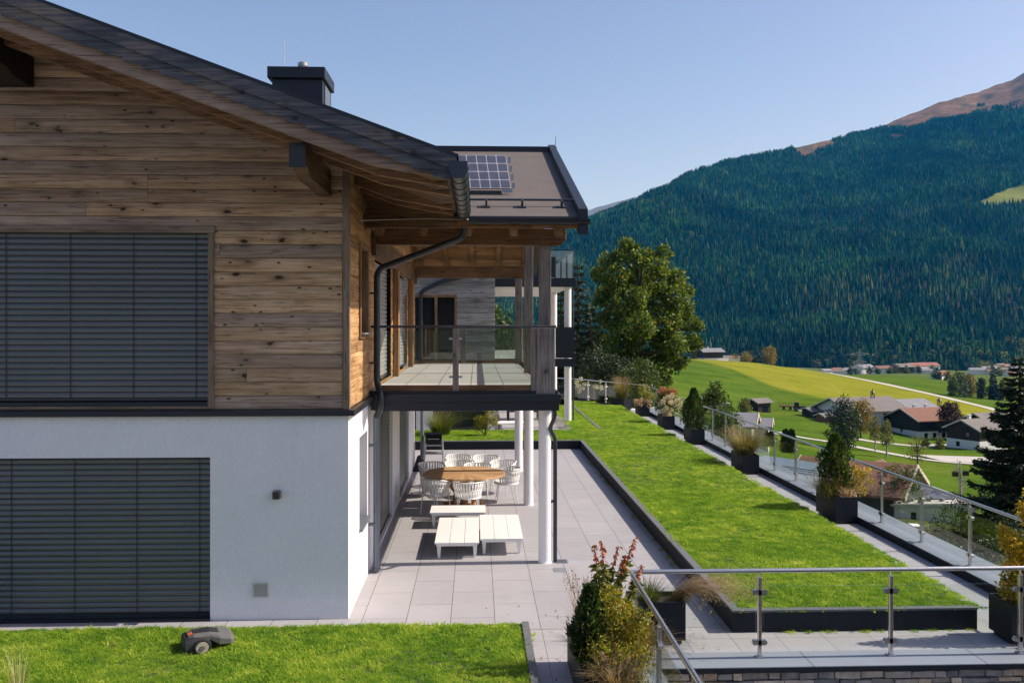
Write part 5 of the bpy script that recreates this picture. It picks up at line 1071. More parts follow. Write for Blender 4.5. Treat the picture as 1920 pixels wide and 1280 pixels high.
# tracks and yards laid on the terrain
GRAVEL = plain('pale gravel', (0.46, 0.43, 0.39), 0.9, var=0.12, scale=0.5)
def track(name, pts, w, lift=0.12):
    P = []
    for (p0, t0), (p1, t1) in zip(pts[:-1], pts[1:]):
        for s in np.linspace(0, 1, 14)[:-1]: P.append((p0 + (p1 - p0) * s, t0 + (t1 - t0) * s))
    P.append(pts[-1]); A = np.array([[*wxy(*p)] for p in P]); d = np.gradient(A, axis=0); d /= np.linalg.norm(d, axis=1)[:, None]; nrm = np.stack([-d[:, 1], d[:, 0]], 1)
    V = []
    for k in (-0.5, 0.5):
        q = A + nrm * w * k; r = q[:, 0] * CY - q[:, 1] * SY; f = q[:, 0] * SY + q[:, 1] * CY; V.append(np.stack([q[:, 0], q[:, 1], tz(CX + F * r / f, f) + lift], 1))
    n = len(P); Fq = np.array([[i, i + 1, n + i + 1, n + i] for i in range(n - 1)]); finish(npmesh(name, np.concatenate(V), Fq), name, GRAVEL, None, (0, 0, 0), kind='structure')
def tsolve(px, py, lo, hi):
    """distance along a pixel's ray at which it meets the terrain"""
    ts = np.linspace(lo, hi, 400); p = HZ + F * (EYE - tz(np.full(400, px), ts)) / ts; return float(ts[np.argmin(np.abs(p - py))])
def trk(name, pxs, lo, hi, w): track(name, [(px, tsolve(px, py, lo, hi)) for px, py in pxs], w)
trk('road', [(1285,669),(1330,670),(1400,676),(1450,682.5),(1500,690),(1550,699),(1600,708),(1650,718),(1700,729),(1750,740),(1800,752),(1850,764),(1925,783)], 300, 640, 7.0)
trk('road', [(1440,809),(1480,815),(1545,827),(1600,837),(1660,849),(1720,860),(1780,867),(1830,870),(1900,880)], 120, 215, 3.2)
trk('road', [(1600,822),(1640,829),(1680,833),(1720,837),(1770,834),(1800,836)], 170, 235, 4.0)
trk('track', [(1508,770),(1530,777),(1556,787)], 200, 275, 5.0)
def yard(cpx, cpy, lo, hi, w, d):
    tt = tsolve(cpx, cpy, lo, hi); c = G(cpx, tt); N = 8; V = []
    for i in range(N + 1):
        for k in range(N + 1):
            x, y = c.x + (i / N - 0.5) * w, c.y + (k / N - 0.5) * d; r = x * CY - y * SY; f = x * SY + y * CY; V.append((x, y, float(tz(CX + F * r / f, f)) + 0.16))
    Fq = [[i * (N + 1) + k, (i + 1) * (N + 1) + k, (i + 1) * (N + 1) + k + 1, i * (N + 1) + k + 1] for i in range(N) for k in range(N)]; finish(npmesh('yard', V, Fq), 'yard', GRAVEL, None, (0, 0, 0), kind='structure')
yard(1815, 862, 130, 210, 15, 12)

# ------------------------------------------------------------ the mountain across the valley
RPX = [-700,300,700,900,1000,1060,1100,1191,1257,1290,1341,1379,1458,1552,1641,1763,1840,1894,1920,2000,2200,2600,3000]
RPY = [560,555,545,505,462,428,410,372,339,315,301,290,278,254.6,233.5,189,168,149,133,85,30,90,160]
RPY = [v + (9 if 950 < p < 1650 else 4) for p, v in zip(RPX, RPY)]
RTT = [2300,2300,2300,2350,2450,2550,2620,2750,2850,2950,3050,3120,3250,3450,3650,3900,4050,4150,4200,4300,4500,4800,5000]
rg_ = np.random.default_rng(7); _lat = [rg_.random((64, 64)) for _ in range(6)]
def vnoise(x, y, k):
    L = _lat[k % 6]; xi, yi = np.floor(x).astype(int), np.floor(y).astype(int); fx, fy = x - xi, y - yi; fx, fy = fx * fx * (3 - 2 * fx), fy * fy * (3 - 2 * fy)
    g = lambda a, b: L[a % 64, b % 64]
    return (g(xi, yi) * (1 - fx) + g(xi + 1, yi) * fx) * (1 - fy) + (g(xi, yi + 1) * (1 - fx) + g(xi + 1, yi + 1) * fx) * fy
def fbm(x, y, sc, oc=4):
    s = 0; a = 1.0; n = 0
    for k in range(oc): s = s + a * (vnoise(x / sc + 7.3 * k, y / sc + 3.1 * k, k) - 0.5); n += a; a *= 0.5; sc *= 0.5
    return s / n * 2
def mtn(px, s):
    """point on the mountain: s=0 valley floor, 1 the skyline"""
    rt_, rp = np.interp(px, RPX, RTT), np.interp(px, RPX, RPY); tb = 1330 + 60 * np.sin(px * 0.01); t = tb + (rt_ - tb) * s; x, y = wxy(px, t)
    z0, z1 = -63.0, EYE + (HZ - rp) / F * rt_; sh = np.where(s <= 1, 0.80 * s + 0.20 * s ** 2.0, 1.0 - 0.5 * (s - 1)); z = z0 + (z1 - z0) * sh
    env = np.clip(s * 6, 0, 1) * np.clip((1.03 - s) * 3.5, 0.0, 1)
    z = z + env * (95 * fbm(x + 0.35 * y, y * 0.45, 620, 4) + 26 * fbm(x, y, 150, 3)) + 6 * fbm(x, y, 60, 2) * np.clip(s * 5, 0, 1); return x, y, z, t
MPX = np.concatenate([np.arange(-700, 1000, 40), np.arange(1000, 2060, 5), np.arange(2060, 3001, 35)]); MS = np.linspace(0, 1.12, 150)
PM, SM = np.meshgrid(MPX, MS, indexing='ij'); XM, YM, ZM, TM = mtn(PM, SM); PYM = HZ + F * (EYE - ZM) / TM
def bare(px, py, x, y):
    top = np.interp(px, [-900,1470,1500,1540,1585,1600,1640,1680,1700,1763,1830,1920,2000,2300], [-900,255,300,289,258,238,236,250,246,228,218,206,190,170])
    ed = 16 * fbm(x, y, 260, 3) + 14 * fbm(x, y, 60, 3) - 5; b = py < top + ed
    slope_patch = ((px - 1680) / 24) ** 2 + ((py - 256) / 9) ** 2 < 1 + ed * 0.05
    return b | slope_patch
def pasture(px, py): return (px > 1832) & (py > np.interp(px, [1832,1870,1920,2000], [381,362,343,335])) & (py < np.interp(px, [1832,1860,1920,2000], [381,386,385,388]))
BARE = bare(PM, PYM, XM, YM).astype(float); PAST = pasture(PM, PYM).astype(float)
na, nb_ = PM.shape; idx = np.arange(na * nb_).reshape(na, nb_); Fq = np.stack([idx[:-1, :-1], idx[1:, :-1], idx[1:, 1:], idx[:-1, 1:]], -1).reshape(-1, 4)
me = npmesh('mountain', np.stack([XM, YM, ZM], -1).reshape(-1, 3), Fq, {'bare': BARE.ravel(), 'pasture': PAST.ravel()})
t = NT('mountain ground'); co = t.coord(); n1 = t.noise(co, 0.012, 6, 0.65); n2 = t.noise(co, 0.05, 5, 0.6)
heath = t.ramp(t.math('ADD', t.math('MULTIPLY', n1, 0.6), t.math('MULTIPLY', n2, 0.4)), [(0.38, (0.055,0.06,0.028)), (0.5, (0.17,0.10,0.06)), (0.64, (0.24,0.155,0.10))])
col = t.mix(attr(t, 'bare'), t.ramp(n2, [(0.3, (0.006,0.016,0.008)), (0.7, (0.03,0.048,0.018))]), heath); col = t.mix(attr(t, 'pasture'), col, (0.17, 0.19, 0.04))
t.set(col=col, rough=0.95, spec=0.0); finish(me, 'mountain', t.m, None, (0, 0, 0), smooth=True, kind='structure')
# pale range far behind
fx = np.linspace(700, 1500, 60); ft = np.linspace(0, 1, 14); PFx, SF = np.meshgrid(fx, ft, indexing='ij'); rp = np.interp(PFx, [700,1040,1090,1120,1150,1188,1230,1500], [440,418,400,386,380,370,380,400]) + 4 * fbm(PFx, SF * 0 + 3, 40, 3)
TF = 6800 + 900 * SF; XF, YF_ = wxy(PFx, TF); ZF = -60 + (EYE + (HZ - rp) / F * 7700 + 60) * SF ** 1.1 + 120 * fbm(XF, YF_, 700, 4) * (1 - SF) * SF * 3
idx = np.arange(PFx.size).reshape(PFx.shape); Fq = np.stack([idx[:-1, :-1], idx[1:, :-1], idx[1:, 1:], idx[:-1, 1:]], -1).reshape(-1, 4)
finish(npmesh('far_mountains', np.stack([XF, YF_, ZF], -1).reshape(-1, 3), Fq), 'far_mountains', plain('far rock', (0.22, 0.19, 0.17), 0.95, var=0.3, scale=0.004), None, (0, 0, 0), smooth=True, kind='structure')

# ------------------------------------------------------------ the forest on it (uncountable)
fc = bpy.data.collections.new('forest_trees')
def forest_mat(name, stops):
    t = NT(name); oi = t.node("ShaderNodeObjectInfo"); L = oi.outputs['Location']; nz = t.math('ADD', t.math('MULTIPLY', t.noise(L, 0.0035, 5, 0.65), 0.7), t.math('MULTIPLY', t.noise(L, 0.03, 2), 0.3))
    c = t.mix(1.0, t.ramp(oi.outputs['Random'], stops), t.ramp(nz, [(0.36, (0.5, 0.5, 0.6)), (0.48, (1.3, 1.1, 1.0)), (0.62, (2.7, 2.5, 1.4))]), 'MULTIPLY'); t.set(col=c, rough=0.9, spec=0.0); return t.m
FM_S = forest_mat('spruce needles', [(0,(0.003,0.014,0.010)),(0.5,(0.006,0.028,0.015)),(0.85,(0.015,0.048,0.021)),(1,(0.045,0.07,0.028))]); FM_L = forest_mat('larch needles', [(0,(0.03,0.055,0.028)),(0.6,(0.065,0.09,0.042)),(1,(0.12,0.13,0.068))])
def conifer_proto(seed, m, tiers=7, n=9, rad=0.15):
    g = np.random.default_rng(seed); V = []; Fs = []
    for k in range(tiers):
        z0 = 0.06 + 0.86 * k / tiers; z1 = min(1.0, z0 + 1.9 * 0.94 / tiers); r = rad * (1 - 0.93 * z0 ** 0.9) * g.uniform(0.85, 1.15); b = len(V); V.append((g.normal() * 0.004, g.normal() * 0.004, z1)); ph = g.random() * 6
        for i in range(2 * n):
            a = ph + math.pi * i / n; q = r * (1.0 if i % 2 == 0 else 0.62) * g.uniform(0.75, 1.2); V.append((q * math.cos(a), q * math.sin(a), z0 - (0.035 if i % 2 == 0 else -0.01) * g.uniform(0.5, 1.5)))
        Fs += [(b, b + 1 + i, b + 1 + (i + 1) % (2 * n)) for i in range(2 * n)]
    o = bpy.data.objects.new('conifer', npmesh('conifer', V, Fs)); o.data.materials.append(m); fc.objects.link(o)
for k in range(3): conifer_proto(300 + k, FM_S, 7, 8, 0.18 + 0.025 * k)
def round_proto(seed, m):
    g = np.random.default_rng(seed); V, Fv = leaf_arrays(blob_pts([(0,0,0.62,0.26,0.36),(0.1,0.05,0.45,0.2,0.25),(-0.1,0,0.5,0.2,0.3)], 150, g, 0.75), 0.17, 0.12, g); o = bpy.data.objects.new('conifer_round', npmesh('conifer_round', V, Fv)); o.data.materials.append(m); fc.objects.link(o)
conifer_proto(310, FM_L, 6, 7, 0.13); round_proto(311, FM_L)
g = np.random.default_rng(400); N = 230000; px = g.uniform(860, 2040, N); s = g.random(N) ** 0.85 * 1.04 ; X, Y, Z, T = mtn(px, s); PY = HZ + F * (EYE - Z) / T
keep = (g.random(N) < (T / 4300) ** 0.9 * 1.0) & ~bare(px, PY, X, Y) & ~pasture(px, PY)
dens = fbm(X, Y, 330, 3); keep &= ~((dens > 0.42) & (g.random(N) < 0.7)); keep &= ~((fbm(X * 0.6 + Y, Y * 0.25, 120, 3) > 0.5) & (g.random(N) < 0.75)); px, X, Y, Z, T, s = [q[keep] for q in (px, X, Y, Z, T, s)]; N = len(px)
# a few stunted trees on the edge of the bare ground
lar = fbm(X + 500, Y, 240, 3) + 0.35 * (1 - s) ; pl_ = np.clip((lar - 0.46) * 1.4, 0, 0.4) * (s < 0.75) + 0.02; isl = g.random(N) < pl_
ix = np.where(isl, np.where((g.random(N) < 0.3) & (s < 0.12), 4, 3), g.integers(0, 3, N)); ix = np.where((s < 0.05) & (g.random(N) < 0.28), 4, ix); h = g.uniform(11, 24, N) * np.where(s > 0.85, 0.8, 1.0); w = h * g.uniform(0.85, 1.3, N)
h = np.where(ix == 4, h * 0.62, h)
scatter('forest', np.stack([X, Y, Z - 0.5], 1), np.stack([g.normal(size=N) * 0.03, g.normal(size=N) * 0.03, g.random(N) * 6.283], 1), np.stack([w, w, h], 1), ix, fc, label='dark conifer forest covering the mountainside across the valley', cat='forest')

# ------------------------------------------------------------ unseen wooded slope behind the camera, added to cut sky light on the facade
bx, by = np.meshgrid(np.linspace(-260, 200, 70), np.linspace(-8, -170, 50), indexing='ij'); bz = -0.5 - np.clip((bx - 10) / 40, 0, 3) + (-8 - by) * 0.12 + 9 * fbm(bx, by, 30, 3) * np.clip((-8 - by) / 12, 0, 1)
idx = np.arange(bx.size).reshape(bx.shape); Fq = np.stack([idx[:-1, :-1], idx[:-1, 1:], idx[1:, 1:], idx[1:, :-1]], -1).reshape(-1, 4)
finish(npmesh('sky_blocking_slope', np.stack([bx, by, bz], -1).reshape(-1, 3), Fq), 'sky_blocking_slope', plain('sky blocking ground', (0.03, 0.036, 0.02), 0.95, var=0.5, scale=0.3), None, (0, 0, 0), smooth=True, kind='structure')

# ------------------------------------------------------------ haze in the valley air
hz = MB().box(-4500, 9000, -400, 9000, -90, 1500); hm = bpy.data.materials.new('haze'); hm.use_nodes = True; hn = hm.node_tree; hn.nodes.remove(hn.nodes["Principled BSDF"])
pv = hn.nodes.new("ShaderNodeVolumePrincipled"); pv.inputs['Color'].default_value = (0.02, 0.40, 1.0, 1); pv.inputs['Density'].default_value = 0.00005; pv.inputs['Absorption Color'].default_value = (1, 1, 1, 1)
hn.links.new(pv.outputs[0], hn.nodes["Material Output"].inputs['Volume']); hz.build('haze', hm, kind='stuff')
# ------------------------------------------------------------ trees one can tell apart
LF_MAPLE = leafmat('maple leaves', [(0,(0.02,0.04,0.013)),(0.38,(0.065,0.115,0.021)),(0.74,(0.17,0.22,0.036)),(0.93,(0.30,0.28,0.048)),(1,(0.52,0.26,0.045))], 0.38, patch=0.25)
LF_OLIVE = leafmat('olive autumn leaves', [(0,(0.05,0.07,0.015)),(0.5,(0.13,0.14,0.03)),(1,(0.24,0.20,0.05))], 0.3)
LF_AUT = leafmat('yellow autumn leaves', [(0,(0.08,0.075,0.02)),(0.5,(0.22,0.17,0.04)),(1,(0.36,0.24,0.06))], 0.3)
LF_PURP = leafmat('purple beech leaves', [(0,(0.015,0.008,0.009)),(0.6,(0.045,0.022,0.022)),(1,(0.11,0.055,0.05))], 0.2)
LF_DEEP = leafmat('deep green leaves', [(0,(0.008,0.018,0.009)),(0.55,(0.024,0.045,0.018)),(1,(0.07,0.095,0.04))], 0.2)
def crown_blobs(g, w, h, z0, k, vary=0.25):
    out = []
    for i in range(k):
        zz = (i + 0.5) / k; prof = math.sin(math.pi * min(0.97, 0.16 + zz * 0.80)) ** 0.75; a = i * 2.4 + g.random(); r = w / 2 * prof; q = r * g.uniform(0.3, 0.72); b = w * g.uniform(0.13, 0.13 + vary * 0.5) * (0.5 + 0.5 * prof)
        out.append((q * math.cos(a), q * math.sin(a), z0 + zz * (h - z0) * 0.95, b, b * g.uniform(0.75, 1.05)))
    return out
def tree(name, label, base, h, w, mat, seed, n=2600, leaf=0.3, z0=None, k=26, cat_='tree', group=None, bark=None, shell=0.35, blobs=None):
    g = np.random.default_rng(seed); t = thing(name, tuple(base), label, cat_, group); b = np.array(base); z0 = h * 0.22 if z0 is None else z0
    bl = blobs or crown_blobs(g, w, h, z0, k); bl = [(b[0] + q[0], b[1] + q[1], b[2] + q[2], *q[3:]) for q in bl]
    npart('crown', *leaf_arrays(blob_pts(bl, n, g, shell), leaf, leaf * 0.62, g, 0.2), mat, t)
    m = MB(); r = max(0.05, h * 0.02); m.tube([tuple(b - [0, 0, 0.4]), (b[0] + g.normal() * r, b[1], b[2] + h * 0.35), (b[0] + g.normal() * r, b[1] + g.normal() * r, b[2] + h * 0.82)], [r * 1.3, r, r * 0.3], 8)
    for q in bl[:: max(1, len(bl) // 12)]:
        st = np.array([b[0], b[1], min(q[2] - 0.05 * h, b[2] + h * 0.6)]); st[2] = max(st[2], b[2] + z0 * 0.7); m.tube([tuple(st), tuple(st * 0.45 + np.array(q[:3]) * 0.55 + [0, 0, -0.02 * h]), tuple(q[:3])], [r * 0.5, r * 0.33, r * 0.12], 6)
    m.build('trunk', bark or BARK, t); return t
def fir(name, label, base, h, w, seed, mat, n_wh=26, dens=1.0, cat_='tree', leaf=0.16, group=None):
    """spruce: whorls of drooping boughs, each bough a fan of needle sprays"""
    g = np.random.default_rng(seed); t = thing(name, tuple(base), label, cat_, group); b = np.array(base, float); P, D = [], []; m = MB(); m.tube([tuple(b - [0, 0, 0.3]), tuple(b + [0, 0, h * 0.6]), tuple(b + [0, 0, h])], [h * 0.018, h * 0.011, 0.01], 8)
    for k in range(n_wh):
        zz = 0.05 + 0.93 * (k / n_wh) ** 0.95; L = w / 2 * (1 - zz) ** 0.85 * g.uniform(0.75, 1.12) + 0.05; nb = max(4, int(8 - 4 * zz)); ph = g.random() * 6.28
        for i in range(nb):
            a = ph + 6.283 * i / nb + g.normal() * 0.18; Lb = L * g.uniform(0.65, 1.15); d = np.array([math.cos(a), math.sin(a), 0]); sd = np.array([-d[1], d[0], 0]); st = b + [0, 0, zz * h]
            c = lambda s: st + d * Lb * s + np.array([0, 0, 1.0]) * Lb * (-0.30 * s + 0.28 * s * s * s - 0.08)
            m.tube([tuple(st), tuple(c(0.5)), tuple(c(1.0))], [0.02 * h / 8, 0.012 * h / 8, 0.003], 4, False)
            ns = max(4, int(Lb / leaf * 5.5 * dens))
            for s in np.linspace(0.12, 1.0, ns):
                sp = 0.42 * Lb * (1 - s) ** 0.6 + 0.05
                for e in (-1, 1, -1, 1):
                    u = g.random(); P.append(c(s) + sd * e * sp * u + np.array([0, 0, -0.10 * Lb * u])); D.append(d * 0.75 + sd * e * 0.75 + np.array([0, 0, -0.35]))
    npart('crown', *leaf_arrays(np.array(P), leaf * 1.5, leaf * 0.5, g, D=np.array(D)), mat, t); m.build('trunk', BARK, t); return t
LF_SPR = leafmat('spruce sprays', [(0,(0.007,0.015,0.008)),(0.5,(0.016,0.032,0.014)),(0.88,(0.035,0.055,0.022)),(1,(0.07,0.10,0.04))], 0.12)
# the big maple behind the lawn
mb0 = G(1196, 58); mb0.z = -3.2; g = np.random.default_rng(500); bl = []
for px, py, r, dy in [(1178,462,0.62,0),(1165,478,0.5,.4),(1190,490,0.7,-.3),(1140,490,0.75,.2),(1125,512,0.6,.5),(1212,480,0.55,.4),(1245,475,0.62,0),(1232,505,0.9,-.5),(1160,520,1.0,-.4),(1200,530,1.15,.6),(1268,520,0.7,.3),(1140,555,0.9,.3),(1180,565,1.15,-.8),(1225,560,1.15,.2),(1268,555,0.85,-.4),(1290,545,.5,0),(1282,585,0.8,.3),(1150,600,1.0,.6),(1195,610,1.2,-1.0),(1245,605,1.15,-.4),(1290,605,0.75,.4),(1307,612,0.42,0),(1165,645,1.05,-.5),(1215,650,1.15,.5),(1262,645,1.05,-.5),(1298,640,0.62,.2),(1120,640,0.9,.8),(1140,680,0.95,.3),(1185,690,0.9,-.6),(1230,688,0.95,0),(1268,682,0.7,.4),(1110,690,.8,.7),(1215,715,0.75,-.3),(1245,712,0.6,.3),(1170,715,0.7,0)]:
    q = att(px, py, 58 + dy * 2.2) - mb0
    bl.append((q.x, q.y, q.z, r * 0.95, r * 0.85))
    for _ in range(3):
        e = unit(g.normal(size=(1, 3)))[0] * r * 0.85; bl.append((q.x + e[0], q.y + e[1], q.z + e[2] * 0.8, r * g.uniform(0.32, 0.55)))
tree('maple_tree', 'big broadleaf tree turning yellow and orange behind the end of the lawn', mb0, 13.5, 7, LF_MAPLE, 501, 24000, 0.26, 3.0, blobs=bl, shell=0.5)
for i, (px, top, t_, w, sd, lab) in enumerate([(1084, 478, 54, 4.2, 511, 'dark spruce between the neighbouring house and the big broadleaf tree'), (1108, 560, 52, 3.6, 512, 'shorter dark spruce in front of the big broadleaf tree'), (1052, 520, 60, 4.4, 513, 'dark spruce half hidden by the white columns of the neighbouring house')]):
    b = G(px, t_); b.z = -3.5; fir('spruce_tree', lab, b, EYE + (HZ - top) / F * t_ + 3.5, w, sd, LF_SPR, 24, 0.8, leaf=0.2)
tree('tree', 'leafy tree seen through the open balcony of the neighbouring house', Vector((0.9, 66, -3)), 8.4, 6.5, LF_GREEN, 521, 5200, 0.3, 1.5, 30)
tree('tree', 'leafy tree behind the white balcony columns of the neighbouring house', Vector((5.0, 62, -3)), 6.6, 5.0, LF_MAPLE, 522, 4200, 0.28, 1.0, 24)
for i, (px, py, t_, w, h, mt, lab) in enumerate([(1118, 722, 50, 3.6, 2.6, LF_DEEP, 'dark bush at the foot of the big tree, behind the farthest planter'), (1150, 730, 50, 3.4, 2.3, LF_DEEP, 'dark bush under the big tree, left of its trunk'), (1205, 742, 46, 3.2, 2.4, LF_GREEN, 'green bush behind the pink hydrangea planter'), (1340, 800, 40, 2.1, 2.4, LF_GREEN, 'light green bush beyond the railing, right of the tall cypress'), (1350, 830, 38, 2.8, 2.0, LF_GREEN, 'green bush below the railing glass, left of the plumed grass')]):
    b = att(px, py, t_); tree('bush', lab, b - Vector((0, 0, 0.4 + h * 0.3)), h * 1.25, w, mt, 530 + i, 3600, 0.14, 0.1, 22, 'bush', 'bushes behind the railing')
# the near spruce at the right edge
b = G(1912, 44); b.z = -6.6; fir('spruce_tree', 'large dark spruce reaching over the railing at the right edge', b, EYE + (HZ - 655) / F * 44 + 6.6, 6.6, 541, LF_SPR, 36, 1.25, leaf=0.14)
def T(name, label, px, base, lo, hi, top, wpx, mat, seed, leafpx=3.2, n=None, k=22, z0f=0.2, **kw):
    t_ = tsolve(px, base, lo, hi); b = G(px, t_); h = (base - top) / F * t_; w = wpx / F * t_; return tree(name, label, b, h, w, mat, seed, n or 2200, leafpx / F * t_, h * z0f, k, **kw)
T('tree', 'dense dark green tree in front of the grey roofed barn', 1583, 842, 120, 230, 744, 76, LF_DEEP, 551, 4.2, 4600, 34, 0.05)
T('tree', 'yellow autumn tree beside the grey roofed barn', 1614, 820, 180, 240, 750, 66, LF_AUT, 552, 3.8, 3000)
T('birch_tree', 'slim birch on the meadow, the left one of a pair by the road', 1641, 846, 140, 215, 778, 30, LF_OLIVE, 553, 3.2, 900, 16, 0.3, bark=BARKP)
T('birch_tree', 'slim birch on the meadow, the right one of a pair by the road', 1662, 857, 130, 200, 784, 34, LF_OLIVE, 554, 3.2, 1000, 16, 0.3, bark=BARKP)
T('beech_tree', 'dark purple leaved tree in front of the brown roofed farmhouse', 1779, 824, 180, 250, 754, 54, LF_PURP, 555, 4.0, 3200, 26, 0.15)
T('tree', 'sparse tree with an ivy clad trunk standing alone on the lower meadow', 1720, 893, 90, 165, 815, 56, LF_OLIVE, 556, 3.0, 520, 20, 0.4)
t_ = tsolve(1719, 893, 90, 165); cypress(tuple(G(1719, t_)), 58 / F * t_, 13 / F * t_, 'dark ivy wrapped round the trunk of the lone meadow tree', 557, 900, LF_DEEP, None, 'ivy', 'ivy')
T('bush', 'olive coloured bush beside the small hay barn', 1397, 777, 200, 300, 746, 34, LF_OLIVE, 558, 3.0, 1300, 16, 0.05, cat_='bush')
T('tree', 'round pale yellow tree alone on the crest of the meadow', 1443, 682, 560, 660, 647, 38, LF_AUT, 559, 3.0, 1700, 22, 0.05)
for i, (px, base, top, wpx, mt, lab) in enumerate([(1330,667,657,26,LF_DEEP,'dark hedge bush in front of the house on the crest'),(1302,667,644,20,LF_AUT,'brownish tree left of the house on the crest'),(1378,668,655,22,LF_OLIVE,'olive bush right of the house on the crest'),(1398,671,652,30,LF_AUT,'pale bush between the crest house and the round tree'),(1415,674,663,20,LF_GREEN,'small green bush left of the round pale tree')]):
    T('bush', lab, px, base, 560, 640, top, wpx, mt, 570 + i, 2.6, 700, 12, 0.05, cat_='bush', group='bushes on the crest')
for i, (px, base, top, wpx, mt, lab) in enumerate([(1800,744,697,48,LF_DEEP,'broad dark tree in the valley fields'),(1818,744,698,34,LF_AUT,'tree turned yellow beside the broad dark valley tree'),(1786,743,706,22,LF_GREEN,'smaller green tree left of the broad dark valley tree'),(1840,748,708,22,LF_DEEP,'narrow dark tree right of the yellow valley tree'),(1879,750,712,18,LF_OLIVE,'olive tree right of the valley conifer'),(1893,752,718,20,LF_DEEP,'dark tree at the right end of the valley row')]):
    T('tree', lab, px, base, 400, 520, top, wpx, mt, 580 + i, 3.0, 1500, 20, 0.05, group='trees in the valley fields')
t_ = tsolve(1862, 749, 400, 520); fir('spruce_tree', 'dark conifer standing in the row of valley trees', G(1862, t_), 50 / F * t_, 26 / F * t_, 590, LF_SPR, 14, 0.7, leaf=0.9)
for i, (px, base, top, wpx, mt, lab) in enumerate([(1697,814,783,20,LF_GREEN,'shrub against the front of the brown roofed farmhouse'),(1660,812,792,26,LF_GREEN,'green shrub below the grey barn wall'),(1762,842,822,24,LF_OLIVE,'small olive tree by the farm road wall'),(1735,838,824,18,LF_GREEN,'low shrub beside the farm road')]):
    T('bush', lab, px, base, 170, 250, top, wpx, mt, 600 + i, 3.0, 700, 12, 0.05, cat_='bush')
# shrubs on the bank below the railing
for i, (px, py, t_, w, h, mt, lab) in enumerate([(1790,985,52,3.4,2.4,LF_DEEP,'dark green shrub on the bank, right of the flat roofed house'),(1815,1010,46,2.6,1.8,LF_GREEN,'green shrub on the bank behind the second last glass pane'),(1755,1015,52,2.6,1.4,LF_OLIVE,'olive shrub at the foot of the pale wall'),(1720,1010,56,2.2,1.2,LF_GREEN,'small green shrub under the flat roofed house window'),(1850,1050,36,2.6,1.6,LF_DEEP,'dark shrub low on the bank near the golden shrub'),(1770,1060,40,2.4,1.2,LF_GREEN,'low green shrub on the bank just beyond the coping'),(1895,1020,38,3.0,2.2,LF_DEEP,'dark shrub under the large spruce'),(1700,897,70,3.2,1.8,LF_GREEN,'green hedge bush behind the flat roofed house'),(1672,893,72,2.4,1.6,LF_OLIVE,'olive bush between the brown roof and the meadow')]):
    b = att(px, py, t_); tree('bush', lab, b - Vector((0, 0, h * 0.6)), h * 1.2, w, mt, 620 + i, 1700, 0.14, 0.05, 16, 'bush', 'shrubs on the bank')
for i in range(7):
    px = 1470 + i * 4.2 if i < 5 else 1438 + (i - 5) * 9; t_ = 84; b = att(px, 850 if i < 5 else 838, t_)
    cypress(tuple(b), (2.1 if i < 5 else 1.5) * (1 + 0.06 * math.sin(i * 2.3)), 0.34, 'clipped column of a dark thuja row beyond the railing' if i < 5 else 'short thuja standing left of the thuja row', 640 + i, 1100, LF_DEEP, 'thuja columns', 'hedge', 'thuja', leaf=0.16)
# pruned pale tree with bird boxes
pt = thing('pruned_tree', tuple(att(1800, 960, 74)), 'bare pruned pale tree trunk with bird boxes below the meadow', 'tree'); b = ORG[pt.name]; rg = random.Random(8); m = MB()
m.tube([b, b + Vector((0.05, 0, 2.0)), b + Vector((0.0, 0, 4.2))], [0.14, 0.11, 0.05], 8)
for k in range(12):
    a = rg.uniform(0, 6.28); z = rg.uniform(0.7, 3.6); d = Vector((math.cos(a), math.sin(a), 0)); m.tube([b + Vector((0, 0, z)), b + Vector((0, 0, z + 0.25)) + d * 0.35, b + Vector((0, 0, z + rg.uniform(0.7, 1.2))) + d * rg.uniform(0.4, 0.7)], [0.05, 0.035, 0.015], 6)
m.build('trunk', BARKP, pt)
for dx, dz in ((-0.45, 2.95), (0.42, 3.0)):
    m = MB(); c = b + Vector((dx, -0.1, dz)); m.box(c.x - 0.2, c.x + 0.2, c.y - 0.15, c.y + 0.15, c.z, c.z + 0.3); m.prism([(c.x - 0.27, c.z + 0.301), (c.x + 0.27, c.z + 0.301), (c.x, c.z + 0.42)], 'Y', c.y - 0.2, c.y + 0.2); m.build('bird_box', W_DARK, pt)

# ------------------------------------------------------------ houses down the slope
TILE_B = plain('brown roof tiles', (0.20, 0.095, 0.062), 0.85, var=0.16, scale=0.8); TILE_G = plain('grey brown roof tiles', (0.165, 0.145, 0.135), 0.85, var=0.14, scale=0.6); TILE_S = plain('slate grey roof', (0.20, 0.20, 0.215), 0.7, var=0.12, scale=0.5)
TILE_R = plain('red roof tiles', (0.26, 0.10, 0.075), 0.85, var=0.12, scale=0.6); CREAM = plain('cream house wall', (0.62, 0.57, 0.47), 0.85, var=0.05); HWHITE = plain('white house wall', (0.72, 0.71, 0.69), 0.85, var=0.05); PALEG = plain('pale green grey wall', (0.42, 0.45, 0.40), 0.85, var=0.06)
SHADEW = plain('shaded grey wall', (0.06, 0.066, 0.072), 0.85, var=0.15); TRIM = plain('pale verge board', (0.5, 0.45, 0.38), 0.7)  # grey wall darkened, its shade is put into the colour
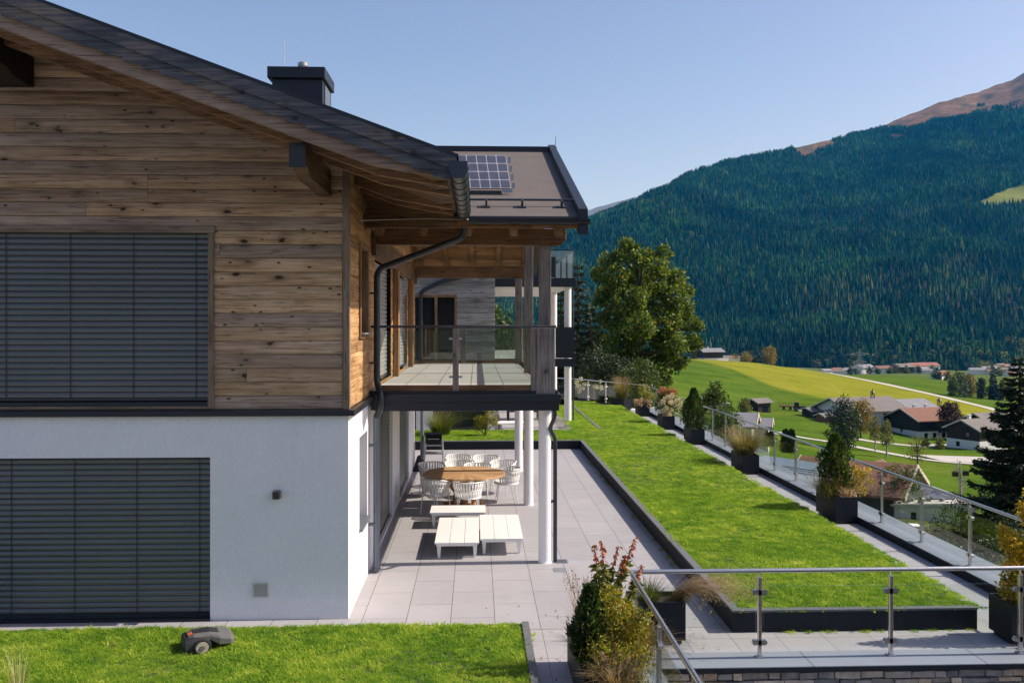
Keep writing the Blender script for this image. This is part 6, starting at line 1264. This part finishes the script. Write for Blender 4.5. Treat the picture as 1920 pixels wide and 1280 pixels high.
def house(label, base, w, d, h, pitch, rz, wall, roof, over=0.8, base_h=0, base_mat=None, chimneys=(), wins=(), name='house', cat_='house', group=None, sink=1.5, verge=True):
    """ridge along local x; base_h: height of a second wall material at the bottom; wins: (face, along, z, w, h)"""
    t = thing(name, (0, 0, 0), label, cat_, group); rise = math.tan(R(pitch)) * d / 2
    MB().prism([(-d/2, base_h), (d/2, base_h), (d/2, h), (0, h + rise - 0.02), (-d/2, h)] if base_h else [(-d/2, -sink), (d/2, -sink), (d/2, h), (0, h + rise - 0.02), (-d/2, h)], 'X', -w/2, w/2).build('wall', wall, t)
    if base_h: MB().box(-w/2 - 0.02, w/2 + 0.02, -d/2 - 0.02, d/2 + 0.02, -sink, base_h).build('plinth', base_mat or HWHITE, t)
    e = d / 2 + over; ze = h - math.tan(R(pitch)) * over; th = 0.22; zr = h + rise
    m = MB(); m.prism([(-e, ze), (0, zr), (0, zr + th), (-e, ze + th)], 'X', -w/2 - over, w/2 + over); m.prism([(0, zr), (e, ze), (e, ze + th), (0, zr + th)], 'X', -w/2 - over, w/2 + over); ro = m.build('roof', roof, t)
    if verge:
        for s in (-1, 1):
            m = MB(); x0, x1 = sorted((s * (w/2 + over + 0.002), s * (w/2 + over + 0.08)))
            m.prism([(-e, ze - 0.05), (0, zr - 0.05), (0, zr + th + 0.05), (-e, ze + th + 0.05)], 'X', x0, x1); m.prism([(0, zr - 0.05), (e, ze - 0.05), (e, ze + th + 0.05), (0, zr + th + 0.05)], 'X', x0, x1)
            m.build('verge', TRIM, ro)
    for cx, cy in chimneys:
        zb = zr - abs(cy) * math.tan(R(pitch)); m = MB(); m.box(cx - 0.35, cx + 0.35, cy - 0.3, cy + 0.3, zb - 0.3, zb + 1.1); m.box(cx - 0.45, cx + 0.45, cy - 0.4, cy + 0.4, zb + 1.101, zb + 1.22); m.build('chimney', HWHITE, ro)
    for fc_, a, z, ww, hh in wins:
        m = MB()
        if fc_ == 'f': m.box(a - ww/2, a + ww/2, -d/2 - 0.05, -d/2 + 0.05, z, z + hh)
        elif fc_ == 'l': m.box(-w/2 - 0.05, -w/2 + 0.05, a - ww/2, a + ww/2, z, z + hh)
        elif fc_ == 'r': m.box(w/2 - 0.05, w/2 + 0.05, a - ww/2, a + ww/2, z, z + hh)
        m.build('window', DARKGL, t)
    t.location = base; t.rotation_euler.z = rz; return t
def gb(px, py, lo, hi): return G(px, tsolve(px, py, lo, hi))
house('large farm barn with a wide grey brown roof behind the dark green tree', G(1612, 246) + Vector((0,0,1.0)), 17, 14, 3.4, 21, R(16), HWHITE, TILE_G, 1.3, wins=(('f',3,0.6,2.2,1.8),))
house('long grey roofed farm building behind the brown roofed farmhouse', G(1692, 262) + Vector((0,0,1.0)), 13, 12, 4.6, 18, R(16), W_DARK, TILE_S, 1.0)
fh = house('farmhouse with a brown tiled roof, dark boards and a white ground floor', G(1733, 236) + Vector((0,0,-0.6)), 12.5, 11, 5.6, 22, R(14), W_DARK, TILE_B, 1.3, 2.5, HWHITE, ((1.0, 0.6), (-2.6, 0.6)),
      [('f', -4.2, 0.8, 1.0, 1.3), ('f', -1.6, 0.8, 1.0, 1.3), ('f', 1.2, 0.8, 1.0, 1.3), ('f', 4.0, 0.8, 1.0, 1.3), ('f', -3.0, 3.4, 0.9, 1.1), ('f', 0.5, 3.4, 0.9, 1.1)])
house('dark low shed left of the farm barn', G(1530, 250), 5.5, 5, 1.9, 14, R(16), W_DARK, TILE_G, 0.8); house('lean shed with a reddish wall at the left end of the farm barn', G(1552, 238), 4.5, 4, 1.6, 18, R(16), TILE_R, TILE_G, 0.5)
house('dark gabled barn behind the house with the white base', G(1868, 226) + Vector((0,0,0.6)), 15, 11, 4.0, 26, R(24), W_DARK, TILE_G, 1.0)
house('house with a brown boarded gable over a white base beside the farm yard', G(1833, 198) + Vector((0,0,0.2)), 9.5, 8, 4.4, 24, R(24), W_DARK, TILE_G, 0.7, 2.0, HWHITE, ((-2.4, 0.3),), [('l', 1.2, 0.5, 0.9, 1.0), ('f', -3.0, 2.6, 1.1, 1.2), ('f', 1.0, 0.5, 1.0, 1.1), ('l', -1.2, 2.8, 0.7, 0.8)])
house('small dark hay barn on the green slope', gb(1423, 771, 200, 320), 4.8, 4.2, 2.7, 22, R(28), W_DARK, TILE_G, 0.6, 0, wins=(('f', 0.3, 0.0, 2.0, 1.5),), name='hay_barn', cat_='barn')
house('dark house with a grey roof on the crest of the meadow', gb(1331, 668, 540, 640) + Vector((0,0,0.5)), 12.5, 10, 4.6, 20, R(12), W_DARK, TILE_S, 1.2, 0.6, HWHITE, ((-1, 0.5),))
house('small white annex right of the house on the crest', gb(1355, 668, 540, 640) + Vector((0,0,0.3)), 6, 4, 2.2, 12, R(12), HWHITE, TILE_S, 0.3)
house('low shed with a tiled roof among the bushes on the crest', gb(1376, 668, 540, 640) + Vector((0,0,0.3)), 6, 4, 2.4, 18, R(12), CREAM, TILE_B, 0.5)
b = att(1370, 790, 95); house('house with a slate grey roof and two chimneys just beyond the plumed grass planter', b - Vector((0,0,1.6)), 4.6, 4.4, 1.4, 24, R(-22), PALEG, TILE_S, 0.5, 0, None, ((-1.6, 0.2), (-0.6, 0.2)))
b = att(1418, 793, 97); house('small pale roofed wing right of the slate roofed house', b - Vector((0,0,1.5)), 2.6, 2.4, 1.3, 26, R(-22), PALEG, TILE_S, 0.4)
b = att(1612, 945, 74); house('house with a red brown tiled roof below the railing', b + Vector((0.0,0.5,-0.4)), 7.2, 6.6, 2.2, 25, R(-38), SHADEW, TILE_B, 1.0, wins=(('f', 0, 0.6, 1.0, 1.2),))
b = att(1530, 915, 76); house('lower red brown roof left of the dark shrub planter', b + Vector((0,0,-1.0)), 5.6, 4.2, 1.8, 20, R(-8), SHADEW, TILE_B, 0.5)
b = att(1640, 880, 79); house('small gabled porch with white verges behind the red brown roof', b + Vector((0,0,-0.5)), 1.7, 1.7, 0.6, 26, R(40), SHADEW, TILE_B, 0.35, sink=1.0)
# flat roofed house with panels and junk on the roof
b = att(1735, 990, 70); fl = thing('flat_roofed_house', tuple(b), 'flat roofed pale house with dark panels lying on its roof, seen through the railing glass', 'house'); L = ORG[fl.name]
MB().wall('Y', L.y, 0.25, L.x - 2.6, L.x + 4.0, L.z - 2, L.z + 1.75, [(L.x - 1.15, L.x - 0.7, L.z + 0.35, L.z + 1.25)]).box(L.x - 2.6, L.x - 2.36, L.y + 0.251, L.y + 7, L.z - 2, L.z + 1.75).build('wall', PALEG, fl)
MB().box(L.x - 1.15, L.x - 0.7, L.y + 0.1, L.y + 0.14, L.z + 0.35, L.z + 1.25).build('window', DARKGL, fl)
rf = MB().box(L.x - 2.8, L.x + 4.3, L.y - 0.2, L.y + 7.2, L.z + 1.751, L.z + 1.93).build('roof', plain('pale flat roof gravel', (0.42, 0.40, 0.37), 0.9, var=0.2, scale=3), fl)
for i in range(3):
    for k in range(3):
        x, y = L.x - 1.6 + i * 1.9, L.y + 1.9 + k * 1.75; m = MB(); m.cbox((x, y, L.z + 2.08), 1.75, 1.1, 0.05, rx=0.16); m.build('roof_panel', plain('dark roof panel', (0.09, 0.10, 0.12), 0.4, var=0.15), rf)
m = MB(); rg = random.Random(4)
for k in range(16): x, y, s = L.x - 2.4 + rg.random() * 4.5, L.y + 0.1 + rg.random() * 0.9, rg.uniform(0.1, 0.28); m.cbox((x, y, L.z + 1.935 + s * 0.4), s, s * rg.uniform(0.6, 1.4), s * 0.8, rg.random() * 3)
m.build('roof_clutter', plain('weathered clutter', (0.16, 0.17, 0.16), 0.8, var=0.5, scale=2), rf)
MB().box(L.x + 0.1, L.x + 0.6, L.y + 6.2, L.y + 6.7, L.z + 1.935, L.z + 2.5).build('chimney', HWHITE, rf)
for i, (dx, dy, ln) in enumerate(((-0.4, 2.4, 3.4), (1.2, 3.0, 3.8))):
    p = L + Vector((dx, dy, 1.95)); MB().tube([p, p + Vector((ln * 0.5, -ln * 0.35, 0.55))], 0.03, 6).build('roof_pole', BARKP, rf)
# glass canopy below the rail
gc = thing('glass_canopy', tuple(att(1505, 880, 60)), 'grey glazed canopy roof just beyond the railing, left of the shrub planter', 'canopy'); L = ORG[gc.name]
m = MB(); m.cbox(L, 4.6, 6.4, 0.05, R(-12), 0.12, 0.05); m.build('pane', plain('grey canopy glazing', (0.16, 0.19, 0.22), 0.15, var=0.1, spec=0.7), gc)
m = MB()
for k in range(5): m.cbox(L + Vector((0, -2.6 + k * 1.3, 0.05)), 4.7, 0.06, 0.06, R(-12), 0.12, 0)
for sx in (-1.5, 1.5):
    for sy in (-2.2, 2.2): m.tube([L + Vector((sx, sy, -0.1)), L + Vector((sx, sy, -3.5))], 0.05, 6)
m.build('frame', GALV, gc)
tag(MB().cbox(att(1716, 984, 60), 0.75, 0.5, 0.05, 0.3, 0.1, 0.15).build('slab', HWHITE, org=att(1716, 984, 60)), 'loose pale board lying on the bank below the pale wall', 'board')

# tractor and trailer on the slope
TR_D, TR_R, TR_B = plain('tractor dark metal', (0.03,0.03,0.033), 0.5), plain('rusty red metal', (0.20,0.07,0.05), 0.7, var=0.3), plain('dark tyre', (0.015,0.015,0.015), 0.9)
tb_ = gb(1499, 771, 200, 300); tr = thing('tractor', (0, 0, 0), 'dark tractor parked on the gravel track by the farm', 'tractor')
def wheel(parent, x, y, r, w):
    m = MB(); n = 18; m.prism([(x + r * math.cos(6.2832 * k / n), r + r * math.sin(6.2832 * k / n)) for k in range(n)], 'Y', y - w/2, y + w/2); o = m.build('wheel', TR_B, parent)
    m = MB(); m.prism([(x + r * 0.5 * math.cos(6.2832 * k / n), r + r * 0.5 * math.sin(6.2832 * k / n)) for k in range(n)], 'Y', y - w/2 - 0.02, y - w/2 - 0.001); m.build('rim', TR_R, o)
m = MB(); m.box(-0.2, 2.0, -0.4, 0.4, 0.8, 1.5); m.prism([(0.0, 1.5), (2.0, 1.45), (2.05, 0.9), (0.0, 0.9)], 'Y', -0.41, 0.41); m.build('bonnet', TR_D, tr)
m = MB(); m.prism([(-1.5, 1.0), (-0.1, 1.0), (-0.2, 2.5), (-1.4, 2.5)], 'Y', -0.65, 0.65); m.build('cab', DARKGL, tr); MB().box(-1.5, -0.1, -0.72, 0.72, 2.501, 2.62).build('cab_roof', TR_R, tr)
for y in (-0.85, 0.85): wheel(tr, -0.9, y, 0.8, 0.4); wheel(tr, 1.5, y, 0.5, 0.3)
tr.location = tb_ + Vector((0, 0, 0.1)); tr.rotation_euler.z = R(-18)
tl = thing('hay_trailer', (0, 0, 0), 'rusty red hay trailer with upright stakes behind the tractor', 'trailer'); MB().box(-2.4, 2.2, -0.9, 0.9, 0.8, 1.15).build('bed', TR_R, tl); m = MB()
for k in range(6):
    for y in (-0.88, 0.88): m.box(-2.3 + k * 0.85, -2.24 + k * 0.85, y - 0.03, y + 0.03, 1.151, 2.1)
m.build('stakes', TR_R, tl)
for y in (-0.8, 0.8): wheel(tl, -1.0, y, 0.42, 0.25); wheel(tl, 0.9, y, 0.42, 0.25)
tl.location = gb(1476, 768, 200, 300) + Vector((0, 0, 0.1)); tl.rotation_euler.z = R(-18)
for px, py, lab in ((1636, 742, 'small bell turret on the ridge of the grey roofed barn'), (1761, 757, 'small bell turret on the ridge of the brown roofed farmhouse')):
    p = att(px, py, 240); tt = thing('bell_turret', tuple(p), lab, 'turret'); m = MB()
    for dx in (-0.35, 0.35):
        for dy in (-0.35, 0.35): m.box(p.x + dx - 0.06, p.x + dx + 0.06, p.y + dy - 0.06, p.y + dy + 0.06, p.z - 0.6, p.z + 1.1)
    m.build('frame', W_DARK, tt); MB().lathe((p.x, p.y, p.z + 0.9), [(0.65, 0), (0.4, 0.3), (0.14, 0.5), (0.03, 1.1)], 8).build('roof', TR_D, tt); MB().lathe((p.x, p.y, p.z + 0.35), [(0.3, 0), (0.2, 0.2), (0.1, 0.5)], 10).build('bell', TR_D, tt)

# ------------------------------------------------------------ the village on the valley floor, pylon
VR = random.Random(77)
V = [(1548,700,950,16,TILE_S,HWHITE,'pale roofed shed at the left end of the village'),(1566,699,960,14,TILE_R,HWHITE,'reddish roof left of the white tower'),(1590,702,960,18,TILE_S,HWHITE,'grey roofed workshop right of the white tower'),(1618,708,960,30,TILE_S,HWHITE,'long pale hall in front of the pylon'),(1640,705,1010,20,TILE_G,CREAM,'grey brown roofed house right of the pylon'),
     (1655,710,930,24,TILE_B,HWHITE,'brown roofed house in the middle of the village'),(1672,703,1050,20,TILE_G,CREAM,'house with a dull roof behind the round village tree'),(1690,709,940,30,TILE_G,W_DARK,'wide dark barn of the village'),(1708,704,1030,24,TILE_B,CREAM,'brown roofed house below the red roofed block'),(1716,696,1080,28,TILE_R,CREAM,'red roofed long block at the top of the village'),
     (1738,697,1090,30,TILE_R,HWHITE,'bright red roofed block at the top right of the village'),(1730,706,980,18,TILE_S,HWHITE,'white house in front of the bright red roofs'),(1738,711,930,14,TILE_S,HWHITE,'small white shed at the right edge of the village'),(1764,727,700,26,TILE_R,HWHITE,'white house with a reddish roof beside the valley trees'),(1830,707,1000,20,TILE_S,HWHITE,'white house behind the yellow valley tree'),
     (1848,703,1060,22,TILE_S,HWHITE,'grey roofed white house in the right hand village'),(1866,699,1120,22,TILE_G,CREAM,'brownish house at the forest edge on the right'),(1884,697,1130,26,TILE_R,CREAM,'red roofed house at the forest edge on the right'),(1885,706,1010,20,TILE_G,HWHITE,'white house under the red roof on the right'),(1905,703,1080,22,TILE_S,HWHITE,'pale roofed house near the right edge'),(1910,712,950,22,TILE_S,HWHITE,'pale house low in the right hand village'),(1875,691,1250,18,TILE_G,CREAM,'small distant house against the forest foot'),(1895,715,900,16,TILE_B,HWHITE,'brown roofed house lowest in the right hand village')]
for i, (px, py, t_, wpx, rf_, wl2, lab) in enumerate(V):
    w = wpx * 1.2 / F * t_; b = att(px, py, t_); b.z = max(b.z, G(px, t_).z + 0.8); house(lab, b, w, w * 0.72, w * 0.30, 22, R(VR.uniform(-20, 35)), wl2, rf_, 0.9, group='village houses', sink=6, verge=False)
for k in range(18):
    c1 = k < 11; px = VR.uniform(1842, 1925) if c1 else VR.uniform(1560, 1712); t_ = VR.uniform(930, 1230) if c1 else VR.uniform(930, 1080); w = VR.uniform(9, 14); b = G(px, t_) + Vector((0, 0, 0.6))
    house('small pale house in the crowded village on the right, below the forest' if c1 else 'small house in the village strip behind the crest of the meadow', b, w, w * 0.75, w * 0.32, 22, R(VR.uniform(-25, 40)), VR.choice((HWHITE, HWHITE, CREAM)), VR.choice((TILE_S, TILE_G, TILE_R, TILE_B)), 0.9, group='village houses on the right' if c1 else 'village houses behind the crest', sink=6, verge=False)
for k in range(26):
    c1 = k < 14; px = VR.uniform(1838, 1925) if c1 else VR.uniform(1560, 1760); t_ = VR.uniform(860, 1280); h = VR.uniform(5, 11)
    tree('tree', 'small tree standing among the village houses', G(px, t_), h, h * VR.uniform(0.8, 1.2), VR.choice((LF_DEEP, LF_GREEN, LF_OLIVE, LF_DEEP)), 760 + k, 300, 1.4, 0.2, 10, group='trees among the village houses')
b = att(1577, 704, 960); tw = thing('tower', tuple(b), 'slim white silo tower at the left end of the village', 'tower'); MB().box(b.x - 1.0, b.x + 1.0, b.y - 1, b.y + 1, b.z - 3, b.z + 8.2).build('shaft', HWHITE, tw); MB().box(b.x - 5.5, b.x - 1.1, b.y - 1, b.y + 2, b.z - 3, b.z + 6.6).build('annex', plain('dark grey cladding', (0.12,0.14,0.16), 0.6), tw)
for i, (px, py, t_, w, h, mt) in enumerate([(1605,709,900,7,6,LF_GREEN),(1630,710,900,9,7,LF_DEEP),(1645,712,880,8,6,LF_GREEN),(1678,709,920,14,10,LF_DEEP),(1668,713,880,7,5,LF_GREEN),(1700,712,900,7,6,LF_OLIVE),(1722,710,920,10,7,LF_DEEP),(1748,708,950,10,9,LF_GREEN),(1757,703,1000,8,6,LF_DEEP),(1758,728,690,9,6,LF_DEEP),(1776,730,680,8,7,LF_OLIVE),(1838,702,1050,9,8,LF_GREEN),(1856,706,1000,12,9,LF_DEEP),(1873,708,980,10,8,LF_GREEN),(1898,706,1000,12,10,LF_DEEP),(1845,694,1260,14,12,LF_AUT),(1856,694,1260,20,12,LF_OLIVE),(1915,700,1080,14,12,LF_DEEP)]):
    tree('tree', 'small tree standing among the village houses', Vector((*att(px, py, t_)[:2], max(att(px, py, t_).z, G(px, t_).z))), h, w, mt, 700 + i, 380, 1.3, 0.3, 12, group='trees among the village houses')
b = att(1612, 716, 880); py_ = thing('pylon', tuple(b), 'lattice power pylon with long crossarms in front of the forest', 'pylon'); H = 32.0; m = MB()
hw = lambda z: 2.6 * (1 - z / H) ** 0.8 + 0.45
zs = [0, 5, 9.5, 13.5, 17, 20, 22.8, 25.4, 27.8, 30, 32]
for s1, s2 in ((-1,-1),(1,-1),(1,1),(-1,1)):
    m.tube([b + Vector((s1 * hw(z), s2 * hw(z), z)) for z in zs], 0.17, 4)
for z0, z1 in zip(zs[:-1], zs[1:]):
    for (a, c) in (((-1,-1),(1,-1)),((1,-1),(1,1)),((1,1),(-1,1)),((-1,1),(-1,-1))):
        m.tube([b + Vector((a[0]*hw(z0), a[1]*hw(z0), z0)), b + Vector((c[0]*hw(z1), c[1]*hw(z1), z1))], 0.10, 3); m.tube([b + Vector((c[0]*hw(z0), c[1]*hw(z0), z0)), b + Vector((a[0]*hw(z1), a[1]*hw(z1), z1))], 0.10, 3)
PYM_ = plain('weathered galvanised lattice', (0.30, 0.29, 0.27), 0.6, metal=0.3); m.build('lattice', PYM_, py_)
for z, Ln in ((18.5, 9.0), (26.0, 13.0)):
    m = MB(); d = Vector((math.cos(R(25)), math.sin(R(25)), 0))
    for s in (-1, 1):
        tip = b + d * s * Ln + Vector((0, 0, z + 1.2)); m.tube([b + Vector((0, 0, z)), tip], 0.16, 4); m.tube([b + Vector((0, 0, z + 2.6)), tip], 0.14, 4)
        for f in (0.25, 0.5, 0.75): m.tube([(b + Vector((0, 0, z))).lerp(tip, f), (b + Vector((0, 0, z + 2.6))).lerp(tip, f + 0.1)], 0.09, 3)
        for f in (0.55, 1.0): q = (b + Vector((0, 0, z))).lerp(tip, f); m.tube([q, q - Vector((0, 0, 2.2))], 0.14, 4)
    m.build('crossarm', PYM_, py_)
